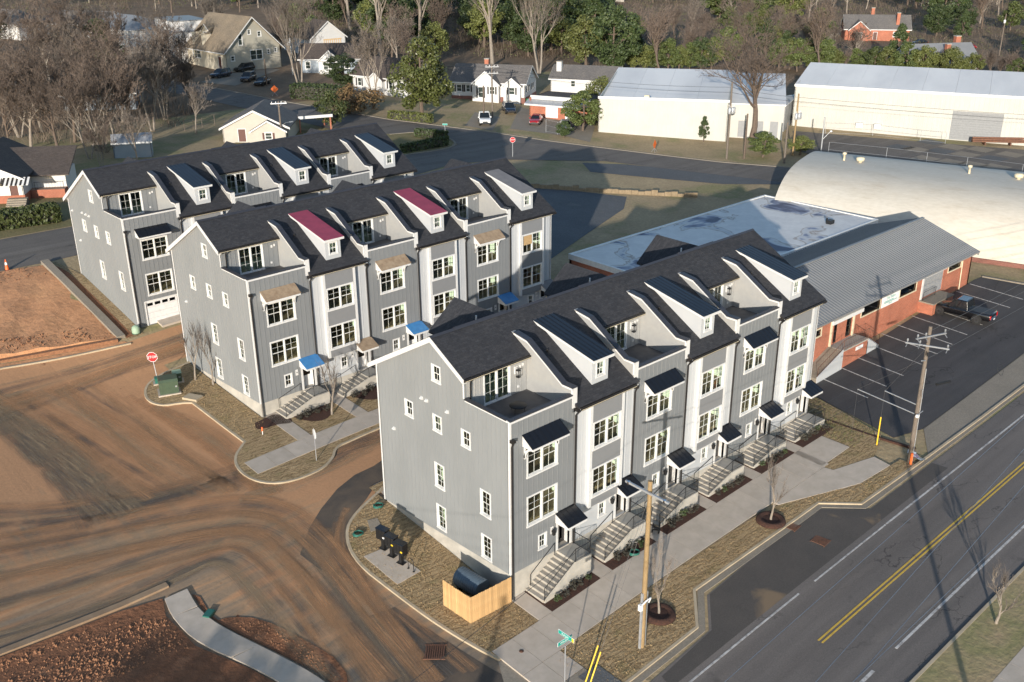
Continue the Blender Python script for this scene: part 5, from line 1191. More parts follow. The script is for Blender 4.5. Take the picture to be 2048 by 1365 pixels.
def flat_store():
    r = thing('flat_roofed_building', 'low brick building with a stained white flat roof behind the shop', 'building', (37.3, 16.8, 0))
    W_, D_, H_ = 34.6, 15.2, 4.55
    b = MB()
    b.wall([(-D_, -.6), (0, -.6), (0, H_ - .55), (-D_, H_ - .55)], [], .3, (0, 0, 0), (0, -1, 0), (0, 0, 1), 'red_brick'); b.wall([(0, -.6), (W_, -.6), (W_, H_ - .55), (0, H_ - .55)], [], .3, (0, 0, 0), (1, 0, 0), (0, 0, 1), 'red_brick')
    b.wall([(0, -.6), (D_, -.6), (D_, H_ - .55), (0, H_ - .55)], [], .3, (W_, 0, 0), (0, 1, 0), (0, 0, 1), 'red_brick'); b.wall([(-W_, -.6), (0, -.6), (0, H_ - .55), (-W_, H_ - .55)], [], .3, (0, D_, 0), (-1, 0, 0), (0, 0, 1), 'red_brick'); b.build('wall', r)
    box_ob('roof', r, .2, W_ - .2, .2, D_ - .2, H_ - .3, H_ - .08, 'stained_membrane')
    b = MB()
    for x0, x1, y0, y1 in ((-.08, .2, -.08, D_ + .08), (W_ - .2, W_ + .08, -.08, D_ + .08), (.2, W_ - .2, -.08, .2), (.2, W_ - .2, D_ - .2, D_ + .08)): b.box(x0, x1, y0, y1, H_ - .55, H_ + .02, 'white_paint_metal')
    b.build('roof_edge', r)
    b = MB(); b.cyl(29.5, 3.4, H_ - .1, H_ + .45, .12, 'lamp_black', 8); b.box(29.0, 29.8, 2.6, 3.2, H_ - .08, H_ + .35, 'lamp_black'); b.build('roof_vent', r)
    b = MB(); b.cyl(14.5, 6, H_ - .1, H_ + .6, .06, 'lamp_black', 8); b.build('vent_pipe', r)
flat_store()

def vault():
    a = math.atan2(-.957, .29)
    r = thing('vaulted_hall', 'long weathered cream barrel vaulted hall right of the flat white roof', 'hall', (82.2, 33.4, 0), a)
    # local x runs along the axis (towards the right of the picture), local y across: near side is negative
    n = 28; prof = []
    for i in range(n + 1):
        s = -13.1 * math.cos(math.pi * i / n); q = abs(s) / 13.1; prof.append((s, .9 + 6.6 * max(0.0, 1 - q ** 3.0) ** .5))
    prof[0] = (-13.1, 1.2); prof[-1] = (13.1, 1.2)
    L_ = 74; b = MB(); nx = 30
    vs_ = [(i * L_ / nx, y, z) for i in range(nx + 1) for y, z in prof]; m = n + 1
    b.add(vs_, [(i * m + k, i * m + k + 1, (i + 1) * m + k + 1, (i + 1) * m + k)[::-1] for i in range(nx) for k in range(n)], 'vault_shell', True); b.build('roof_shell', r)
    b = MB(); b.prism([(0.05, y, z - .03) for y, z in prof] + [(0.05, 13.0, -1), (0.05, -13.0, -1)], (.3, 0, 0), 'vault_shell'); b.build('end_wall', r)
    b = MB(); b.box(.4, L_, -13.3, -13.0, -1, 1.25, 'dark_brick'); b.box(.4, L_, 13.0, 13.3, -1, 1.25, 'dark_brick'); b.build('plinth', r)
    for i in range(12):
        box_ob('roof_rib', r, 3 + i * 6, 3.06 + i * 6, -1, 1, 7.49, 7.515, 'vault_shell')
    for x, kind in ((5.0, 0), (7.1, 1), (20.0, 0), (25.5, 1), (36, 0), (42, 1)):
        q = MB()
        if kind: q.lathe([(.22, 7.3), (.22, 7.7), (.5, 7.72), (.55, 8.05), (.4, 8.2), (0, 8.22)], 'cream_paint', 12, (x, 0.3, 0))
        else: q.lathe([(.14, 7.3), (.14, 8.25), (.26, 8.27), (.26, 8.5), (0, 8.55)], 'cream_paint', 10, (x, 0.6, 0))
        q.build('roof_vent', r)
vault()

def shed_hall(name, label, x, y, ang, w, d, h, hb, door=None, m='cream_cladding', extra=None, parapet=.0):
    """metal-clad hall: front wall along local x, single slope roof rising to the back"""
    r = thing(name, label, 'warehouse', (x, y, T(x, y) - .3), R(ang))
    z0 = -1.5
    holes = [door] if door else []
    b = MB(); b.wall([(0, z0), (w, z0), (w, h), (0, h)], holes, .2, (0, 0, 0), (1, 0, 0), (0, 0, 1), m); b.build('front_wall', r)
    b = MB(); b.wall([(-d, z0), (0, z0), (0, h - .02), (-d, hb)], [], .2, (0, 0, 0), (0, -1, 0), (0, 0, 1), m); b.wall([(0, z0), (d, z0), (d, hb), (0, h - .02)], [], .2, (w, 0, 0), (0, 1, 0), (0, 0, 1), m); b.wall([(-w, z0), (0, z0), (0, hb), (-w, hb)], [], .2, (0, d, 0), (-1, 0, 0), (0, 0, 1), m); b.build('side_wall', r)
    n = max(4, int(w / 5.2)); y0 = -.1 if not parapet else .22; za = h - parapet; sl = (hb - za) / d
    for i in range(n):
        q = MB(); a, c = w * i / n + (.012 if i else -.1), w * (i + 1) / n - (.012 if i < n - 1 else -.1)
        q.hexa([(a, y0, za), (c, y0, za), (c, d + .1, hb), (a, d + .1, hb), (a, y0, za + .12), (c, y0, za + .12), (c, d + .1, hb + .12), (a, d + .1, hb + .12)], 'white_roof_sheet'); q.build('roof_panel', r)
    b = MB(); b.box(-.12, w + .12, -.16, -.003, h - .28, h + .1, 'white_paint_metal'); b.build('roof_edge', r)
    n = int(w / .75)
    for i in range(1, n):
        x_ = w * i / n; lo_ = -.4
        if door and door[0] - .1 < x_ < door[1] + .1: lo_ = door[3] + .05
        def rb(a_=round(lo_, 2)):
            q = MB(); q.box(-.05, .05, -.045, .0, a_, h - .3, m); return q.mesh('cladding_rib')
        put('cladding_rib', cached(('rib', m, h, round(lo_, 2)), rb), r, (x_, 0, 0))
    if door:
        a, c, e, f = door; q = MB()
        for i in range(12): q.box(a, c, .06, .1, e + (f - e) * i / 12, e + (f - e) * (i + 1) / 12 - .03, 'roller_grey')
        q.build('roller_door', r); box_ob('door_backing', r, a - .1, c + .1, .21, .24, -.5, f + .1, 'roller_grey')
    return r
w1 = shed_hall('warehouse', 'low white metal warehouse left of the large bare tree', 92.6, 79.8, -55.5, 21.5, 25, 6.2, 7.6, parapet=.9)
b = MB(); b.box(7.6, 8.4, .3, .9, 5.2, 6.6, 'cream_paint'); b.build('roof_vent', w1)
b = MB(); b.box(21.55, 30.5, 3.5, 24, -1.5, 5.1, 'cream_cladding'); b.build('side_wing', w1)
b = MB(); b.hexa([(21.52, 3.3, 5.11), (30.7, 3.3, 5.11), (30.7, 24, 7.3), (21.52, 24, 7.3), (21.52, 3.3, 5.25), (30.7, 3.3, 5.25), (30.7, 24, 7.45), (21.52, 24, 7.45)], 'white_roof_sheet'); b.build('side_wing_roof', w1)
for x_ in (23.2, 26.0, 28.4): box_ob('wing_opening', w1, x_, x_ + 1.3, 3.46, 3.499, -.3, 2.4, 'roller_grey')
w2 = shed_hall('warehouse', 'long cream metal warehouse with a grey roller door at the right', 124.4, 62.4, -66.8, 78, 15.5, 7.45, 9.3, (26.1, 33.9, -.1, 4.6))
for x_ in (11, 14): box_ob('wall_unit', w2, x_, x_ + 1.2, -.9, -.02, .9, 1.7, 'white_paint_metal')
b = MB(); b.hexa([(-9, -6, -1), (-.3, -6, -1), (-.3, 8, -1), (-9, 8, -1), (-9, -6, 2.6), (-.3, -6, 4.6), (-.3, 8, 4.6), (-9, 8, 2.6)], 'roller_grey'); b.build('annexe', w2)
b = MB(); b.hexa([(-9.3, -6.3, 2.55), (-.25, -6.3, 4.62), (-.25, 8.2, 4.62), (-9.3, 8.2, 2.55), (-9.3, -6.3, 2.65), (-.25, -6.3, 4.74), (-.25, 8.2, 4.74), (-9.3, 8.2, 2.65)], 'white_roof_sheet'); b.build('annexe_roof', w2)

# ---------------------------------------------------------------- houses
HOUSES = []
def house(label, x, y, ang, w, d, h, rh, wallm, roofm, ridge='x', wins=(), doors=(), chim=(), porch=None, dormer=None, base=None, cat='house', name='house', ov=.4, shutters=None, zoff=0.0, gablem=None):
    """front-left corner at x,y; front wall along local x faces local -y; ridge 'x' runs along the front, 'y' points its gable at the street"""
    r = thing(name, label, cat, (x, y, T(x, y) + zoff), R(ang))
    HOUSES.append((x + math.cos(R(ang)) * w / 2 - math.sin(R(ang)) * d / 2, y + math.sin(R(ang)) * w / 2 + math.cos(R(ang)) * d / 2, (w + d) / 3.4))
    hs = {'f': [], 'r': [], 'l': []}
    for f, a, c, z0, z1 in list(wins) + list(doors): hs[f].append((a, c, z0, z1))
    gm = gablem or wallm
    fo = [(0, -1), (w, -1), (w, h), (0, h)]; so = [(0, -1), (d, -1), (d, h), (0, h)]
    if ridge == 'y': fo = [(0, -1), (w, -1), (w, h), (w / 2, h + rh), (0, h)]
    elif ridge == 'x': so = [(0, -1), (d, -1), (d, h), (d / 2, h + rh), (0, h)]
    b = MB(); b.wall(fo, hs['f'], .18, (0, 0, 0), (1, 0, 0), (0, 0, 1), wallm if ridge != 'y' else gm); b.build('front_wall', r)
    b = MB(); b.wall(so, hs['r'], .18, (w, 0, 0), (0, 1, 0), (0, 0, 1), gm if ridge == 'x' else wallm); b.build('side_wall', r)
    b = MB(); b.wall([(-p[0], p[1]) for p in so][::-1], [(-c, -a, z0, z1) for a, c, z0, z1 in hs['l']], .18, (0, 0, 0), (0, -1, 0), (0, 0, 1), gm if ridge == 'x' else wallm); b.build('side_wall', r)
    b = MB(); b.wall([(-p[0], p[1]) for p in fo][::-1], [], .18, (0, d, 0), (-1, 0, 0), (0, 0, 1), wallm); b.build('rear_wall', r)
    if base: box_ob('plinth', r, -.04, w + .04, -.04, d + .04, -1.2, base[1], base[0])
    def slope(p0, p1, p2, p3):
        q = MB(); t = Vector((0, 0, .14)); P = [Vector(p) for p in (p0, p1, p2, p3)]
        q.hexa([tuple(p) for p in P] + [tuple(p + t) for p in P], roofm); q.build('roof', r)
    if ridge == 'x':
        k = rh / (d / 2); slope((-ov, -ov, h - ov * k), (w + ov, -ov, h - ov * k), (w + ov, d / 2, h + rh), (-ov, d / 2, h + rh)); slope((w + ov, d + ov, h - ov * k), (-ov, d + ov, h - ov * k), (-ov, d / 2, h + rh), (w + ov, d / 2, h + rh))
        tr = MB()
        for xx in (-ov - .03, w + ov):
            for (ya, za), (yb_, zb_) in (((-ov, h - ov * k), (d / 2, h + rh)), ((d / 2, h + rh), (d + ov, h - ov * k))): tr.hexa([(xx, ya, za - .16), (xx + .03, ya, za - .16), (xx + .03, yb_, zb_ - .16), (xx, yb_, zb_ - .16), (xx, ya, za + .1), (xx + .03, ya, za + .1), (xx + .03, yb_, zb_ + .1), (xx, yb_, zb_ + .1)], 'white_trim')
        tr.box(-ov, w + ov, -ov - .03, -ov, h - ov * k - .1, h - ov * k + .1, 'white_trim'); tr.build('roof_trim', r)
    elif ridge == 'y':
        k = rh / (w / 2); slope((-ov, d + ov, h - ov * k), (-ov, -ov, h - ov * k), (w / 2, -ov, h + rh), (w / 2, d + ov, h + rh)); slope((w + ov, -ov, h - ov * k), (w + ov, d + ov, h - ov * k), (w / 2, d + ov, h + rh), (w / 2, -ov, h + rh))
        tr = MB()
        for (xa, za), (xb_, zb_) in (((-ov, h - ov * k), (w / 2, h + rh)), ((w / 2, h + rh), (w + ov, h - ov * k))): tr.hexa([(xa, -ov - .03, za - .18), (xb_, -ov - .03, zb_ - .18), (xb_, -ov, zb_ - .18), (xa, -ov, za - .18), (xa, -ov - .03, za + .1), (xb_, -ov - .03, zb_ + .1), (xb_, -ov, zb_ + .1), (xa, -ov, za + .1)], 'white_trim')
        tr.build('roof_trim', r)
    elif ridge == 'hip':
        i = min(w, d) / 2; A, B_, C_, D2 = (-ov, -ov, h - .1), (w + ov, -ov, h - .1), (w + ov, d + ov, h - .1), (-ov, d + ov, h - .1)
        if w >= d: e0, e1 = (i, d / 2, h + rh), (w - i, d / 2, h + rh); F = [(A, B_, e1, e0), (B_, C_, e1), (C_, D2, e0, e1), (D2, A, e0)]
        else: e0, e1 = (w / 2, i, h + rh), (w / 2, d - i, h + rh); F = [(A, B_, e0), (B_, C_, e1, e0), (C_, D2, e1), (D2, A, e0, e1)]
        for f in F:
            q = MB(); q.poly(f, roofm); q.prism([tuple(Vector(p) - Vector((0, 0, .01))) for p in f], (0, 0, -.12), 'white_trim'); q.build('roof', r)
    else:
        box_ob('roof', r, -.1, w + .1, -.1, d + .1, h, h + .2, roofm)
    for f, a, c, z0, z1 in wins:
        loc, rz_ = {'f': ((a, 0, z0), 0), 'r': ((w, a, z0), math.pi / 2), 'l': ((0, c, z0), -math.pi / 2)}[f]
        wo_ = window(r, c - a, z1 - z0, loc, rz_, units=2 if c - a > 1.5 else 1, lites=((1, 1), (1, 1)), casing=.1)
        q = MB(); q.box(.05, c - a - .05, .13, .16, .03, z1 - z0 - .03, 'interior_dark'); q.build('shade', wo_)
        if shutters:
            for xs in (-.42, c - a + .12): box_ob('shutter', wo_, xs, xs + .3, -.06, -.04, 0, z1 - z0, shutters)
    for f, a, c, z0, z1 in doors:
        loc, rz_ = {'f': ((a, 0, z0), 0), 'r': ((w, a, z0), math.pi / 2), 'l': ((0, c, z0), -math.pi / 2)}[f]
        q = MB(); q.box(0, c - a, .06, .1, 0, z1 - z0, 'brown_door'); q.box(-.1, 0, -.03, .05, 0, z1 - z0 + .1, 'white_trim'); q.box(c - a, c - a + .1, -.03, .05, 0, z1 - z0 + .1, 'white_trim'); q.box(0, c - a, -.03, .05, z1 - z0, z1 - z0 + .1, 'white_trim'); q.build('door', r, loc, rz_)
    for cx_, cy_, s_, top_, m in chim:
        q = MB(); q.box(cx_ - s_ / 2, cx_ + s_ / 2, cy_ - s_ / 2, cy_ + s_ / 2, h - .5, top_, m); q.box(cx_ - s_ / 2 - .07, cx_ + s_ / 2 + .07, cy_ - s_ / 2 - .07, cy_ + s_ / 2 + .07, top_, top_ + .15, 'concrete_step'); q.build('chimney', r)
    for p in (porch or []):   # projecting gable: a, c, depth, height, rise, with own windows
        a, c, pd, ph, pr, pm, pw = p; hh = [(u0, u1, z0, z1) for u0, u1, z0, z1 in pw]
        q = MB(); q.wall([(a, -1), (c, -1), (c, ph), ((a + c) / 2, ph + pr), (a, ph)], hh, .15, (0, -pd, 0), (1, 0, 0), (0, 0, 1), pm); q.box(a, a + .15, -pd + .15, -.003, -1, ph, pm); q.box(c - .15, c, -pd + .15, -.003, -1, ph, pm); pg = q.build('gable_porch', r)
        k = pr / ((c - a) / 2); o2 = .3; yb_ = d * .45
        for s_ in (0, 1):
            xa = a - o2 if s_ == 0 else c + o2; z_ = ph - o2 * k; xm = (a + c) / 2; q = MB(); pts_ = [(xa, -pd - .3, z_), (xm, -pd - .3, ph + pr), (xm, yb_, ph + pr), (xa, yb_ * .1, z_)]
            if s_: pts_ = pts_[::-1]
            q.hexa(pts_ + [(p_[0], p_[1], p_[2] + .13) for p_ in pts_], roofm); q.build('porch_roof', pg)
            q = MB(); q.hexa([(xa, -pd - .33, z_ - .14), (xm, -pd - .33, ph + pr - .14), (xm, -pd - .3, ph + pr - .14), (xa, -pd - .3, z_ - .14), (xa, -pd - .33, z_ + .1), (xm, -pd - .33, ph + pr + .1), (xm, -pd - .3, ph + pr + .1), (xa, -pd - .3, z_ + .1)], 'white_trim'); q.build('porch_trim', pg)
        for u0, u1, z0, z1 in pw: 
            wo_ = window(r, u1 - u0, z1 - z0, (u0, -pd, z0), units=1, lites=((1, 1), (1, 1)), casing=.1)
            box_ob('shade', wo_, .05, u1 - u0 - .05, .13, .16, .03, z1 - z0 - .03, 'interior_dark')
            if shutters:
                for xs in (-.42, u1 - u0 + .12): box_ob('shutter', wo_, xs, xs + .3, -.06, -.04, 0, z1 - z0, shutters)
    return r
mat('interior_dark', (0.035, 0.04, 0.045), rough=0.8)

hA = house('white bungalow with grey roof and front gable behind the white pickup', 90.4, 116.4, -58, 14.6, 8.5, 3.3, 2.6, 'white_house', 'grey_shingle', 'x', [('f', 1.0, 2.0, 1.3, 2.6), ('f', 2.9, 3.7, 1.3, 2.6), ('r', 1.2, 2.0, 1.4, 2.6), ('r', 2.4, 3.2, 1.4, 2.6), ('r', 5.2, 6.0, 1.4, 2.6)], chim=[(5.8, 4.6, .8, 6.9, 'red_brick')], porch=[(4.6, 9.8, 1.3, 3.1, 2.3, 'white_house', [(5.8, 6.7, .5, 2.5), (8.0, 9.0, 1.2, 2.6)]), (10.6, 13.9, .8, 2.9, 1.3, 'white_house', [(11.7, 12.8, 1.2, 2.5)])], base=('dark_brick', .55), shutters='lamp_black')
house('long white house with a white chimney right of the white bungalow', 111.8, 111.0, -61, 13.5, 7.5, 2.7, 2.1, 'white_house', 'grey_shingle', 'x', [('f', 4.2, 5.1, 1.1, 2.3), ('f', 10.2, 11.0, 1.0, 2.3), ('r', 2.0, 2.8, 1.2, 2.3)], chim=[(1.2, 2.2, 1.0, 5.6, 'white_house')])
def brick_store():
    r = thing('brick_garage', 'flat roofed brick garage with white doors behind the red car', 'garage', (91.4, 95.6, T(92, 93)), R(-69))
    holes = [(3.2, 5.6, .1, 2.2), (7.0, 8.0, .1, 2.1)]
    b = MB(); b.wall([(0, -1), (11.5, -1), (11.5, 2.5), (0, 2.5)], holes, .2, (0, 0, 0), (1, 0, 0), (0, 0, 1), 'red_brick'); b.wall([(-8, -1), (0, -1), (0, 3.4), (-8, 3.4)], [], .2, (0, 0, 0), (0, -1, 0), (0, 0, 1), 'red_brick'); b.wall([(0, -1), (8, -1), (8, 3.4), (0, 3.4)], [], .2, (11.5, 0, 0), (0, 1, 0), (0, 0, 1), 'red_brick'); b.build('wall', r)
    q = MB(); q.hexa([(-.5, -1.1, 2.35), (12, -1.1, 2.35), (12, .6, 2.95), (-.5, .6, 2.95), (-.5, -1.1, 2.47), (12, -1.1, 2.47), (12, .6, 3.07), (-.5, .6, 3.07)], 'galvanized'); q.box(-.5, 12, -1.14, -1.101, 2.2, 2.47, 'white_trim'); q.build('front_canopy', r)
    box_ob('parapet', r, -.05, 11.55, .45, .75, 3.08, 3.75, 'white_house'); box_ob('roof', r, 0, 11.5, .76, 8, 3.2, 3.4, 'dark_brown_shingle')
    for a, c, z0, z1 in holes: box_ob('door', r, a, c, .05, .1, z0, z1, 'door_white')
    box_ob('pane', r, 7.25, 7.75, .03, .049, .5, 1.9, 'dark_glass'); 
brick_store()
house('white cottage with dark shutters half hidden by the magnolia', 79.9, 134.5, -78, 15.5, 8, 3.2, 3.0, 'white_house', 'dark_brown_shingle', 'x', [('f', 1.3, 2.3, 1.0, 2.5), ('f', 9.5, 10.5, 1.0, 2.5), ('f', 12.3, 13.3, 1.0, 2.5)], [('f', 6.4, 7.5, .2, 2.4)], porch=[(5.2, 8.6, .9, 2.7, 1.3, 'white_house', [])], shutters='lamp_black')
house('two storey craftsman house with a broad brown roof and batten gable', 69.36, 184.40, -88, 17, 13.4, 4.2, 6.3, 'beige_house', 'brown_shingle', 'x', [('f', 2.5, 6.0, 1.6, 3.4), ('r', 1.2, 2.0, 1.8, 2.8), ('r', 6.0, 8.9, 1.6, 3.6), ('r', 10.2, 10.8, 2.6, 3.5), ('r', 12.0, 12.6, 2.8, 3.6), ('r', 3.4, 4.3, 4.9, 7.2), ('r', 5.8, 6.5, 7.0, 7.9), ('r', 8.2, 9.0, 6.4, 7.4)], [('f', 13.6, 14.8, .3, 2.6)], porch=[(3.0, 7.4, -2.3, 7.0, 1.6, 'beige_house', [(4.0, 6.4, 5.5, 6.9)])], gablem='batten_beige', ov=.8)
q = house('white modern box house with a stepped flat roof left of the craftsman house', 67.15, 200.73, -98, 15.6, 10, 6.2, .3, 'white_house', 'metal_roof_plain', 'flat', [('f', 4.6, 6.6, 1.6, 4.4), ('r', 2.6, 3.3, .6, 4.8), ('r', 6.6, 7.6, 2.4, 4.0), ('f', 14.2, 15.2, 2.2, 4.0)])
box_ob('upper_storey', q, .4, 13.5, 2.5, 10.5, 6.2, 8.4, 'white_house'); box_ob('upper_roof', q, .3, 13.6, 2.4, 10.6, 8.4, 8.6, 'metal_roof_plain')
house('cream cottage with a double gable just behind the rear row', 37.4, 107.0, -40, 10.0, 10, 2.3, 2.5, 'cream_house', 'grey_shingle', 'y', [], [('f', 2.4, 3.5, .1, 2.0)], porch=[(4.6, 9.8, 1.1, 1.9, 1.5, 'cream_house', [(6.7, 7.7, .6, 1.6)])], shutters='brown_door')
cp = thing('carport', 'small grey roofed carport right of the cream cottage', 'carport', (50.5, 106.5, T(50.5, 106.5)), R(-20))
box_ob('roof', cp, 0, 5.5, -.3, 5.5, 2.5, 2.75, 'grey_shingle'); box_ob('fascia', cp, -.05, 5.55, -.35, -.301, 2.3, 2.76, 'white_trim')
for xx in (.2, 5.2):
    for yy in (0, 5): box_ob('post', cp, xx - .1, xx + .1, yy - .1, yy + .1, -.5, 2.5, 'red_brick')
house('half built gable house in white house wrap with bare timber rakes', 97.2, 177.4, -5, 9.2, 15, 4.3, 3.6, 'white_house', 'dark_brown_shingle', 'y', [])
b = MB()
for i in range(9): b.box(3.4 + i * .55, 3.55 + i * .55, -.06, -.003, 1.6, 3.6, 'raw_timber')
b.box(3.3, 8.1, -.08, -.061, 3.6, 3.85, 'raw_timber'); b.box(3.3, 8.1, -.08, -.061, 1.4, 1.6, 'raw_timber')
tag(b.build('timber_studs', None, (97.2, 177.4, T(97.2, 177.4)), R(-5)), 'row of bare timber studs on the white wrapped gable', 'timber frame')
house('small white house with two gables behind dark shrubs', 82.5, 158.5, -40, 13.5, 8, 3.0, 2.6, 'pale_blue_house', 'dark_brown_shingle', 'x', [('f', 1.2, 2.2, .8, 2.3), ('f', 9.6, 10.6, .8, 2.3), ('r', 2.6, 3.4, .8, 2.3)], porch=[(4.2, 8.8, 1.2, 2.7, 2.0, 'white_house', [(5.2, 6.2, .8, 2.2), (7.0, 8.0, .8, 2.2)])])
hl = house('white house with striped awnings and red brick base at the left edge', -6.4, 93.6, -33, 10.0, 12, 3.0, 2.5, 'white_house', 'dark_brown_shingle', 'y', [('f', 5.9, 7.2, 1.1, 2.2), ('f', 2.0, 3.4, 1.1, 2.2)], [('f', 8.5, 9.4, .9, 2.8)], base=('red_brick', .9))
for k, (a, c) in enumerate(((5.4, 7.8), (8.0, 11.0))):
    q = MB(); n = 12
    for i in range(n): q.hexa([(a + (c - a) * i / n, -1.3, 2.35), (a + (c - a) * (i + 1) / n, -1.3, 2.35), (a + (c - a) * (i + 1) / n, -.03, 3.0), (a + (c - a) * i / n, -.03, 3.0), (a + (c - a) * i / n, -1.3, 2.4), (a + (c - a) * (i + 1) / n, -1.3, 2.4), (a + (c - a) * (i + 1) / n, -.03, 3.05), (a + (c - a) * i / n, -.03, 3.05)], 'white_trim' if i % 2 else 'gutter_dark')
    q.build('awning', hl)
box_ob('wing', hl, 10.05, 14, 3.5, 8.6, -.8, 2.6, 'white_house'); box_ob('wing_base', hl, 10.04, 14.1, 3.4, 3.499, -.8, .9, 'red_brick'); 
q = MB(); q.hexa([(5.0, 2.9, 2.4), (14.6, 2.9, 2.4), (14.6, 9, 4.7), (5.0, 9, 4.7), (5.0, 2.9, 2.55), (14.6, 2.9, 2.55), (14.6, 9, 4.85), (5.0, 9, 4.85)], 'dark_brown_shingle'); q.build('wing_roof', hl)
for i in range(7): box_ob('step', hl, 8.2, 10.4, -2.6 + i * .3, -.05, -.8, -.5 + i * .19, 'old_concrete')
railing_mesh([(10.6, 2.4, .9), (13.9, 2.4, .9)], .9, 'black_iron', .3).build('railing', hl); box_ob('porch_floor', hl, 10.1, 14, 2.2, 3.39, -.8, .9, 'red_brick')
house('red brick house with a white front gable at the top right', 242.92, 122.62, -53, 18, 9, 3.2, 3.4, 'red_brick', 'grey_shingle', 'x', [('f', 13.5, 14.5, 1.0, 2.3), ('r', 2, 2.8, 1, 2.2)], [('f', 8.0, 9.0, .1, 2.2)], chim=[(8, 6.2, .9, 8.4, 'red_brick'), (14.6, 1.6, .9, 7.4, 'red_brick')], porch=[(1.0, 6.6, 1.6, 3.0, 2.4, 'red_brick', [(3.0, 4.6, .9, 2.2)])])
house('grey roofed house with two brick chimneys behind the long warehouse', 196.00, 77.13, -32, 17, 10, 2.6, 3.6, 'white_house', 'metal_roof_plain', 'x', [('f', 12, 13, 1, 2.2)], chim=[(9.5, 2.0, 1.0, 6.4, 'red_brick'), (14.5, 6.4, 1.2, 7.6, 'red_brick')], porch=[(-1.0, 4.6, 1.2, 2.4, 2.0, 'white_house', [])])
house('white house with a grey hip roof at the top left corner', 47.5, 262, -70, 17, 9, 3.6, 3.2, 'white_house', 'grey_shingle', 'hip', [('f', 1.5, 2.7, 1, 2.8), ('f', 4.5, 5.7, 1, 2.8), ('f', 9, 10.2, 1, 2.8)])
house('beige house with a long grey roof behind bare trees at top left', 61.5, 252.5, -60, 20, 9, 3.4, 2.8, 'beige_house', 'grey_shingle', 'x', [('f', 8.4, 9.6, 1, 2.6), ('f', 14, 15.2, 1, 2.6)])
hw = house('white clapboard building with a plywood covered opening at upper left', 63.0, 226.5, -84, 21, 12, 5.0, 2.6, 'white_house', 'metal_roof_plain', 'hip', [])
box_ob('plywood_panel', hw, 8.4, 15.4, -.08, -.003, .2, 3.4, 'osb_board')
house('pale house with a silver roof deep among the bare trees at left', 27.5, 146, -30, 12, 8, 2.7, 1.9, 'pale_blue_house', 'grey_shingle', 'x', [('f', 3, 4, 1, 2.2), ('f', 9, 10, 1, 2.2)])
house('dim blue grey house at the left edge under bare trees', 2.5, 165, -15, 15, 9, 3.0, 2.2, 'pale_blue_house', 'dark_brown_shingle', 'x', [('f', 8, 9, 1, 2.2), ('f', 11, 12, 1, 2.2)])
house('cream house showing through the trees at the top centre', 235, 262, -50, 18, 9, 4.2, 3.4, 'cream_house', 'grey_shingle', 'x', [('f', 4, 5.2, 1.5, 3), ('f', 10, 11.2, 1.5, 3)])
house('tall pale cream house at the top edge right of centre', 268, 247, -50, 12, 9, 6.5, 3.0, 'cream_house', 'grey_shingle', 'y', [('f', 3, 4.2, 1.5, 3), ('f', 7, 8.2, 3.5, 5)])
house('white and brick house cut off by the right edge', 238, 60, -45, 16, 9, 2.8, 2.6, 'red_brick', 'dark_brown_shingle', 'x', [('f', 3, 4, 1, 2.2)])
sh = house('small pale blue garden shed behind the rear row', 19.8, 105.6, -25, 5.2, 3.2, 2.1, .9, 'pale_blue_house', 'galvanized', 'x', [], cat='shed', name='garden_shed', ov=.15)

# ---------------------------------------------------------------- poles and wires
def gz(p): return T(p[0], p[1])
def pole(name, label, xy, h, m='pole_old', r0=.17, r1=.12, lean=(0, 0), arms=(), cat='utility pole', group=None):
    r = thing(name, label, cat, (xy[0], xy[1], gz(xy)), 0, group)
    b = MB(); b.tube([(0, 0, -.5), (lean[0] * .5, lean[1] * .5, h * .5), (lean[0], lean[1], h)], [r0, (r0 + r1) / 2, r1], m, 10); b.build('shaft', r)
    for z, ang, ln, am, off in arms:
        c, s = math.cos(ang), math.sin(ang); fx, fy = lean[0] * z / h, lean[1] * z / h
        q = MB(); q.M = Matrix.Translation((fx, fy, z)) @ Matrix.Rotation(ang, 4, 'Z'); o0 = -ln / 2 + off
        q.box(o0, o0 + ln, -.24, -.13, -.07, .07, am); 
        for t_ in (.08, .33, .67, .92):
            x_ = o0 + ln * t_; q.lathe([(.025, .07), (.03, .14), (.075, .15), (.05, .2), (.075, .22), (.04, .3), (0, .31)], 'sign_white' if am != 'pole_old' else 'galvanized', 8, (x_, -.185, 0))
        q.tube([(o0 + ln * .25, -.19, 0), (-off * 0, -.1, -.55)], .018, 'galvanized', 4); q.tube([(o0 + ln * .75, -.19, 0), (0, -.1, -.55)], .018, 'galvanized', 4)
        q.build('crossarm', r)
    return r
def wire(label, pts, rad=.011, m='wire_dark', name='wire', cat='cable', group='overhead wires'):
    """one span per pair of points, hanging in a shallow catenary"""
    b = MB(); path = []
    for (a, c, sag) in pts:
        a, c = Vector(a), Vector(c); n = 14
        path += [tuple(a.lerp(c, i / n) - Vector((0, 0, sag * 4 * (i / n) * (1 - i / n)))) for i in range(n + 1)][0 if not path else 1:]
    b.tube(path, rad, m, 4, True); return tag(b.build(name), label, cat, group)

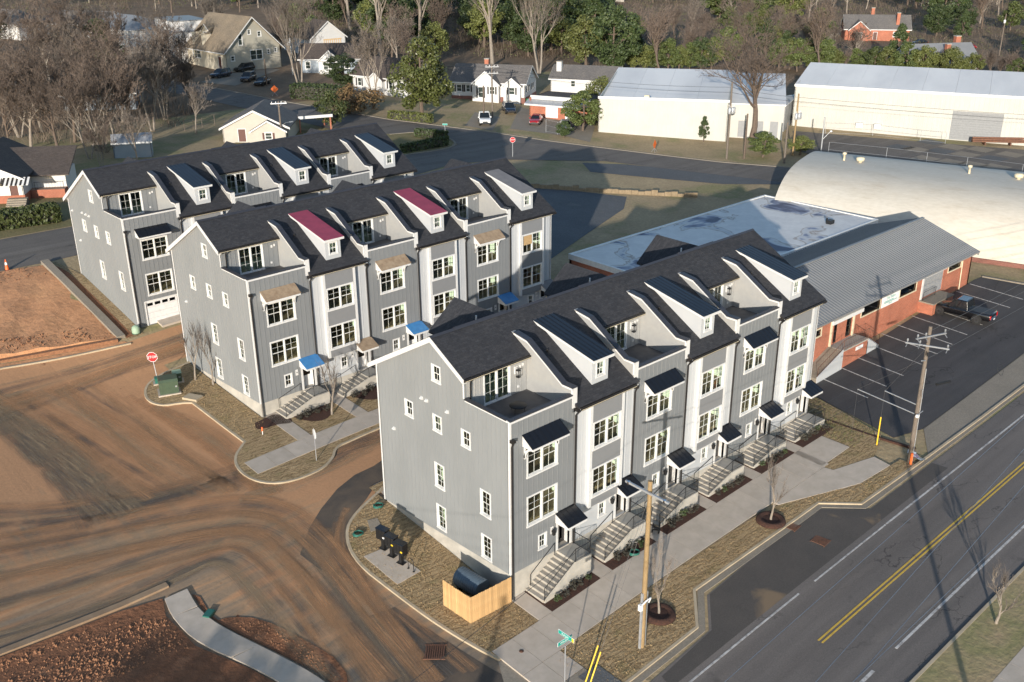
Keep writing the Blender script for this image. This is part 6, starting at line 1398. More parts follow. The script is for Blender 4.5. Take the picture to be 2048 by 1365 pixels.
A1 = (2.77, -8.07); zA = gz(A1)
p1 = pole('utility_pole', 'fresh yellow timber pole with one steel crossarm standing in the straw verge', A1, 11.05, 'pole_fresh', .165, .125)
d1 = Vector((2.83, -9.23)) - Vector((2.91, -5.93)); q = MB(); q.M = Matrix.Translation((0, 0, 10.45)) @ Matrix.Rotation(math.atan2(d1.y, d1.x), 4, 'Z')
q.box(-1.55, 1.5, -.27, -.16, -.06, .06, 'galvanized'); q.box(-1.35, -1.25, -.32, -.16, -.09, .09, 'chrome'); q.box(1.2, 1.3, -.32, -.16, -.09, .09, 'chrome'); q.build('crossarm', p1)
q = MB()
for s_ in (-.19, .19): q.box(s_ - .045, s_ + .045, -.08, .06, -.2, 3.9, 'galvanized')
q.build('conduit', p1)
q = MB(); q.box(-.5, -.3, -.2, 0, 2.9, 3.3, 'sign_white'); q.tube([(-.4, -.12, 3.2), (-.2, -.3, 3.55), (.15, -.3, 3.6), (.4, -.15, 3.4)], .045, 'sign_white', 6); q.tube([(.4, -.15, 3.4), (.3, -.1, 3.1)], .04, 'sign_white', 6); q.build('cable_clamp', p1)
q = MB(); q.tube([(.2, .1, 9.5), (.36, .05, 9.2), (.3, .1, 8.5), (.2, .02, 8.2)], .03, 'wire_dark', 5); q.tube([(.19, 0, 10.9), (.5, .15, 10.95)], .03, 'lamp_black', 5); q.build('jumper_cable', p1)
# its guys with yellow guards
for k, (ax, ay, s_) in enumerate(((1176, 1365, 'left'), (1196, 1330, 'right'))):
    a = (-2.06, -8.05) if k == 0 else (-2.19, -8.43); a3 = Vector((a[0], a[1], gz(a) + .1)); t3 = Vector((A1[0], A1[1], zA + (10.2 if k == 0 else 9.4))); g = thing('guy_wire', '%s yellow sleeved guy wire running down from the fresh timber pole' % ('upper' if k == 0 else 'lower'), 'guy wire', tuple(a3), 0, 'guys of the fresh pole')
    v = t3 - a3; b = MB(); b.tube([(0, 0, 0), tuple(v)], .010, 'wire_grey', 4); b.build('cable', g); b = MB(); b.tube([tuple(v * .02), tuple(v * .235)], .045, 'yellow_guard', 6); b.build('guard', g)

A2 = (31.72, -8.95); zA2 = gz(A2)
p2 = pole('utility_pole', 'grey weathered pole with two steel crossarms beside the car park', A2, 10.85, 'pole_old', .18, .125, lean=(.25, .2))
for z_, a_, l_, o_ in ((10.2, -.35, 2.7, 0.0), (9.45, -1.2, 2.9, .0)):
    q = MB(); q.M = Matrix.Translation((.23, .19, z_)) @ Matrix.Rotation(a_, 4, 'Z'); q.box(-l_ / 2, l_ / 2, -.25, -.15, -.05, .05, 'weathered_steel')
    for x_ in (-l_ / 2 + .12, -.5, l_ / 2 - .12):
        q.lathe([(.03, .06), (.03, .14), (.08, .16), (.05, .22), (.08, .25), (.04, .33), (0, .34)], 'weathered_steel', 8, (x_, -.2, 0)); q.tube([(x_, -.2, -.06), (x_ - .05, -.5, -.2)], .03, 'weathered_steel', 5)
    q.build('crossarm', p2)
q = MB(); q.tube([(.14, -.12, -.1), (.34, .06, 7.6)], .05, 'galvanized', 6); q.build('conduit', p2)
q = MB(); q.box(-.35, -.15, -.25, -.05, 4.0, 4.2, 'sign_white'); q.tube([(-.2, -.1, 4.15), (.5, -.15, 4.25)], .03, 'galvanized', 5); q.tube([(.1, .1, 8.3), (-.5, .1, 8.45)], .04, 'galvanized', 5); q.tube([(.1, .1, 6.1), (-.35, -.25, 6.2), (-.55, -.4, 5.7)], .02, 'galvanized', 5); q.box(-.3, -.2, -.15, -.1, 8.8, 9.1, 'lamp_black'); q.build('fitting', p2)
b = MB(); b.cyl(-.12, -.16, 0.0, 1.0, .10, 'cone_orange', 8); b.build('base_sleeve', p2)
# sidewalk guys: strut, cable over it, anchor
for k, (end, anc, zs) in enumerate((((29.95, -6.98), (32.22, -6.04), 4.75), ((29.82, -4.98), (32.50, -3.75), 4.0))):
    g = thing('guy_wire', ('guy wire held off the grey pole by a strut, with a yellow sleeve' if k == 0 else 'bare guy wire held off the grey pole by the longer strut'), 'guy wire', (anc[0], anc[1], gz(anc)), 0)
    o_ = Vector((anc[0], anc[1], gz(anc))); s0 = Vector((A2[0] + .1, A2[1] + .08, zA2 + zs)); e0 = Vector((anc[0], anc[1], zA2 + zs + .05)); t0 = Vector((A2[0] + .2, A2[1] + .16, zA2 + (9.3 if k == 0 else 8.4)))
    b = MB(); b.tube([tuple(s0 - o_), tuple(e0 - o_)], .04, 'galvanized', 6); b.build('strut', g); b = MB(); b.tube([tuple(t0 - o_), tuple(e0 - o_), (0, 0, 0)], .011, 'wire_grey', 4); b.build('cable', g)
    if k == 0: b = MB(); b.tube([(0, 0, .05), (0, 0, 2.5)], .05, 'yellow_guard', 6); b.build('guard', g)
# placards and bits at the foot of the pole
for k, (px_, ln, m_, lb) in enumerate((((32.89, -8.52), .55, 'sign_white', 'white placard leaning on the foot of the grey pole'), ((32.66, -8.89), .6, 'car_red', 'red and white placard lying by the grey pole'), ((32.52, -9.32), .65, 'car_navy', 'blue and white placard lying at the kerb by the grey pole'))):
    t_ = thing('placard', lb, 'placard', (px_[0], px_[1], gz(px_) + .2), .4 + k * .5)
    b = MB(); b.hexa([(-ln / 2, -.3, 0), (ln / 2, -.3, 0), (ln / 2, .3, .12), (-ln / 2, .3, .12), (-ln / 2, -.3, .02), (ln / 2, -.3, .02), (ln / 2, .3, .14), (-ln / 2, .3, .14)], m_); b.build('board', t_)
    b = MB(); b.hexa([(-ln * .3, -.2, .024), (ln * .1, -.2, .024), (ln * .1, .2, .125), (-ln * .3, .2, .125), (-ln * .3, -.2, .03), (ln * .1, -.2, .03), (ln * .1, .2, .13), (-ln * .3, .2, .13)], 'sign_white'); b.build('print_patch', t_)
# splice case hanging on a cable right of the grey pole
g = thing('splice_case', 'black cable splice hanging with a loop right of the grey pole', 'cable splice', (A2[0], A2[1], zA2))
b = MB(); E_ = Vector((9.2, -1.9, 5.6)); S_ = Vector((.25, .15, 6.2))
b.tube([tuple(S_.lerp(E_, i / 8)) for i in range(9)], .018, 'wire_dark', 4); b.tube([(9.2 + .45 * math.cos(t_ * .7) - .45, -1.9 + .2 * math.sin(t_ * .7), 5.6 + .45 * math.sin(t_ * .7)) for t_ in range(10)], .02, 'wire_dark', 4); b.build('cable', g)
b = MB(); b.tube([tuple(S_.lerp(E_, .18) - Vector((0, 0, .12))), tuple(S_.lerp(E_, .34) - Vector((0, 0, .12)))], .1, 'lamp_black', 8); b.build('case', g)
# the wires over the street: four phases on poles beyond both edges of the picture
W4 = [((20.84, -19.95), (-4.21, -22.36)), ((23.96, -18.37), (-1.05, -19.66)), ((16.83, -21.62), (-3.15, -23.35)), ((13.49, -23.0), (0.41, -23.27))]
for k, (a, c) in enumerate(W4):
    d_ = Vector((a[0] - c[0], a[1] - c[1])).normalized(); m_ = Vector(c)
    wire(('power line over the street, the one nearest its yellow centre lines', 'power line over the street, the one nearest the townhouses', 'power line over the street, third away from the townhouses', 'power line over the street, the one nearest the lower right corner')[k], [((m_.x - d_.x * 45, m_.y - d_.y * 45, 9.4), (m_.x + d_.x * 95, m_.y + d_.y * 95, 9.4), .6)], .016, 'wire_bright')
pT = lambda z: (A2[0] + .22, A2[1] + .18, zA2 + z)
for k, (z_, y_, lb) in enumerate(((10.5, 1.2, 'topmost thin wire running right from the grey pole'), (9.8, -1.2, 'thin wire running right from the lower crossarm of the grey pole'), (8.3, 0, 'telephone cable running right from the grey pole'))):
    wire(lb, [(pT(z_), (A2[0] + 75, A2[1] + y_ * .3, 9.2 + z_ - 8 - k * .1), 1.0)], .018, 'wire_grey')
for k, (z_, za_, lb) in enumerate(((9.7, 10.4, 'wire strung between the grey pole and the fresh timber pole, upper'), (8.2, 9.3, 'wire strung between the grey pole and the fresh timber pole, lower'))):
    wire(lb, [(pT(z_), (A1[0], A1[1], zA + za_), .5)], .015)
wire('wire running down left from the fresh timber pole out of the picture', [((A1[0], A1[1], zA + 10.4), (-45, -14, 8.0), .8)], .015)

# poles of the back street
B_ = [((95.20, 54.88), 11.65, 'pole_old', 'tall grey pole with transformer cans before the white warehouse', 1), ((97.35, 53.14), 6.94, 'bark_brown', 'short brown pole right of the transformer pole', 0), ((104.92, 49.35), 9.62, 'pole_fresh', 'tan pole with transformer cans at the gap between the warehouses', 1), ((99.71, 47.44), 6.25, 'pole_old', 'short dark pole beside the vaulted hall', 0), ((84.73, 98.08), 9.33, 'pole_old', 'slim pole with crossarms before the white bungalow', 2), ((80.38, 95.36), 6.45, 'bark_brown', 'short brown pole next to the white pickup', 0), ((43.92, 100.61), 6.61, 'pole_old', 'grey pole with a five insulator crossarm behind the rear row', 3), ((68.52, 148.34), 5.27, 'bark_brown', 'thin reddish pole by the parked dark cars', 0), ((243.78, 77.78), 10.52, 'pole_old', 'tall pole with a pale can at the top right', 4), ((79.81, 157.16), 7.73, 'galvanized', 'pale slim pole left of the large multi stemmed tree', 4)]
for (xy, h, m, lb, kd) in B_:
    arms = []
    if kd == 2: arms = [(h - .5, -.6, 2.4, 'galvanized', 0), (h - 1.6, -.6, 2.2, 'galvanized', 0)]
    if kd == 3: arms = [(h - .3, -.5, 2.4, 'sign_white', 0)]
    r = pole('utility_pole', lb, xy, h, m, .17, .12, arms=arms)
    if kd == 1:
        for k, dx in enumerate((-.55, .05, .55)):
            q = MB(); q.lathe([(0, h * .60), (.22, h * .60), (.24, h * .60 + .05), (.24, h * .6 + .85), (.16, h * .6 + .95), (0, h * .6 + 1.0)], 'galvanized', 12, (dx, -.3 if k != 1 else -.42, 0)); q.cyl(dx, -.3 if k != 1 else -.42, h * .6 + .9, h * .6 + 1.25, .04, 'sign_white', 6); q.build('transformer_can', r)
    if kd == 4:
        q = MB(); q.lathe([(0, h * .78), (.25, h * .78), (.26, h * .78 + .8), (0, h * .78 + .9)], 'sign_white', 12, (-.42, -.1, 0)); q.build('transformer_can', r)
    if kd == 3:
        q = MB(); q.tube([(.1, 0, h * .42), (.8, -.1, h * .42 + .5), (1.6, -.15, h * .42 + .55)], .03, 'galvanized', 5); q.box(1.5, 2.1, -.25, -.05, h * .42 + .47, h * .42 + .6, 'galvanized'); q.build('street_light', r)
def lamp_post(xy, h, lb):
    r = thing('street_lamp', lb, 'street lamp', (xy[0], xy[1], gz(xy)))
    b = MB(); b.tube([(0, 0, -.3), (0, 0, h)], .11, 'galvanized', 8); b.build('post', r)
    b = MB(); b.tube([(0, 0, h * .42), (.5, -.3, h * .52), (1.1, -.6, h * .62)], .035, 'sign_white', 5); b.build('arm', r)
    b = MB(); b.lathe([(0, -.12), (.16, -.1), (.22, 0), (.12, .1), (0, .12)], 'sign_white', 10, (1.2, -.66, h * .63)); b.build('head', r)
lamp_post((108.28, 46.43), 6.03, 'pale street lamp behind the end of the vaulted hall')
pb = [((95.20, 54.88), 10.91), ((104.92, 49.35), 9.09), ((84.73, 98.08), 8.74)]
for k, f_ in enumerate((1.0, .93)):
    L3 = [(x_[0], x_[1], gz(x_) + h_ * f_) for x_, h_ in pb]
    wire(('upper', 'lower')[k] + ' wire along the back street past the bungalow pole', [(L3[2], L3[0], .8), (L3[0], L3[1], .2), (L3[1], (150, -35, 11 * f_), 1.2)], .022)
    wire(('upper', 'lower')[k] + ' wire from the bungalow pole towards the dark cars', [(L3[2], ((68.52, 148.34)[0], (68.52, 148.34)[1], gz((68.52, 148.34)) + 6.5 * f_), .6)], .022)

# ---------------------------------------------------------------- signs
def stop_sign(xy, hc, ang, label, w=.76, back=False, lean=0.0):
    r = thing('stop_sign', label, 'stop sign', (xy[0], xy[1], gz(xy)), ang)
    if lean: r.rotation_euler = (0, lean, ang)
    b = MB(); b.box(-.03, .03, .005, .05, -.4, hc + w * .52, 'galvanized'); b.build('post', r)
    def octa(s): return [(s * math.cos(math.pi / 8 + k * math.pi / 4), s * math.sin(math.pi / 8 + k * math.pi / 4)) for k in range(8)]
    R0 = w / 2 / math.cos(math.pi / 8)
    b = MB(); b.prism([(x_, 0, hc + z_) for x_, z_ in octa(R0)], (0, -.006, 0), 'galvanized' if back else 'sign_white'); b.build('plate', r)
    b = MB(); b.prism([(x_, -.0065, hc + z_) for x_, z_ in octa(R0 * .93)], (0, -.003, 0), 'sign_red'); b.build('face', r)
    text_ob('lettering', 'STOP', w * .37, 'sign_white', r, (0, -.012, hc - .01), (math.pi / 2, 0, 0))
    return r
S1 = (-4.06, 40.06)
stop_sign(S1, 2.35, -.72, 'red stop sign on a grey post beside the green utility boxes', .86, lean=-.07)
stop_sign((68.86, 75.35), 2.62, -.62, 'small red stop sign at the far street corner', .82)
stop_sign((-0.79, 20.42), 2.33, 1.32, 'stop sign seen from its grey edge by the middle pavement', .76)
def name_sign(xy, h, blades, label, ps):
    r = thing('street_sign', label, 'street sign', (xy[0], xy[1], gz(xy)))
    b = MB(); b.tube([(0, 0, -.4), (0, 0, h)], .035, 'galvanized', 6); b.build('post', r)
    for k, (txt, ang, z_, off, ln, yel) in enumerate(blades):
        q = MB(); q.M = Matrix.Translation((0, 0, z_)) @ Matrix.Rotation(ang, 4, 'Z'); q.box(-ln / 2 + off, ln / 2 + off, -.012, .012, -.13, .13, 'sign_white'); bl = q.build('blade', r)
        q = MB(); q.M = Matrix.Translation((0, 0, z_)) @ Matrix.Rotation(ang, 4, 'Z'); e_ = ln / 2 + off - (.16 if yel else .015); q.box(-ln / 2 + off + .015, e_, -.016, .016, -.115, .115, 'sign_teal')
        if yel: q.box(e_ + .002, ln / 2 + off - .01, -.017, .017, -.115, .115, 'sign_yellow')
        q.build('face', bl)
        if ps:
            M_ = Matrix.Translation((0, 0, z_)) @ Matrix.Rotation(ang, 4, 'Z'); p_ = M_ @ Vector((off - .06, -.02, 0)); text_ob('lettering', txt, .19, 'sign_white', bl, tuple(p_), (math.pi / 2, 0, ang))
    return r
SS = (-3.21, -7.81)
name_sign(SS, 3.69, [('Kaizen', -math.pi / 2, 4.34, .05, 1.15, True), ('Winder', 0.0, 4.05, -.05, 1.05, False)], 'teal street name sign with two crossed blades over the near pavement', True)
FS = (66.76, 89.07)
name_sign(FS, 2.75, [('', -.9, 2.7, 0, .8, False), ('', .7, 2.45, 0, .8, False)], 'teal street name sign at the far corner hedge', False)
def work_sign(xy, label, ang, s=.62):
    r = thing('road_work_sign', label, 'road sign', (xy[0], xy[1], gz(xy)), ang)
    b = MB(); b.prism([(0, 0, .5), (s, 0, .5 + s), (0, 0, .5 + 2 * s), (-s, 0, .5 + s)], (0, .02, 0), 'orange_sign'); b.build('panel', r)
    b = MB(); b.tube([(-.5, -.25, 0), (0, 0.03, .7)], .025, 'galvanized', 5); b.tube([(.5, -.25, 0), (0, .03, .7)], .025, 'galvanized', 5); b.tube([(0, .5, 0), (0, .04, .7)], .025, 'galvanized', 5); b.build('stand', r)
work_sign((89.46, 64.59), 'orange diamond road sign on the grass before the white warehouse', .35, .75)
work_sign((64.23, 137.84), 'orange diamond road sign beside the far left street', -.6, .75)
cn = (-7.12, 66.51); c = thing('traffic_cone', 'orange and white traffic cone at the left edge of the back road', 'traffic cone', (cn[0], cn[1], gz(cn) + .04))
b = MB(); b.box(-.25, .25, -.25, .25, 0, .05, 'rubber'); b.build('base', c); b = MB(); b.lathe([(.2, .051), (.13, .55)], 'cone_orange', 14); b.lathe([(.131, .55), (.09, .8)], 'sign_white', 14); b.lathe([(.09, .8), (.045, 1.1), (0, 1.11)], 'cone_orange', 14); b.build('body', c)

# ---------------------------------------------------------------- site furniture
def mailbox(xy, label, tagc):
    r = thing('cluster_mailbox', label, 'mailbox', (xy[0], xy[1], gz(xy) + .15), -1.35, 'cluster mailboxes on the pad')
    b = MB(); b.box(-.28, .28, -.2, .2, 0, .03, 'black_iron'); b.box(-.11, .11, -.11, .11, .03, .75, 'black_iron'); b.build('pedestal', r)
    b = MB(); b.box(-.4, .4, -.23, .23, .75, 1.52, 'black_metal'); b.hexa([(-.43, -.27, 1.521), (.43, -.27, 1.521), (.43, .27, 1.521), (-.43, .27, 1.521), (-.4, -.22, 1.58), (.4, -.22, 1.58), (.4, .22, 1.58), (-.4, .22, 1.58)], 'black_metal'); b.build('cabinet', r)
    for i in range(2):
        for j in range(6):
            box_ob('box_door', r, -.36 + i * .25, -.36 + i * .25 + .235, -.243, -.231, .79 + j * .12, .79 + j * .12 + .11, 'black_iron')
    box_ob('parcel_door', r, .15, .36, -.243, -.231, .79, 1.5, 'black_iron')
    if tagc:
        box_ob('notice', r, .17, .33, -.252, -.244, .95, 1.06, tagc)
    return r
mailbox((-3.12, 8.80), 'black cluster mailbox farthest from the timber bin enclosure', 'sign_white'); mailbox((-3.12, 7.88), 'black cluster mailbox in the middle of the three', 'sign_yellow'); mailbox((-3.08, 6.97), 'black cluster mailbox with a yellow notice next to the bike rack', 'sign_yellow')
k0, k1 = (-3.05, 6.28), (-3.02, 5.75); bk = thing('bike_rack', 'black hoop bike rack at the corner of the mailbox pad', 'bike rack', (k0[0], k0[1], gz(k0) + .15))
dv = Vector((k1[0] - k0[0], k1[1] - k0[1], 0)); b = MB(); b.tube([(0, 0, 0), (0, 0, .62)] + [tuple(dv * (.5 - .5 * math.cos(t_ * math.pi / 8)) + Vector((0, 0, .62 + .26 * math.sin(t_ * math.pi / 8)))) for t_ in range(1, 8)] + [tuple(dv + Vector((0, 0, .62))), tuple(dv)], .024, 'black_iron', 8); b.build('hoop', bk)
for p_ in (Vector((0, 0, 0)), dv): b = MB(); b.cyl(p_.x, p_.y, 0, .015, .08, 'black_iron', 10); b.build('foot', bk)
# bin enclosure of cedar boards
E0, E1, E2 = (-3.38, 2.35), (-3.13, 0.10), (-.06, -.12)
en = thing('bin_enclosure', 'fresh cedar board enclosure against the near corner of the front row', 'enclosure', (E1[0], E1[1], gz(E1) + .1))
rr = random.Random(5)
for a, c in ((E0, E1), (E1, E2)):
    d_ = Vector((c[0] - a[0], c[1] - a[1])); n = max(6, int(d_.length / .15)); an = math.atan2(d_.y, d_.x); bw_ = d_.length / n
    for i in range(n):
        p_ = Vector(a) + d_ * ((i + .5) / n); z_ = gz(p_) + .13 - (gz(E1) + .1)
        def bd(w_=round(bw_ - .006, 3)):
            q = MB(); q.prism([(-w_ / 2, 0, 0), (w_ / 2, 0, 0), (w_ / 2, 0, 1.80), (w_ / 2 - .03, 0, 1.84), (-w_ / 2 + .03, 0, 1.84), (-w_ / 2, 0, 1.80)], (0, .02, 0), 'fence_cedar'); return q.mesh('board')
        o = put('board', cached(('board', round(bw_, 3)), bd), en, (p_.x - E1[0], p_.y - E1[1], z_ + rr.uniform(-.015, .015)), an)
    q = MB(); q.M = Matrix.Translation((a[0] - E1[0], a[1] - E1[1], gz(a) + .1 - gz(E1) - .1)) @ Matrix.Rotation(an, 4, 'Z'); 
    for z_ in (.3, 1.0, 1.6): q.box(.05, d_.length - .05, .022, .06, z_, z_ + .09, 'fence_cedar')
    q.build('rail', en)
tk0, tk1 = Vector((-1.86, 3.02)), Vector((-1.70, 1.06)); tk = thing('steel_tank', 'dark blue ribbed steel tank lying inside the cedar enclosure', 'tank', (tk0.x + .35, tk0.y, gz(tk0) + .12), math.atan2(tk1.y - tk0.y, tk1.x - tk0.x))
ln = (tk1 - tk0).length; b = MB(); b.tube([(0, 0, .75), (ln, 0, .75)], .62, 'tank_steel', 28); b.build('shell', tk)
for i in range(11): b = MB(); b.tube([(.08 + i * (ln - .2) / 10, 0, .75), (.12 + i * (ln - .2) / 10, 0, .75)], .645, 'tank_steel', 28); b.build('rib', tk)
b = MB(); b.box(.2, .4, -.5, .5, 0, .4, 'black_iron'); b.box(ln - .4, ln - .2, -.5, .5, 0, .4, 'black_iron'); b.build('cradle', tk)
# fire table on the near balcony
ft = thing('fire_table', 'round black fire table standing on the nearest balcony', 'table', (2.55, 2.05, 9.4)); b = MB(); b.lathe([(0, .46), (.5, .46), (.53, .44), (.53, .41), (.48, .40), (0, .40)], 'black_iron', 24); b.build('bowl', ft)
for k in range(4): b = MB(); a_ = k * math.pi / 2 + .4; b.tube([(.4 * math.cos(a_), .4 * math.sin(a_), .42), (.46 * math.cos(a_), .46 * math.sin(a_), 0)], .015, 'black_iron', 5); b.build('leg', ft)
# utility boxes
def ubox(xy, w, d, h, ang, label, m, top=None, name='utility_box'):
    r = thing(name, label, 'utility box', (xy[0], xy[1], gz(xy) + .12), ang); box_ob('pad', r, -w / 2 - .15, w / 2 + .15, -d / 2 - .15, d / 2 + .15, -.2, .06, 'concrete')
    b = MB(); b.box(-w / 2, w / 2, -d / 2, d / 2, .061, h * .86, m); b.build('cabinet', r); b = MB(); b.hexa([(-w / 2 - .03, -d / 2 - .03, h * .86), (w / 2 + .03, -d / 2 - .03, h * .86), (w / 2 + .03, d / 2 + .03, h * .86), (-w / 2 - .03, d / 2 + .03, h * .86), (-w / 2, -d / 2 + .12, h), (w / 2, -d / 2 + .12, h), (w / 2, d / 2, h), (-w / 2, d / 2, h)], top or m); b.build('lid', r)
    box_ob('latch', r, w / 2 - .25, w / 2 - .1, -d / 2 - .02, -d / 2 - .001, h * .45, h * .55, 'galvanized'); return r
ubox((-4.12, 37.77), 1.5, 1.25, 1.3, -.35, 'large dark green transformer box next to the stop sign', 'green_box')
ubox((-2.80, 38.94), .7, .6, .95, -.35, 'small green pedestal with a pale lid behind the large green box', 'green_box', 'pale_green')
ubox((-3.98, 39.66), .9, .5, .55, -.35, 'low dark teal box half hidden behind the large green box', 'hose_green')
dm = (-2.10, 48.48); g = thing('pedestal_dome', 'pale green dome pedestal at the garage corner of the rear row', 'pedestal', (dm[0], dm[1], gz(dm))); b = MB(); b.lathe([(.36, 0), (.38, .45), (.3, .68), (.12, .78), (0, .8)], 'pale_green', 16); b.build('dome', g)
b = MB(); b.lathe([(.42, 0), (.42, .08), (.36, .081)], 'green_box', 16); b.build('base', g)
fl = (-2.56, 28.09); g = thing('marker_flag', 'tiny orange marker post in the sod by the middle row', 'marker', ((-1.86, 26.40)[0], (-1.86, 26.40)[1], gz((-1.86, 26.40)) + .12)); b = MB(); b.cyl(0, 0, 0, .5, .03, 'sign_white', 6); b.build('stake', g); b = MB(); b.lathe([(.07, .3), (.07, .62), (0, .65)], 'cone_orange', 8); b.build('cap', g)
for k, (pp, lb, sz) in enumerate((((-6.15, -0.31), 'square rusty drain grate in the lane by the near corner', 1.15), ((18.75, -9.65), 'rusty drain grate in the street beyond the kerb inlet', .9), ((18.73, -7.45), 'rusty kerb inlet grate below the far sapling', .8))):
    g = thing('drain_grate', lb, 'drain', (pp[0], pp[1], gz(pp) + (.05 if k else .10)), .1 if k else -.75)
    for i in range(9): box_ob('bar', g, -sz / 2 + i * sz / 9 + .02, -sz / 2 + (i + 1) * sz / 9 - .03, -sz / 2, sz / 2, -.02, .02, 'rust_iron')
    b = MB(); b.box(-sz / 2 - .06, sz / 2 + .06, -sz / 2 - .06, -sz / 2 - .001, -.03, .015, 'rust_iron'); b.box(-sz / 2 - .06, sz / 2 + .06, sz / 2 + .001, sz / 2 + .06, -.03, .015, 'rust_iron'); b.build('frame', g)
mh = (-2.46, -3.59)
b = MB(); b.lathe([(0, .02), (.13, .02), (.14, .0)], 'rust_iron', 14); b.lathe([(.10, .024), (.12, .024)], 'black_iron', 14); tag(b.build('valve_cover', None, (mh[0], mh[1], gz(mh) + .152)), 'small round iron valve cover in the corner pavement', 'cover')
for k, (pp, lb) in enumerate((((-3.60, 10.98), 'tangle of green hose in the straw by the mailboxes'), ((-0.85, 12.57), 'coil of green hose near the back corner of the front row'), ((8.64, -2.31), 'coil of green hose on the path before the third door'))):
    b = MB(); rg = random.Random(k); pts_ = [(.38 * (1 - t_ * .004) * math.cos(t_ * .55) + rg.uniform(-.04, .04), .3 * math.sin(t_ * .55) + rg.uniform(-.04, .04), .04 + t_ * .003) for t_ in range(44)]; b.tube(pts_, .03, 'hose_green', 5); tag(b.build('garden_hose', None, (pp[0], pp[1], gz(pp) + .16)), lb, 'hose')
rl_ = (11.09, -2.51); g = thing('hose_reel', 'black hose reel lying on the path between the third and fourth stairs', 'hose reel', ((11.35, -1.81)[0], (11.35, -1.81)[1], gz((11.35, -1.81)) + .18), .5)
b = MB(); b.tube([(0, -.2, .3), (0, .2, .3)], .12, 'black_iron', 10); b.build('drum', g)
for y_ in (-.22, .22): b = MB(); b.tube([(.3 * math.cos(t_ * math.pi / 8), y_, .3 + .3 * math.sin(t_ * math.pi / 8)) for t_ in range(17)], .03, 'black_iron', 6); b.tube([(-.3, y_, .3), (.3, y_, .3)], .02, 'black_iron', 4); b.build('rim', g)
# gap-in-kerb catch box
cb = (-3.21, 35.36); g = thing('catch_basin', 'open concrete catch basin with a dark mouth at the tip of the clay kerb', 'drain', (cb[0], cb[1], gz(cb)), -1.1); box_ob('slab', g, -.7, .7, -.45, .45, .12, .3, 'kerb_concrete'); box_ob('cheek', g, -.7, -.55, -.45, .45, -.3, .119, 'kerb_concrete'); box_ob('cheek', g, .55, .7, -.45, .45, -.3, .119, 'kerb_concrete')
b = MB(); b.cyl(0, 0, 0.005, .05, .1, 'rust_iron', 8); rb = (-11.49, 51.47)
g = thing('rebar_stakes', 'bundle of dark reinforcing stakes on the low edge of the clay pad', 'stakes', (rb[0], rb[1], PADZ(*rb)))
for k in range(4): b = MB(); b.tube([(k * .22, 0, 0), (k * .22 + .05, .02, .9)], .018, 'rust_iron', 5); b.build('stake', g)
# teal drain tray by the curving path
tt = (-14.41, 10.77); g = thing('plastic_lid', 'small teal plastic lid in the ditch beside the curving path', 'lid', (tt[0], tt[1], gz(tt) + .12), .6); box_ob('plate', g, -.35, .35, -.22, .22, 0, .1, 'hose_green'); box_ob('rim', g, -.38, .38, -.25, .25, -.1, -.001, 'green_box')
gb = (97.87, 102.59); g = thing('wheelie_bin', 'green wheelie bin beside the white bungalow', 'bin', (gb[0], gb[1], gz(gb))); b = MB(); b.hexa([(-.28, -.3, .1), (.28, -.3, .1), (.28, .3, .1), (-.28, .3, .1), (-.36, -.38, 1.1), (.36, -.38, 1.1), (.36, .38, 1.1), (-.36, .38, 1.1)], 'bin_green'); b.build('body', g); b = MB(); b.hexa([(-.4, -.42, 1.1), (.4, -.42, 1.1), (.4, .42, 1.1), (-.4, .42, 1.1), (-.36, -.38, 1.2), (.36, -.38, 1.2), (.36, .38, 1.2), (-.36, .38, 1.2)], 'bin_green'); b.build('lid', g)

# ---------------------------------------------------------------- vehicles
def wheel_mesh(rad, w):
    def f():
        b = MB(); b.tube([(0, -w / 2, 0), (0, -w / 2 + .02, 0), (0, w / 2 - .02, 0), (0, w / 2, 0)], [rad * .93, rad, rad, rad * .93], 'rubber', 20); return b.mesh('wheel')
    def g():
        b = MB(); b.tube([(0, -w / 2 - .008, 0), (0, -w / 2 + .03, 0)], [rad * .62, rad * .6], 'wheel_rim', 14); b.tube([(0, -w / 2 - .02, 0), (0, -w / 2, 0)], rad * .14, 'lamp_black', 8)
        for k in range(5):
            a = k * 2 * math.pi / 5; c, s = math.cos(a), math.sin(a); b.hexa([(c * rad * .2 - s * .03, -w / 2 - .014, s * rad * .2 + c * .03), (c * rad * .2 + s * .03, -w / 2 - .014, s * rad * .2 - c * .03), (c * rad * .58 + s * .05, -w / 2 - .014, s * rad * .58 - c * .05), (c * rad * .58 - s * .05, -w / 2 - .014, s * rad * .58 + c * .05)] + [(c * rad * .2 - s * .03, -w / 2, s * rad * .2 + c * .03), (c * rad * .2 + s * .03, -w / 2, s * rad * .2 - c * .03), (c * rad * .58 + s * .05, -w / 2, s * rad * .58 - c * .05), (c * rad * .58 - s * .05, -w / 2, s * rad * .58 + c * .05)], 'wheel_rim')
        return b.mesh('rim')
    return cached(('wh', rad, w), f), cached(('rim', rad, w), g)

def loft(b, secs, m, sm=True):
    n = len(secs[0]); vs = [p for s in secs for p in s]
    fs = [(i * n + k, i * n + (k + 1) % n, (i + 1) * n + (k + 1) % n, (i + 1) * n + k)[::-1] for i in range(len(secs) - 1) for k in range(n)]
    b.add(vs, fs, m, sm); b.add(secs[0], [tuple(range(n))], m); b.add(secs[-1], [tuple(range(n - 1, -1, -1))], m)

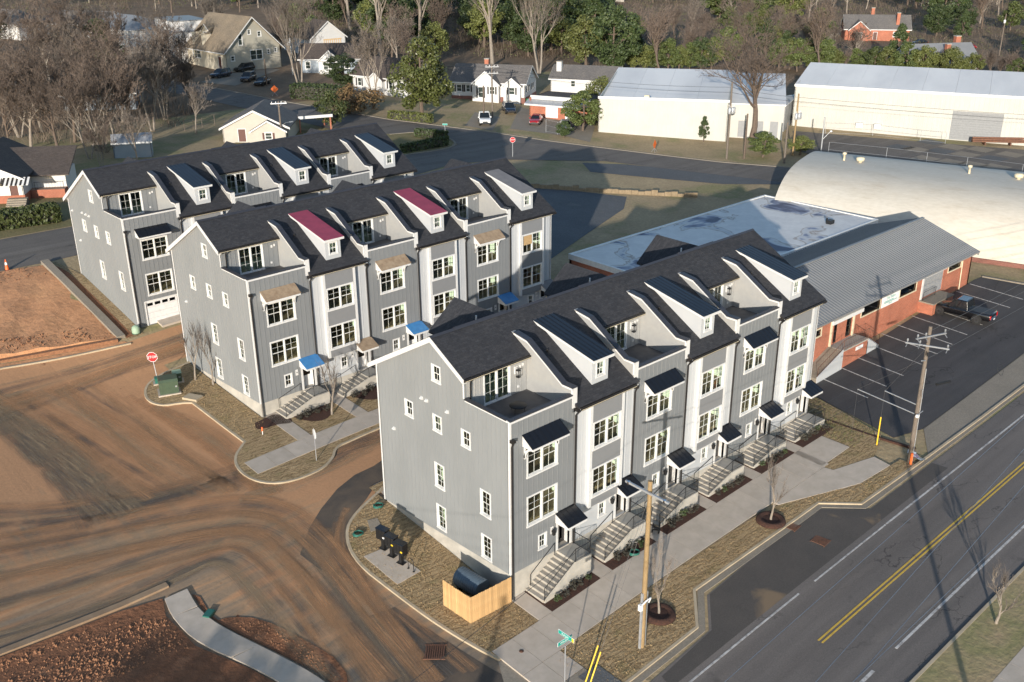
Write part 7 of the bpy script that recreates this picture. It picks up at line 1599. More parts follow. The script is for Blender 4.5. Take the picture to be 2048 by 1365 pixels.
def car(kind, xy, ang, label, paint, cat=None, group=None):
    """x forward, y left, wheels cut into a lofted body; cabin of glass with painted roof and pillars"""
    r = thing({'pickup': 'pickup_truck', 'suv': 'suv', 'sedan': 'sedan'}[kind], label, cat or {'pickup': 'pickup', 'suv': 'SUV', 'sedan': 'car'}[kind], (xy[0], xy[1], gz(xy) + .04), ang, group)
    if kind == 'pickup': Lh, W_, rad, wx = 2.95, 1.0, .42, (1.85, -1.75); st = [(-2.95, .62, 1.10, .93), (-2.85, .50, 1.16, .98), (-.75, .46, 1.17, 1.0), (.9, .46, 1.14, 1.0), (1.2, .46, 1.16, 1.0), (2.5, .48, 1.10, .98), (2.85, .5, 1.0, .92), (2.95, .55, .85, .86)]; cab = (-.75, 1.35, -.55, .45, 1.93, .80)
    elif kind == 'suv': Lh, W_, rad, wx = 2.4, .95, .37, (1.45, -1.4); st = [(-2.4, .5, .95, .88), (-2.3, .4, 1.05, .94), (0, .36, 1.03, .95), (1.0, .36, 1.02, .95), (1.9, .38, .95, .92), (2.3, .42, .82, .85), (2.4, .48, .7, .8)]; cab = (-2.25, 1.15, -2.0, .25, 1.72, .72)
    else: Lh, W_, rad, wx = 2.35, .9, .33, (1.42, -1.38); st = [(-2.35, .45, .82, .80), (-2.25, .35, .95, .86), (-1.5, .3, .97, .9), (0, .3, .93, .9), (.95, .3, .93, .9), (1.8, .32, .82, .87), (2.25, .36, .70, .8), (2.35, .42, .6, .72)]; cab = (-1.85, 1.05, -1.05, .15, 1.44, .62)
    secs = []
    for x, z0, z1, hw in st:
        zm = z0 + (z1 - z0) * .62
        secs.append([(x, -hw * .93, z0), (x, -hw, z0 + .1), (x, -hw, zm), (x, -hw * .955, z1 - .04), (x, -hw * .88, z1), (x, hw * .88, z1), (x, hw * .955, z1 - .04), (x, hw, zm), (x, hw, z0 + .1), (x, hw * .93, z0)])
    b = MB(); loft(b, secs, paint); b.build('body', r)
    # wheel arches, wheels
    for x in wx:
        for s in (-1, 1):
            q = MB(); q.tube([(x, s * (W_ - .22), rad), (x, s * (W_ + .012), rad)], rad + .085, 'lamp_black', 20); q.build('wheel_arch', r)
            wm, rm = wheel_mesh(rad, .27); o = put('wheel', wm, r, (x, s * (W_ - .11), rad), 0 if s < 0 else math.pi); put('rim', rm, o)
    x0, x1, t0, t1, zt, hw = cab; zb = 1.12 if kind == 'pickup' else (.99 if kind == 'suv' else .9); hb = W_ * .93
    q = MB(); q.hexa([(x0, -hb, zb), (x1, -hb, zb), (x1, hb, zb), (x0, hb, zb), (t0, -hw, zt - .03), (t1, -hw, zt - .03), (t1, hw, zt - .03), (t0, hw, zt - .03)], 'car_glass'); q.build('windows', r)
    q = MB(); q.hexa([(t0 - .02, -hw - .02, zt - .035), (t1 + .06, -hw - .02, zt - .035), (t1 + .06, hw + .02, zt - .035), (t0 - .02, hw + .02, zt - .035), (t0 + .06, -hw + .06, zt + .03), (t1 - .06, -hw + .06, zt + .03), (t1 - .06, hw - .06, zt + .03), (t0 + .06, hw - .06, zt + .03)], paint); q.build('roof', r)
    q = MB()
    for s in (-1, 1):
        q.tube([(x1, s * hb, zb), (t1 + .02, s * hw, zt - .02)], .045, paint, 4); q.tube([(x0, s * hb, zb), (t0, s * hw, zt - .02)], .06, paint, 4); xm = (x0 + x1) / 2; q.tube([(xm, s * (hb + .005), zb), ((t0 + t1) / 2, s * (hw + .005), zt - .02)], .035, paint, 4)
        if kind == 'suv': q.tube([(x0 + .9, s * (hb + .005), zb), (t0 + .85, s * (hw + .005), zt - .02)], .04, paint, 4)
    q.build('pillars', r)
    if kind == 'pickup':
        q = MB(); q.box(-2.82, -.82, -.84, .84, .9, 1.185, 'lamp_black'); q.build('bed_cover', r)
        q = MB(); q.box(-.85, .9, -1.06, -1.0, .42, .5, 'lamp_black'); q.box(-.85, .9, 1.0, 1.06, .42, .5, 'lamp_black'); q.build('side_step', r)
    e = st[-1]; f = st[0]
    for s in (-1, 1):
        box_ob('headlight', r, Lh - .12, Lh - .02, s * .62 - .16, s * .62 + .16, e[2] - .14, e[2] + .02, 'head_clear'); box_ob('tail_light', r, -Lh - .015, -Lh + .16, s * (f[3] - .09) - .1, s * (f[3] - .09) + .1, f[2] - .38, f[2] - .03, 'tail_red')
        q = MB(); xx = x1 - .28; q.box(xx - .08, xx + .08, s * (hb + .12) - .1, s * (hb + .12) + .1, zb + .02, zb + .2, paint); q.build('mirror', r)
        for xx in ((.35, -.45) if kind != 'suv' else (.3, -.7)): box_ob('door_handle', r, xx - .1, xx + .1, s * (W_ + .003) - .008, s * (W_ + .003) + .008, zb - .16, zb - .12, 'chrome')
    box_ob('grille', r, Lh - .03, Lh + .012, -.42, .42, e[1] + .05, e[2] - .05, 'lamp_black'); box_ob('bumper', r, Lh - .1, Lh + .06, -.78, .78, e[1] - .12, e[1] + .06, 'chrome' if paint == 'car_white' else 'lamp_black'); box_ob('bumper', r, -Lh - .08, -Lh + .1, -.8, .8, f[1] - .12, f[1] + .08, 'chrome' if kind == 'pickup' else paint)
    box_ob('number_plate', r, -Lh - .095, -Lh - .081, -.15, .15, f[1] - .08, f[1] + .04, 'sign_white')
    return r
m = mat('car_glass', (0.012, 0.015, 0.018), (0.012, 0.015, 0.018), rough=0.06, spec=0.8)
car('pickup', (60.15, .75), R(94), 'black pickup truck parked nose in at the loading dock', 'car_black')
car('pickup', (80.70, 95.60), R(-128), 'white pickup truck facing the street before the white bungalow', 'car_white')
car('suv', (90.29, 99.85), R(-122), 'dark SUV parked behind the white pickup on the drive', 'car_navy')
car('sedan', (88.22, 90.53), R(-143), 'red sedan on the concrete forecourt of the brick garage', 'car_red')
car('sedan', (89.59, 84.62), R(-130), 'dark grey sedan behind the wire gate right of the red car', 'car_grey')
car('suv', (66.00, 162.82), R(-160), 'dark car farthest left of the four below the craftsman house', 'car_navy')
car('suv', (73.78, 167.13), R(-163), 'dark SUV nearest the porch of the craftsman house', 'car_black')
car('suv', (68.46, 155.72), R(-140), 'blue black SUV between the porch car and the sedan on the grass', 'car_navy')
car('sedan', (68.38, 149.88), R(-145), 'dark sedan on the grass nearest the thin reddish pole', 'car_black')
car('sedan', (249.22, 102.74), R(160), 'dark car with white rear beside the red brick house at top right', 'car_black')
car('sedan', (249.22, 88.76), R(160), 'red car on the drive at the far top right', 'car_red')

# ---------------------------------------------------------------- fences, yard things
def post_fence(label, pts, h, m, step, name='chain_link_fence', rails=(1.0, .55, .1), r0=.035, cat='fence'):
    o_ = Vector((pts[0][0], pts[0][1], gz(pts[0]))); r = thing(name, label, cat, tuple(o_)); path = dense(pts, step)
    for p in path:
        z = T(*p) - o_.z; b = MB(); b.tube([(p[0] - o_.x, p[1] - o_.y, z - .2), (p[0] - o_.x, p[1] - o_.y, z + h)], r0, m, 5); b.build('post', r)
    for f in rails: b = MB(); b.tube([(p[0] - o_.x, p[1] - o_.y, T(*p) - o_.z + h * f) for p in path], .016, m, 4); b.build('rail', r)
    return r
post_fence('tall wire yard fence with pale posts behind the vaulted hall', [(107.36, 44.61), (110.48, 36.62), (112.00, 30.98), (113.41, 25.53), (114.85, 18.19)], 2.6, 'galvanized', 5.5)
post_fence('inner wire fence along the cream wall of the long warehouse', [(123.07, 54.78), (127.88, 48.55), (129.93, 41.02), (131.21, 37.30)], 1.9, 'galvanized', 5.0)
post_fence('wire gate fence before the dark grey sedan', [(84.97, 84.67), (85.33, 82.26), (86.01, 80.93)], 2.1, 'galvanized', 3.0)
post_fence('dark timber fence behind bare trees at left of the cottage', [(36.66, 118.59), (40.18, 119.58), (42.76, 120.27)], 1.6, 'pole_old', 1.4, 'timber_fence', (.95, .6, .25), .06)
post_fence('dark rail fence before the hedge across the street', [(69.55, 108.68), (71.26, 103.01), (72.53, 99.76)], 1.1, 'lamp_black', 2.2, 'rail_fence')
pg = (137.65, 29.38); r = thing('pipe_stack', 'stack of long rusty pipes on trestles by the right end of the warehouse', 'pipes', (pg[0], pg[1], gz(pg)), R(-50))
for i in range(3):
    for j in range(3 - i): b = MB(); b.tube([(-6, j * .32 + i * .16, .62 + i * .28), (6, j * .32 + i * .16, .62 + i * .28)], .15, 'rust_pipe', 8); b.build('pipe', r)
for x_ in (-4, 0, 4): box_ob('trestle', r, x_ - .1, x_ + .1, -.3, 1.1, -.1, .46, 'rust_iron')
for k, (pp, lb) in enumerate((((27.26, 175.40), 'pale satellite dish leftmost under the bare trees'), ((27.85, 171.53), 'pale satellite dish right of the leftmost dish'), ((5.25, 99.96), 'grey satellite dish above the awning house'))):
    g = thing('satellite_dish', lb, 'dish', (pp[0], pp[1], gz(pp) + (4.2 if k == 2 else 1.5)), -2.4); b = MB(); b.M = Matrix.Rotation(R(60), 4, 'Y'); b.lathe([(0, 0), (.22, .03), (.42, .11), (.58, .22)], 'galvanized', 16); b.build('dish', g); b = MB(); b.tube([(0, 0, 0), (-.1, 0, -1.6 if k < 2 else -1.6)], .05, 'galvanized', 6); b.build('mast', g)

# ---------------------------------------------------------------- plants
def tube_np(V, F, path, rad, n):
    b = len(V); prev = None
    for i, p in enumerate(path):
        d = (path[min(i + 1, len(path) - 1)] - path[max(i - 1, 0)]).normalized()
        if prev is None: u = d.cross(Vector((0, 0, 1)) if abs(d.z) < .9 else Vector((1, 0, 0))).normalized()
        else: u = (prev - d * prev.dot(d)).normalized()
        prev = u; w = d.cross(u)
        for k in range(n): a = 2 * math.pi * k / n; V.append(p + (u * math.cos(a) + w * math.sin(a)) * rad[i])
    for i in range(len(path) - 1):
        for k in range(n): F.append((b + i * n + k, b + i * n + (k + 1) % n, b + (i + 1) * n + (k + 1) % n, b + (i + 1) * n + k))

def bare_tree(seed, H, spread, bark, twig, limbs=6, trunkf=.33, leads=1, tw=.031, fine=9, up=.35):
    """leafless tree: forking limbs, branches and a haze of fine twigs; returns two meshes"""
    rg = random.Random(seed); TV, TF, CV, CF = [], [], [], []
    def grow(p, d, ln, r, lev):
        segs = 4 if lev < 2 else 3 if lev < 3 else 2; path = [p]; rad = [r]; q = p.copy(); dd = d.copy()
        for i in range(segs):
            dd = (dd + Vector((rg.gauss(0, .16), rg.gauss(0, .16), rg.gauss(.03, .1) + up * .12)) * (1.0 if lev else .35)).normalized(); q = q + dd * (ln / segs); path.append(q.copy()); rad.append(r * (1 - .62 * (i + 1) / segs))
        if lev <= 2: tube_np(TV, TF, path, rad, (8, 5, 4)[lev])
        elif lev == 3: tube_np(CV, CF, path, rad, 3)
        else:
            a, c = path[0], path[-1]; w = (c - a).cross(Vector((rg.gauss(0, 1), rg.gauss(0, 1), rg.gauss(0, 1)))).normalized() * rad[0]; k = len(CV); CV.extend((a - w, a + w, c)); CF.append((k, k + 1, k + 2))
        if lev >= 5: return
        nb = (limbs, 6, 5, 5, fine)[lev]
        for j in range(nb):
            f = rg.uniform(.28 if lev else trunkf / .5 * .5, 1.0) if j else 1.0
            if lev == 0: f = .45 + .55 * (j + .5) / nb
            x = f * segs; i = min(int(x), segs - 1); pp = path[i].lerp(path[i + 1], x - i); a = rg.uniform(0, 6.283); tilt = rg.uniform(.45, 1.0) * spread if lev else rg.uniform(.35, .95) * spread
            bd = (path[i + 1] - path[i]).normalized(); s1 = bd.cross(Vector((.3, .5, .8))).normalized(); s2 = bd.cross(s1); nd = (bd * math.cos(tilt) + (s1 * math.cos(a) + s2 * math.sin(a)) * math.sin(tilt)); nd = (nd + Vector((0, 0, up * .5))).normalized()
            rr_ = max(rad[i] * (.62 if lev < 2 else .55), tw if lev >= 3 else .02)
            grow(pp, nd, ln * rg.uniform(.5, .78) * (1.05 if lev == 0 else .82 if lev < 3 else .72), rr_ if lev < 3 else tw, lev + 1)
    for k in range(leads):
        a = k * 2.2 + rg.random(); d = Vector((math.cos(a) * .22 * (leads > 1), math.sin(a) * .22 * (leads > 1), 1)).normalized(); grow(Vector((math.cos(a) * .25 * (leads > 1), math.sin(a) * .25 * (leads > 1), -.3)), d, H * .56, H * .021 / (leads ** .4), 0)
    out = []
    zmax = max(v.z for v in CV); sc = H / zmax
    for nm, V, F, mm in (('trunk', TV, TF, bark), ('crown', CV, CF, twig)):
        me = bpy.data.meshes.new(nm); me.from_pydata([tuple(v * sc) for v in V], [], F); me.materials.append(MATS[mm]); me.update(); out.append(me)
    return out

def leafy(seed, H, Wd, leaf, bark, n=5200, ls=.34, shape='round', base=.12, blobs=60):
    """evergreen: leaf-sized faces gathered in clumps through an uneven crown, gaps between the clumps"""
    rg = np.random.default_rng(seed); C = []
    for k in range(blobs):
        while True:
            u = rg.uniform(-1, 1, 3)
            if (u ** 2).sum() < 1 and (u ** 2).sum() > .12: break
        t_ = (u[2] + 1) / 2
        if shape == 'cone': w = (1.05 - t_) ** .8 * 1.1
        elif shape == 'egg': w = math.sin(math.pi * min(1, (.18 + t_ * .86))) ** .6
        else: w = (1 - (2 * t_ - 1) ** 2 * .75) ** .5
        a = math.atan2(u[1], u[0]); rr_ = (u[0] ** 2 + u[1] ** 2) ** .35 * w
        C.append((math.cos(a) * rr_ * Wd / 2, math.sin(a) * rr_ * Wd / 2, H * (base + (1 - base) * (.06 + .88 * t_)), rg.uniform(.55, 1.25)))
    C = np.array(C); idx = rg.integers(0, blobs, n); d = rg.normal(size=(n, 3)); d /= np.linalg.norm(d, axis=1)[:, None]; br = Wd * .135 * (60 / blobs) ** .33
    P_ = C[idx, :3] + d * (br * C[idx, 3] * rg.uniform(.55, 1.08, n) ** .6)[:, None] * np.array([1, 1, .8])
    nrm = d * .7 + rg.normal(size=(n, 3)) * .55 + np.array([0, 0, .25]); nrm /= np.linalg.norm(nrm, axis=1)[:, None]
    a = np.cross(nrm, rg.normal(size=(n, 3))); a /= np.linalg.norm(a, axis=1)[:, None]; b_ = np.cross(nrm, a); s = (ls * rg.uniform(.55, 1.3, n))[:, None]
    V = np.stack([P_ - a * s * .5, P_ + b_ * s * .34, P_ + a * s * .6, P_ - b_ * s * .34], 1).reshape(-1, 3); V[:, 2] = np.maximum(V[:, 2], .03)
    F = [(4 * i, 4 * i + 1, 4 * i + 2, 4 * i + 3) for i in range(n)]
    me = bpy.data.meshes.new('crown'); me.from_pydata(V.tolist(), [], F); me.materials.append(MATS[leaf]); me.update()
    TV, TF = [], []; g = random.Random(seed); p = Vector((0, 0, -.3)); path = [p]
    for i in range(4): path.append(path[-1] + Vector((g.gauss(0, .12), g.gauss(0, .12), H * .2)))
    tube_np(TV, TF, path, [H * .026 * (1 - .18 * i) for i in range(5)], 7)
    for i in range(7):
        q = path[1 + i % 3]; c = C[g.randrange(blobs)]; tube_np(TV, TF, [q, Vector((c[0] * .8, c[1] * .8, max(c[2] * .95, q.z + .2)))], [H * .011, H * .004], 4)
    tm = bpy.data.meshes.new('trunk'); tm.from_pydata([tuple(v) for v in TV], [], TF); tm.materials.append(MATS[bark]); tm.update()
    return [tm, me]

BT = [bare_tree(11, 15, .95, 'bark_grey', 'twig_brown', 7), bare_tree(12, 15, .85, 'bark_grey', 'twig_grey', 6), bare_tree(13, 15, 1.05, 'bark_brown', 'twig_brown', 7), bare_tree(14, 15, .8, 'bark_grey', 'twig_brown', 5, leads=3), bare_tree(15, 15, .7, 'bark_brown', 'twig_brown', 8, up=.5), bare_tree(16, 15, .8, 'bark_grey', 'twig_grey', 4, leads=2, up=.45)]
TALL = [bare_tree(31, 26, .62, 'bark_grey', 'twig_grey', 7, leads=1, up=.5, tw=.018), bare_tree(32, 26, .55, 'bark_grey', 'twig_grey', 5, leads=3, up=.55, tw=.018), bare_tree(33, 22, .85, 'bark_brown', 'twig_brown', 9, up=.45, tw=.02, fine=9)]
EV = [leafy(1, 14, 11, 'leaf_dark', 'bark_brown', 8500, .5), leafy(2, 14, 10, 'leaf_mid', 'bark_brown', 6500, .55, 'egg'), leafy(3, 14, 9, 'leaf_olive', 'bark_brown', 6500, .5, 'egg'), leafy(4, 16, 8, 'leaf_dark', 'bark_brown', 6500, .5, 'cone', .06)]
SAP = bare_tree(51, 5.2, .42, 'bark_grey', 'twig_grey', 4, leads=1, up=.7, tw=.004, fine=2)
def plant(name, meshes, xy, H, H0, label, cat='tree', group=None, wf=1.0, rz=None, dz=0.0, rg=random.Random(99)):
    s = H / H0; r = thing(name, label, cat, (xy[0], xy[1], gz(xy) + dz), rg.uniform(0, 6.28) if rz is None else rz, group); r.scale = (s * wf, s * wf, s)
    for me in meshes: put(me.name.split('.')[0], me, r)
    return r
# trees one can point at
plant('magnolia_tree', leafy(21, 14, 9.2, 'leaf_magnolia', 'bark_brown', 10000, .42, 'egg', .03, 80), (73.55, 103.88), 15.0, 14, 'big glossy olive green magnolia left of the white bungalow')
plant('bare_tree', TALL[0], (124.58, 143.44), 27, 26, 'tall pale single trunked bare tree behind the bungalow chimney')
plant('bare_tree', TALL[1], (124.60, 127.81), 27, 26, 'tall pale bare tree with three leaning stems behind the long white house')
plant('bare_tree', TALL[2], (109.31, 60.23), 24, 22, 'large brown bare tree with upswept limbs between the two warehouses', wf=1.5)
plant('bare_tree', BT[5], (71.96, 116.64), 17, 15, 'pale forked bare tree left of the magnolia')
plant('bare_tree', TALL[1], (71.46, 140.66), 22, 26, 'large multi stemmed bare tree right of the parked dark cars', rz=1.0)
plant('bare_tree', BT[4], (148.16, 113.02), 17, 15, 'dense brown upswept bare tree behind the low warehouse', wf=1.2)
plant('bare_tree', BT[4], (179.22, 90.83), 19, 15, 'brown bare tree behind the left end of the long warehouse', wf=1.1, rz=2.0)
LEFTB = [((62, 300), 16, 0), ((118, 305), 15, 2), ((180, 318), 13, 3), ((235, 292), 17, 0), ((305, 262), 16, 5), ((310, 205), 15, 2), ((385, 225), 12, 4), ((392, 268), 9, 1), ((215, 215), 16, 0), ((140, 220), 16, 1), ((60, 225), 16, 2), ((10, 250), 15, 4), ((20, 305), 12, 2), ((100, 165), 17, 0), ((175, 150), 17, 2), ((250, 160), 16, 4), ((330, 150), 15, 1), ((425, 100), 15, 5), ((560, 130), 13, 4), ((275, 330), 8, 1), ((205, 340), 7, 3)]
LB_LABEL = ['bare spreading tree in the left thicket, trunk just above the awning house', 'bare brown tree in the left thicket above the gap before the rear row', 'bare multi stemmed tree touching the left gable of the rear row', 'largest bare tree of the left thicket, behind the rear row ridge', 'forked bare tree left of the garden shed', 'bare tree before the white modern box house', 'thin bare tree left of the four parked dark cars', 'small bare tree before the timber fence by the cottage', 'bare tree before the pale house with the silver roof', 'grey twigged bare tree left of the silver roofed pale house', 'bare tree before the dim blue grey house', 'upswept bare tree at the left edge above the awning house', 'low bare tree behind the awning house roof', 'bare tree under the white house at top left', 'bare tree before the beige house at top left', 'upswept bare tree before the plywood covered building', 'grey bare tree at the foot of the white box house', 'forked bare tree above the craftsman house lawn', 'upswept bare tree at the right of the craftsman house', 'small grey bare tree beside the garden shed', 'small many stemmed bare tree behind the rear row gable']
for (pp, h, k), lb in zip([((12.71, 118.52), 16, 0), ((15.23, 114.38), 15, 2), ((17.05, 107.46), 13, 3), ((23.62, 113.79), 17, 0), ((32.51, 121.48), 16, 5), ((43.34, 144.54), 15, 2), ((44.58, 132.13), 12, 4), ((37.02, 115.47), 9, 1), ((34.66, 144.77), 16, 0), ((28.62, 146.20), 16, 1), ((22.42, 147.81), 16, 2), ((15.71, 139.51), 15, 4), ((9.82, 118.64), 12, 2), ((35.94, 176.44), 17, 0), ((45.33, 181.40), 17, 2), ((48.94, 171.01), 16, 4), ((58.12, 172.35), 15, 1), ((84.06, 201.95), 15, 5), ((84.75, 170.96), 13, 4), ((20.68, 99.84), 8, 1), ((15.73, 99.66), 7, 3)], LB_LABEL):
    plant('bare_tree', BT[k], pp, h, 15, lb, group='bare trees of the left thicket')
for k, (px_, h, b_) in enumerate((((19.61, 119.93), 15, 2), ((20.77, 112.34), 14, 3), ((24.22, 109.80), 14, 4), ((18.39, 130.20), 15, 0), ((25.51, 132.41), 15, 2), ((31.47, 130.70), 15, 0), ((37.96, 128.73), 13, 3), ((14.41, 128.44), 14, 3), ((39.21, 141.55), 14, 2), ((49.56, 149.52), 13, 3))):
    plant('bare_tree', BT[b_], px_, h, 15, 'bare tree filling the left thicket, %s of those between the named trunks' % 'first second third fourth fifth sixth seventh eighth ninth tenth eleventh twelfth thirteenth fourteenth'.split()[k], group='bare trees of the left thicket', wf=1.1)
plant('evergreen_tree', EV[0], (80.22, 137.95), 6.5, 14, 'dark evergreen clump in front of the small two gabled white house', wf=1.7)
plant('round_bush', leafy(22, 6, 5.2, 'leaf_mid', 'bark_brown', 4200, .26, 'egg', .1, 70), (56.99, 106.96), 6.4, 6, 'rounded pale green bush with bare stems behind the rear row', 'bush')
plant('weedy_bush', leafy(23, 4, 7, 'leaf_rust', 'bark_brown', 3600, .3, 'round', .0, 60), (67.97, 115.60), 4.5, 4, 'rusty brown overgrown bush left of the magnolia', 'bush', wf=1.2)
plant('evergreen_shrub', EV[1], (90.97, 81.89), 7.0, 14, 'dense green shrub between the grey sedan and the low warehouse', 'shrub', wf=1.35)
plant('evergreen_shrub', EV[2], (104.68, 90.65), 7.0, 14, 'olive shrub against the left end of the low warehouse', 'shrub', wf=1.3)
plant('evergreen_shrub', EV[0], (84.72, 80.11), 2.8, 14, 'small dark round shrub at the corner of the concrete forecourt', 'shrub', wf=1.2)
plant('evergreen_shrub', EV[1], (100.43, 51.86), 4.2, 14, 'bright green shrub between the two street poles', 'shrub', wf=1.7)
plant('evergreen_shrub', EV[2], (106.40, 48.95), 3.2, 14, 'yellow green shrub behind the left end of the vaulted hall', 'shrub', wf=2.2)
plant('evergreen_shrub', EV[3], (101.69, 64.38), 4.4, 16, 'slim ivy green shrub against the low warehouse wall', 'shrub', wf=.9)
plant('evergreen_tree', EV[2], (139.17, 127.33), 13, 14, 'olive green round tree behind the long white house', wf=1.1)
plant('evergreen_tree', EV[0], (138.98, 118.88), 15, 14, 'dark evergreen left behind the low warehouse')
# hedges
def hedge(label, a, c, w, h, leaf, n, seed):
    rg = np.random.default_rng(seed); d = Vector((c[0] - a[0], c[1] - a[1])); ln = d.length; an = math.atan2(d.y, d.x); q = rg.uniform(-1, 1, (n, 3)); ax = rg.integers(0, 3, n); 
    for i in range(n): q[i, ax[i]] = math.copysign(rg.uniform(.86, 1.04), q[i, ax[i]])
    q = q * np.array([ln / 2, w / 2, h / 2]) + np.array([ln / 2, 0, h / 2]); q[:, 2] = np.abs(q[:, 2]); u = rg.normal(size=(n, 3)); u /= np.linalg.norm(u, axis=1)[:, None]; v = np.cross(u, rg.normal(size=(n, 3))); v /= np.linalg.norm(v, axis=1)[:, None]; s = (.22 * rg.uniform(.6, 1.3, n))[:, None]
    V = np.stack([q - u * s, q + v * s * .6, q + u * s, q - v * s * .6], 1).reshape(-1, 3); r = thing('hedge', label, 'hedge', (a[0], a[1], gz(a)), an)
    me = bpy.data.meshes.new('foliage'); me.from_pydata(V.tolist(), [], [(4 * i, 4 * i + 1, 4 * i + 2, 4 * i + 3) for i in range(n)]); me.materials.append(MATS[leaf]); me.update(); put('foliage', me, r)
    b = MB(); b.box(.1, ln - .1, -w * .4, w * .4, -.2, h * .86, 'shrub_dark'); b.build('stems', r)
hedge('clipped hedge along the far side of the corner lawn', (64.78, 94.10), (66.90, 88.98), 1.0, 1.3, 'leaf_dark', 1400, 1)
hedge('clipped hedge along the near side of the corner lawn', (56.19, 86.21), (64.93, 86.54), 1.0, 1.2, 'leaf_dark', 1500, 2)
hedge('low hedge behind the dark rail fence below the magnolia', (69.66, 108.09), (72.56, 100.21), 1.2, 1.3, 'leaf_olive', 1400, 3)
hedge('overgrown hedge by the left road before the awning house', (-5.57, 80.02), (2.48, 78.91), 2.6, 1.7, 'leaf_mid', 3800, 4)
hedge('dark overgrown hedge behind the small two gabled white house front', (66.49, 134.32), (71.35, 124.65), 3.0, 2.6, 'leaf_dark', 2600, 5)
# saplings with mulch rings
for k, (xy, lb, rg_) in enumerate((((5.51, -7.05), 'young bare tree in a mulch ring beside the fresh timber pole', 1), ((18.14, -6.19), 'young bare tree in a mulch ring farther along the verge', 1), ((-1.61, 38.12), 'slim bare sapling at the gable of the middle row, farther one', 0), ((-0.85, 36.37), 'slim bare sapling at the gable of the middle row, nearer one', 0), ((3.78, 25.42), 'slim bare sapling in the first bed of the middle row', 0))):
    plant('sapling', SAP, xy, 5.6 if k < 2 else 6.0, 5.2, lb, dz=.12)
    if rg_: b = MB(); b.lathe([(0, .12), (.75, .12), (.95, .06), (1.02, .0)], 'mulch', 24); b.lathe([(.55, .14), (.75, .24), (.92, .2), (1.0, .03)], 'mulch', 24); tag(b.build('mulch_ring', None, (xy[0], xy[1], gz(xy) + .12)), ('round dark mulch ring by the fresh timber pole', 'round dark mulch ring nearer the kerb inlet')[k], 'mulch ring')
plant('sapling', SAP, (19.14, -21.05), 4.6, 5.2, 'small bare street tree in the grass at the lower right', wf=1.5)
SH = leafy(61, .75, .8, 'shrub_dark', 'bark_brown', 260, .13, 'round', .05, 14); SH2 = leafy(62, .7, .75, 'leaf_dark', 'bark_brown', 260, .12, 'round', .05, 14)
ORD = 'first second third fourth fifth sixth seventh eighth ninth tenth eleventh twelfth thirteenth fourteenth fifteenth sixteenth seventeenth eighteenth nineteenth twentieth'.split()
rg = random.Random(4)
for k in range(6):
    u = 5.33 * k
    for i in range(5):
        xy = (u + 2.0 + i * .68 + rg.uniform(-.1, .1), -2.0 + rg.uniform(-.1, .12)); plant('bed_shrub', SH if (i + k) % 4 else SH2, xy, .5 + rg.uniform(-.12, .15), .75, 'small dark shrub in the %s front bed, %s along its stair wall' % (ORD[k], ORD[i]), 'shrub', 'shrubs of the front beds', dz=.16)
for k in range(3):
    u = -.55 + 5.33 * k
    for i in range(4): xy = (u + 2.0 + i * .8, 26.4 + rg.uniform(-.2, .3)); plant('bed_shrub', SH, xy, .6 + rg.uniform(-.1, .1), .75, 'small dark shrub in the %s bed of the middle row, %s from its stair foot' % (ORD[k], ORD[i]), 'shrub', 'shrubs of the middle beds', dz=.14)
# trees beyond the edges of the picture, behind the viewer: their long shade crosses the clay bank at lower left
for k, (n_, s_, h_) in enumerate(((18.0, -67, 13), (14.5, -70, 14), (11.0, -67, 13), (8.0, -74, 14))):
    plant('evergreen_tree', EV[0], (s_ * .812 - n_ * .583, s_ * .583 + n_ * .812), h_, 14, 'evergreen standing out of the picture behind the viewpoint, %s from the north' % ORD[k], group='trees behind the viewpoint', wf=.9)
op = (-36, -25.5); r_ = pole('utility_pole', 'timber pole with a transformer can standing out of the picture at lower left', op, 10.5, 'pole_old'); b = MB(); b.lathe([(0, 7.6), (.35, 7.6), (.36, 8.7), (0, 8.9)], 'galvanized', 12, (.3, -.3, 0)); b.build('transformer_can', r_)
op = (0.5, -31.2); pole('utility_pole', 'timber pole standing out of the picture below the street', op, 11, 'pole_old', arms=[(10.4, 1.2, 2.4, 'pole_old', 0)])
op = (28.0, -33.5); plant('bare_tree', BT[0], op, 9, 15, 'bare street tree standing out of the picture right of the street')
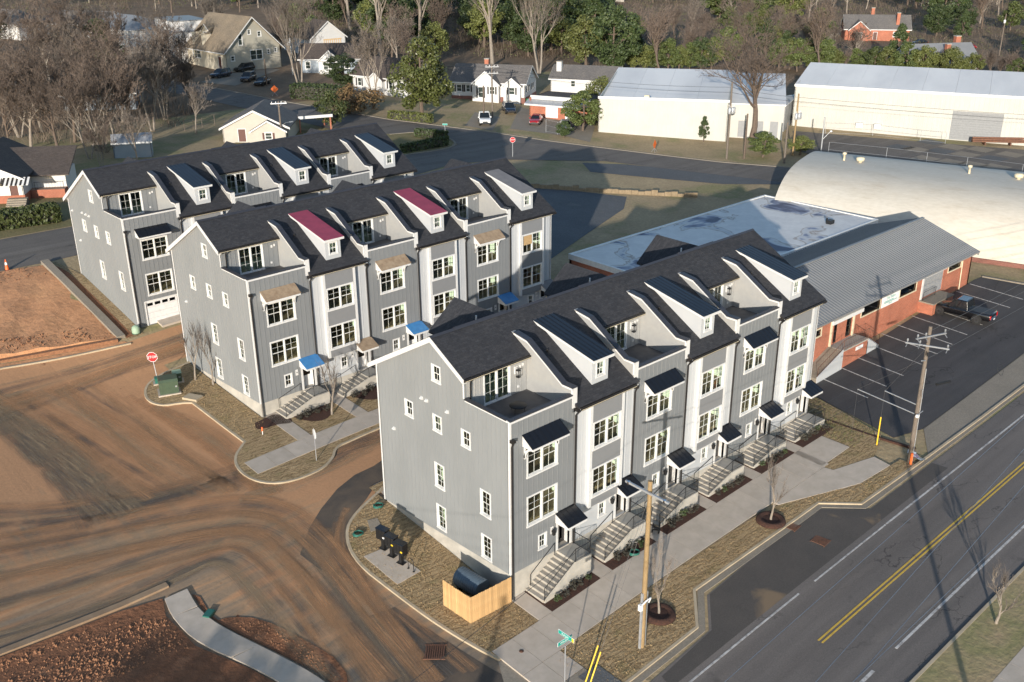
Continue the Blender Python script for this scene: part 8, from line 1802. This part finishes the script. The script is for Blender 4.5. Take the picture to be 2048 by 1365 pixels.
# ---------------------------------------------------------------- the wooded slope behind the houses
FOREST = [
    (122.8, 522.8, 5, 14.8), (140.1, 508.1, 4, 24.1), (162.4, 493.8, 0, 15.3), (190.1, 502.5, 3, 20.2), (205.4, 477.8, 0, 16.8), (215.6, 474.8, 2, 16.1),
    (233.7, 437.9, 0, 13.9), (268.4, 445.2, 5, 14.7), (279.6, 428.5, 5, 12.9), (298.1, 410.2, 8, 14.3), (306.2, 396.6, 2, 17.3), (332.5, 375.1, 0, 19.2),
    (345.8, 373.7, 1, 18.2), (359.6, 350.3, 1, 15.5), (394.1, 345.5, 7, 11.7), (421.6, 333.9, 6, 11.9), (427.6, 302.3, 7, 12.6), (451.6, 294.2, 6, 14.2),
    (462.1, 278.0, 6, 12.0), (498.6, 276.0, 3, 16.2), (528.0, 255.6, 6, 12.0), (558.6, 237.2, 2, 14.2), (558.2, 216.3, 1, 19.1), (563.4, 199.3, 0, 16.7),
    (125.6, 493.0, 0, 17.2), (145.8, 488.5, 4, 22.8), (155.5, 463.4, 2, 12.3), (164.5, 454.4, 5, 12.2), (186.3, 455.0, 6, 14.6), (205.5, 450.1, 2, 12.3),
    (216.0, 424.4, 2, 12.1), (231.7, 406.6, 2, 17.2), (261.3, 400.0, 0, 18.7), (282.7, 395.4, 0, 14.7), (308.2, 382.2, 4, 23.5), (321.5, 363.8, 6, 14.6),
    (336.1, 342.4, 6, 14.8), (349.0, 325.8, 5, 12.8), (374.0, 334.3, 5, 15.8), (406.1, 313.8, 6, 14.7), (404.4, 298.5, 3, 16.5), (434.1, 274.6, 5, 13.1),
    (443.8, 264.9, 3, 19.0), (472.5, 251.2, 0, 17.9), (509.4, 241.6, 0, 18.4), (506.7, 222.8, 0, 14.4), (533.4, 200.0, 0, 13.1), (552.8, 195.3, 8, 19.4),
    (117.1, 469.8, 1, 16.4), (122.7, 462.6, 6, 16.4), (141.0, 446.8, 4, 30.4), (156.4, 438.7, 6, 16.4), (178.2, 433.1, 0, 13.6), (194.1, 429.9, 2, 15.0),
    (214.7, 394.9, 2, 14.8), (222.9, 382.6, 1, 14.3), (239.8, 384.9, 8, 15.7), (264.8, 367.8, 7, 12.4), (277.8, 359.4, 5, 13.3), (300.4, 334.9, 5, 14.8),
    (311.2, 325.6, 8, 19.2), (330.9, 311.6, 4, 30.2), (347.8, 298.4, 6, 12.4), (380.5, 290.2, 2, 14.2), (386.6, 275.9, 7, 10.9), (397.2, 263.8, 0, 13.8),
    (440.4, 259.0, 8, 18.1), (440.3, 237.1, 6, 16.5), (463.9, 229.9, 1, 15.0), (483.3, 206.7, 8, 14.4), (497.0, 201.3, 5, 17.3), (530.2, 183.9, 0, 14.7),
    (102.6, 442.8, 2, 14.4), (120.9, 438.4, 2, 16.0), (143.5, 440.2, 3, 14.0), (153.6, 407.8, 6, 11.1), (174.8, 420.1, 2, 16.1), (188.0, 411.7, 4, 23.7),
    (211.7, 388.8, 6, 16.0), (232.5, 373.7, 7, 14.6), (246.1, 351.9, 0, 18.8), (280.4, 345.1, 0, 13.4), (278.2, 321.9, 2, 15.9), (297.1, 319.0, 1, 16.8),
    (322.1, 303.3, 2, 16.0), (339.5, 301.4, 6, 12.7), (350.5, 272.5, 6, 14.7), (378.4, 277.1, 6, 13.0), (411.2, 238.0, 5, 12.2), (429.6, 233.5, 8, 16.6),
    (445.9, 210.1, 3, 16.7), (471.2, 206.7, 3, 14.1), (481.7, 188.4, 1, 17.0), (498.8, 179.7, 0, 13.9), (103.8, 424.6, 5, 16.0), (111.2, 420.4, 4, 28.7),
    (128.6, 421.6, 3, 20.3), (149.3, 393.4, 0, 18.8), (160.3, 400.7, 0, 17.7), (182.8, 387.6, 4, 27.6), (194.8, 377.0, 4, 28.2), (208.8, 352.2, 6, 16.1),
    (219.4, 348.4, 6, 14.0), (245.8, 336.2, 5, 17.9), (255.1, 313.7, 2, 12.1), (279.4, 317.5, 5, 13.2), (292.1, 304.5, 1, 14.8), (299.3, 291.6, 0, 17.0),
    (323.8, 273.6, 4, 24.4), (331.8, 266.4, 6, 13.7), (356.0, 258.2, 0, 14.2), (385.4, 243.7, 0, 18.0), (394.6, 226.5, 5, 14.2), (423.1, 226.5, 1, 18.5),
    (421.3, 204.1, 0, 14.1), (439.7, 192.8, 3, 19.1), (480.0, 182.1, 5, 14.9), (485.3, 166.5, 1, 15.8), (111.5, 414.1, 2, 16.7), (133.0, 400.7, 6, 16.0),
    (136.8, 395.1, 2, 12.8), (160.9, 379.1, 5, 15.8), (173.4, 373.7, 2, 13.3), (188.4, 357.4, 4, 26.1), (199.8, 354.4, 0, 14.6), (224.0, 339.1, 2, 17.2),
    (238.1, 330.1, 3, 15.4), (248.6, 310.8, 1, 19.1), (258.3, 300.4, 4, 32.6), (274.8, 295.1, 5, 15.8), (293.7, 279.6, 8, 16.8), (302.5, 266.0, 5, 17.0),
    (326.0, 249.6, 0, 13.4), (352.2, 250.7, 3, 15.7), (370.0, 235.1, 7, 12.4), (386.5, 231.5, 5, 17.0), (402.3, 217.5, 3, 18.2), (425.1, 200.2, 6, 12.2),
    (434.1, 181.9, 6, 15.3), (443.6, 173.4, 6, 12.2), (459.0, 154.0, 3, 18.6), (96.1, 401.5, 6, 13.5), (105.3, 383.2, 0, 11.4), (116.9, 374.9, 2, 11.3),
    (142.2, 377.4, 5, 16.6), (150.2, 360.2, 2, 11.9), (160.8, 353.6, 5, 12.4), (184.7, 347.6, 5, 15.5), (187.7, 326.3, 2, 14.3), (203.8, 327.3, 5, 13.6),
    (218.5, 303.2, 5, 12.3), (241.6, 298.5, 3, 12.6), (261.3, 290.0, 6, 15.0), (259.8, 281.1, 0, 13.0), (273.8, 265.8, 7, 11.0), (311.9, 246.7, 6, 13.7),
    (343.9, 235.3, 3, 17.4), (352.4, 228.9, 2, 17.3), (365.2, 218.0, 5, 13.9), (382.6, 194.1, 5, 11.9), (399.9, 184.9, 0, 16.6), (426.7, 175.4, 8, 16.1),
    (421.6, 160.9, 5, 14.2), (440.9, 155.2, 8, 13.3), (91.2, 378.4, 3, 16.7), (102.4, 367.6, 3, 15.0), (116.4, 366.4, 2, 13.8), (125.9, 356.2, 5, 14.4),
    (145.6, 356.9, 0, 15.4), (155.1, 348.5, 2, 10.7), (174.6, 334.5, 4, 24.8), (181.7, 312.4, 6, 11.6), (194.4, 306.9, 5, 11.9), (207.8, 304.8, 2, 15.5),
    (222.9, 289.4, 6, 13.8), (241.1, 283.0, 1, 13.1), (265.0, 267.4, 4, 20.7), (264.4, 258.5, 5, 10.4), (291.9, 254.1, 6, 12.9), (321.8, 226.2, 5, 14.8),
    (344.9, 219.2, 3, 13.2), (346.1, 205.7, 2, 11.7), (368.4, 197.4, 3, 16.8), (376.1, 179.6, 7, 9.9), (403.6, 173.3, 2, 14.4), (405.3, 156.5, 2, 15.4),
    (438.8, 140.7, 0, 16.4), (78.3, 369.4, 0, 16.1), (109.4, 345.2, 0, 15.2), (146.1, 316.5, 0, 13.2), (160.0, 318.6, 5, 11.4), (176.2, 297.1, 5, 15.2),
    (199.1, 288.6, 2, 12.2), (216.0, 286.2, 1, 14.1), (228.6, 267.2, 8, 14.8), (239.2, 262.8, 8, 15.9), (250.6, 250.4, 4, 24.7), (265.3, 244.2, 5, 13.2),
    (284.7, 230.9, 8, 13.2), (294.1, 226.7, 5, 10.9), (319.6, 215.3, 3, 14.9), (333.1, 205.9, 3, 13.5), (345.5, 189.3, 1, 16.3), (361.4, 179.4, 6, 10.6),
    (370.3, 169.9, 3, 16.6), (382.6, 158.1, 1, 12.5), (402.9, 150.6, 1, 15.9), (413.0, 137.7, 5, 12.6), (73.9, 360.7, 2, 15.0), (92.0, 348.4, 0, 14.0),
    (127.5, 327.4, 3, 17.2), (132.5, 312.2, 1, 15.5), (146.0, 304.2, 6, 10.0), (164.4, 286.9, 2, 14.7), (179.0, 289.8, 7, 10.5), (183.9, 275.1, 5, 11.2),
    (207.6, 267.1, 4, 23.5), (209.8, 255.3, 6, 10.2), (229.2, 248.1, 5, 10.9), (253.2, 243.5, 7, 12.3), (256.0, 235.1, 3, 14.9), (305.1, 200.7, 8, 12.9),
    (320.1, 198.4, 6, 11.8), (328.2, 185.6, 0, 15.5), (342.5, 168.2, 2, 11.7), (357.1, 157.6, 0, 15.2), (368.6, 154.8, 8, 15.4), (389.9, 143.0, 0, 15.6),
    (399.9, 132.5, 3, 13.1), (70.2, 334.9, 2, 14.0), (114.9, 302.6, 0, 13.0), (129.6, 302.9, 1, 12.2), (148.1, 293.7, 0, 14.2), (159.2, 278.2, 2, 11.0),
    (164.3, 268.6, 5, 14.6), (175.1, 260.5, 5, 11.4), (198.2, 258.1, 8, 12.1), (217.7, 236.9, 0, 11.8), (228.0, 228.8, 0, 16.3), (291.5, 193.8, 7, 10.4),
    (298.9, 184.6, 7, 8.9), (325.4, 176.5, 0, 14.3), (331.8, 166.4, 0, 13.8), (350.7, 156.5, 8, 16.9), (360.7, 145.1, 3, 13.8), (376.6, 134.9, 2, 15.1),
    (376.9, 120.7, 3, 17.1), (67.3, 324.3, 0, 16.7), (116.7, 294.3, 2, 15.4), (127.3, 285.5, 1, 14.9), (135.3, 283.1, 2, 14.1), (149.6, 269.9, 6, 10.4),
    (160.0, 261.8, 6, 14.1), (170.1, 260.2, 5, 11.1), (187.8, 242.6, 5, 15.2), (200.8, 240.2, 6, 13.7), (204.7, 227.7, 5, 13.8), (219.0, 221.6, 6, 11.0),
    (237.6, 216.9, 0, 12.2), (272.9, 188.3, 1, 14.2), (295.8, 177.1, 2, 12.0), (304.4, 174.4, 2, 10.7), (310.7, 162.0, 0, 15.0), (327.0, 148.2, 3, 14.6),
    (346.3, 138.2, 3, 17.2), (360.2, 130.4, 0, 11.9), (366.3, 116.6, 3, 13.6), (149.3, 245.9, 8, 16.3), (163.4, 242.3, 7, 9.6), (177.6, 240.2, 5, 14.4),
    (191.9, 225.7, 5, 12.4), (216.9, 210.5, 2, 12.1), (224.2, 205.6, 6, 12.5), (258.3, 179.6, 5, 14.0), (285.0, 171.6, 6, 12.9), (327.9, 137.9, 1, 13.9),
    (345.3, 122.6, 1, 13.6), (357.2, 112.6, 1, 16.0), (137.2, 247.8, 1, 14.2), (141.5, 235.7, 5, 12.7), (163.5, 233.2, 5, 13.7), (170.8, 229.4, 4, 26.1),
    (181.3, 218.9, 4, 24.3), (185.5, 210.1, 6, 10.7), (202.7, 205.3, 5, 14.8), (212.7, 193.7, 5, 12.2), (252.0, 174.4, 6, 11.7), (263.4, 165.6, 6, 10.3),
    (275.2, 155.3, 1, 14.6), (304.1, 124.4, 3, 12.4), (317.1, 116.4, 1, 12.7), (344.8, 104.5, 3, 13.4), (55.1, 279.5, 1, 13.9), (126.5, 231.5, 2, 10.8),
    (141.0, 227.8, 3, 14.7), (150.1, 216.0, 2, 15.2), (163.2, 216.7, 8, 16.0), (177.0, 211.0, 5, 13.7), (181.7, 197.3, 5, 14.3), (197.4, 195.3, 1, 14.6),
    (240.8, 163.1, 0, 16.3), (262.8, 153.3, 7, 13.2), (293.4, 117.6, 5, 14.6), (302.6, 109.1, 3, 16.8), (320.4, 102.3, 3, 14.9), (49.0, 273.1, 2, 12.5),
    (136.2, 219.3, 4, 26.8), (137.7, 211.6, 6, 11.2), (150.0, 201.1, 5, 14.0), (166.2, 196.6, 6, 12.8), (185.6, 181.3, 7, 10.9), (194.2, 180.1, 5, 15.5),
    (235.1, 158.2, 6, 7.3), (236.1, 146.3, 7, 8.2), (287.5, 108.5, 5, 8.4), (305.1, 101.2, 6, 9.1), (312.7, 94.7, 6, 9.0), (46.3, 257.6, 0, 15.2),
    (135.3, 195.1, 5, 10.9), (155.6, 185.1, 5, 11.6), (165.6, 177.9, 3, 15.1), (174.3, 175.5, 1, 13.8), (189.0, 173.1, 0, 15.7), (194.7, 160.6, 0, 10.4),
    (209.8, 153.1, 1, 12.0), (224.5, 143.3, 3, 13.0), (234.6, 138.5, 2, 9.6), (242.9, 129.3, 0, 12.0), (271.1, 108.7, 5, 9.4), (43.4, 243.5, 2, 13.0),
    (106.5, 200.0, 1, 13.8), (123.5, 189.3, 7, 12.4), (136.4, 186.7, 5, 11.7), (147.9, 175.3, 5, 10.5), (154.4, 169.9, 5, 11.0), (170.4, 163.4, 6, 10.0),
    (175.8, 157.5, 5, 13.3), (190.2, 156.7, 6, 7.4), (196.4, 147.7, 3, 11.9), (217.0, 138.5, 6, 8.2), (223.0, 129.8, 6, 7.6), (228.3, 122.1, 6, 10.2),
    (263.8, 97.4, 8, 9.1), (40.0, 234.8, 1, 13.6), (100.8, 188.8, 6, 11.6), (123.5, 181.2, 5, 14.2), (127.0, 174.4, 4, 24.5), (143.9, 168.7, 7, 13.0),
    (155.1, 163.9, 5, 14.9), (156.5, 156.7, 5, 15.4), (167.7, 151.8, 5, 13.7), (185.5, 145.8, 2, 8.4), (191.6, 134.6, 3, 11.7), (198.1, 131.5, 2, 9.5),
    (207.7, 122.2, 7, 7.2), (218.5, 114.8, 3, 10.0), (264.5, 74.5, 0, 9.5), (37.3, 223.6, 6, 13.6), (111.2, 169.2, 4, 26.7), (126.6, 166.0, 3, 16.2),
    (143.0, 150.9, 5, 11.2), (152.6, 149.0, 7, 9.9), (162.3, 146.5, 8, 15.3), (168.7, 139.9, 7, 7.5), (183.2, 131.7, 0, 12.0), (194.6, 124.2, 0, 8.9),
    (201.5, 114.9, 3, 13.1), (205.0, 110.5, 2, 10.5), (255.1, 69.2, 6, 10.5), (35.7, 214.3, 0, 15.1), (107.9, 160.1, 2, 14.4), (117.9, 156.6, 7, 9.5),
    (165.2, 128.4, 0, 11.7), (175.4, 122.1, 2, 9.8), (188.9, 112.8, 8, 10.5), (202.1, 102.5, 0, 11.3), (204.3, 97.8, 3, 9.4), (238.4, 67.2, 8, 11.8),
    (34.5, 203.1, 2, 13.9), (48.2, 194.6, 2, 13.2), (53.5, 189.3, 1, 14.3), (103.4, 151.9, 1, 12.7), (153.2, 126.1, 8, 12.3), (162.3, 115.3, 3, 11.3),
    (171.6, 111.7, 6, 9.8), (181.3, 101.8, 8, 9.1), (190.5, 99.2, 7, 8.9), (199.6, 93.3, 0, 10.9), (204.4, 85.2, 8, 10.6), (234.1, 61.1, 1, 11.3),
    (31.9, 196.8, 2, 14.4), (38.8, 188.4, 0, 15.4), (42.7, 185.9, 0, 14.8), (49.3, 182.7, 6, 11.2), (101.9, 143.2, 2, 11.9), (177.1, 100.6, 6, 7.4),
    (180.4, 99.9, 7, 7.8), (179.2, 97.0, 6, 7.9), (182.3, 95.3, 7, 5.3), (181.9, 92.8, 6, 7.5), (184.3, 92.5, 6, 7.7), (184.8, 90.1, 7, 5.8),
    (186.2, 88.1, 3, 6.3), (188.3, 87.4, 6, 5.8), (190.3, 85.2, 6, 5.6), (188.7, 82.9, 6, 6.7), (190.7, 80.8, 7, 6.9), (190.6, 79.0, 7, 5.2),
    (191.8, 76.8, 6, 8.0), (194.5, 76.4, 6, 5.1), (194.2, 73.2, 7, 7.7), (197.1, 73.0, 6, 5.2), (197.9, 71.3, 3, 6.6), (197.2, 68.8, 7, 7.7),
    (197.9, 66.5, 7, 5.2), (200.1, 64.8, 7, 6.3), (200.5, 63.6, 3, 6.5), (203.4, 62.1, 3, 7.7), (204.0, 60.4, 3, 5.8), (203.4, 57.5, 3, 7.7),
    (203.2, 56.4, 6, 5.5), (144.3, 123.8, 5, 7.0), (146.2, 122.0, 7, 6.6), (148.2, 120.4, 7, 5.6), (149.3, 118.0, 7, 6.5), (151.0, 116.2, 6, 7.8),
    (152.8, 114.3, 6, 7.8), (155.7, 113.5, 7, 6.3), (158.8, 112.7, 6, 6.7), (161.3, 111.4, 5, 7.6), (164.3, 110.6, 7, 7.8),
]
KINDS = [('bare_tree', BT[0], 15, 'bare brown tree'), ('bare_tree', BT[1], 15, 'bare grey tree'), ('bare_tree', BT[2], 15, 'bare dark barked tree'), ('bare_tree', BT[4], 15, 'bare upswept tree'), ('bare_tree', TALL[0], 26, 'tall bare tree'),
         ('evergreen_tree', EV[0], 14, 'dark broad evergreen'), ('evergreen_tree', EV[1], 14, 'mid green evergreen'), ('evergreen_tree', EV[2], 14, 'olive green tree'), ('evergreen_tree', EV[3], 16, 'dark conical evergreen')]
ZONE = [(150, 'white hip roofed house'), (285, 'plywood covered building'), (430, 'white box house'), (600, 'craftsman house'), (760, 'timber framed gable'), (900, 'magnolia'), (1090, 'white bungalow'), (1215, 'long white house'), (1330, 'left half of the low warehouse'), (1450, 'right half of the low warehouse'), (1580, 'big tree between the warehouses'), (1690, 'left end of the long warehouse'), (1830, 'red brick house'), (1960, 'house with two chimneys'), (9999, 'long warehouse at the right edge')]
inv = cam_ob.matrix_world.inverted(); FL = []
for x_, y_, k, h_ in FOREST:
    c = inv @ Vector((x_, y_, T(x_, y_))); px = 1024 - c.x / c.z * cam.lens / 36 * 2048; py = 682 + c.y / c.z * cam.lens / 36 * 2048
    FL.append((px, py, x_, y_, k, h_, next(z for m_, z in ZONE if px < m_), 'close' if py > 60 else 'further' if py > 15 else 'farthest'))
SEEN = {}
for px, py, x_, y_, k, h_, z, row in sorted(FL):
    nm, ms, h0, lb = KINDS[k]; q = SEEN[(k, z, row)] = SEEN.get((k, z, row), -1) + 1
    plant(nm, ms, (x_, y_), h_, h0, '%s %s behind the %s, %s from left' % (lb, row, z, ORD[q]), group='woods behind the houses', wf=1.15)
# brush and saplings of the wood floor, one uncountable mass
def brush(name, polys, n, m, hmin, hmax, wid, seed, leaf):
    rg = np.random.default_rng(seed); V, F = [], []
    for poly, share in polys:
        xs = [p[0] for p in poly]; ys = [p[1] for p in poly]; c = 0
        while c < n * share:
            x, y = rg.uniform(min(xs), max(xs)), rg.uniform(min(ys), max(ys))
            if not inside((x, y), poly) or any((x - a) ** 2 + (y - b_) ** 2 < q * q for a, b_, q in HOUSES): continue
            z = T(x, y)
            for _ in range(9):
                c += 1; a = rg.uniform(0, 6.28); h = rg.uniform(hmin, hmax); dx, dy = rg.normal(0, .9, 2); k = len(V); w = wid * rg.uniform(.6, 1.4); X, Y = x + dx, y + dy
                if leaf: zz = z + rg.uniform(.1, h); V += [(X - w * math.cos(a), Y - w * math.sin(a), zz), (X, Y, zz + w * .7), (X + w * math.cos(a), Y + w * math.sin(a), zz + w * .3)]
                else: V += [(X - w * math.cos(a), Y - w * math.sin(a), z), (X + w * math.cos(a), Y + w * math.sin(a), z), (X + rg.normal(0, .35) * h, Y + rg.normal(0, .35) * h, z + h)]
                F.append((k, k + 1, k + 2))
    me = bpy.data.meshes.new(name); me.from_pydata(V, [], F); me.materials.append(MATS[m]); me.update(); struct(put(name, me), 'stuff')
WL = [([(5.80, 128.24), (33.43, 226.89), (56.20, 190.87), (43.63, 127.39), (24.92, 116.02)], .08), ([(97.88, 181.69), (212.01, 371.28), (330.73, 289.60), (146.09, 123.03), (144.29, 140.99), (125.58, 162.27), (101.54, 159.75)], .36), ([(146.09, 123.03), (342.51, 300.22), (520.97, 169.36), (222.05, 54.06), (186.78, 106.76)], .30), ([(35.96, 235.96), (110.13, 502.51), (238.04, 414.01), (156.54, 280.22), (112.77, 310.14)], .10)]
brush('underbrush', WL, 42000, 'brush_brown', .8, 3.6, .05, 3, False)
brush('underbrush', WL[1:], 36000, 'brush_olive', .6, 3.2, .26, 4, True)
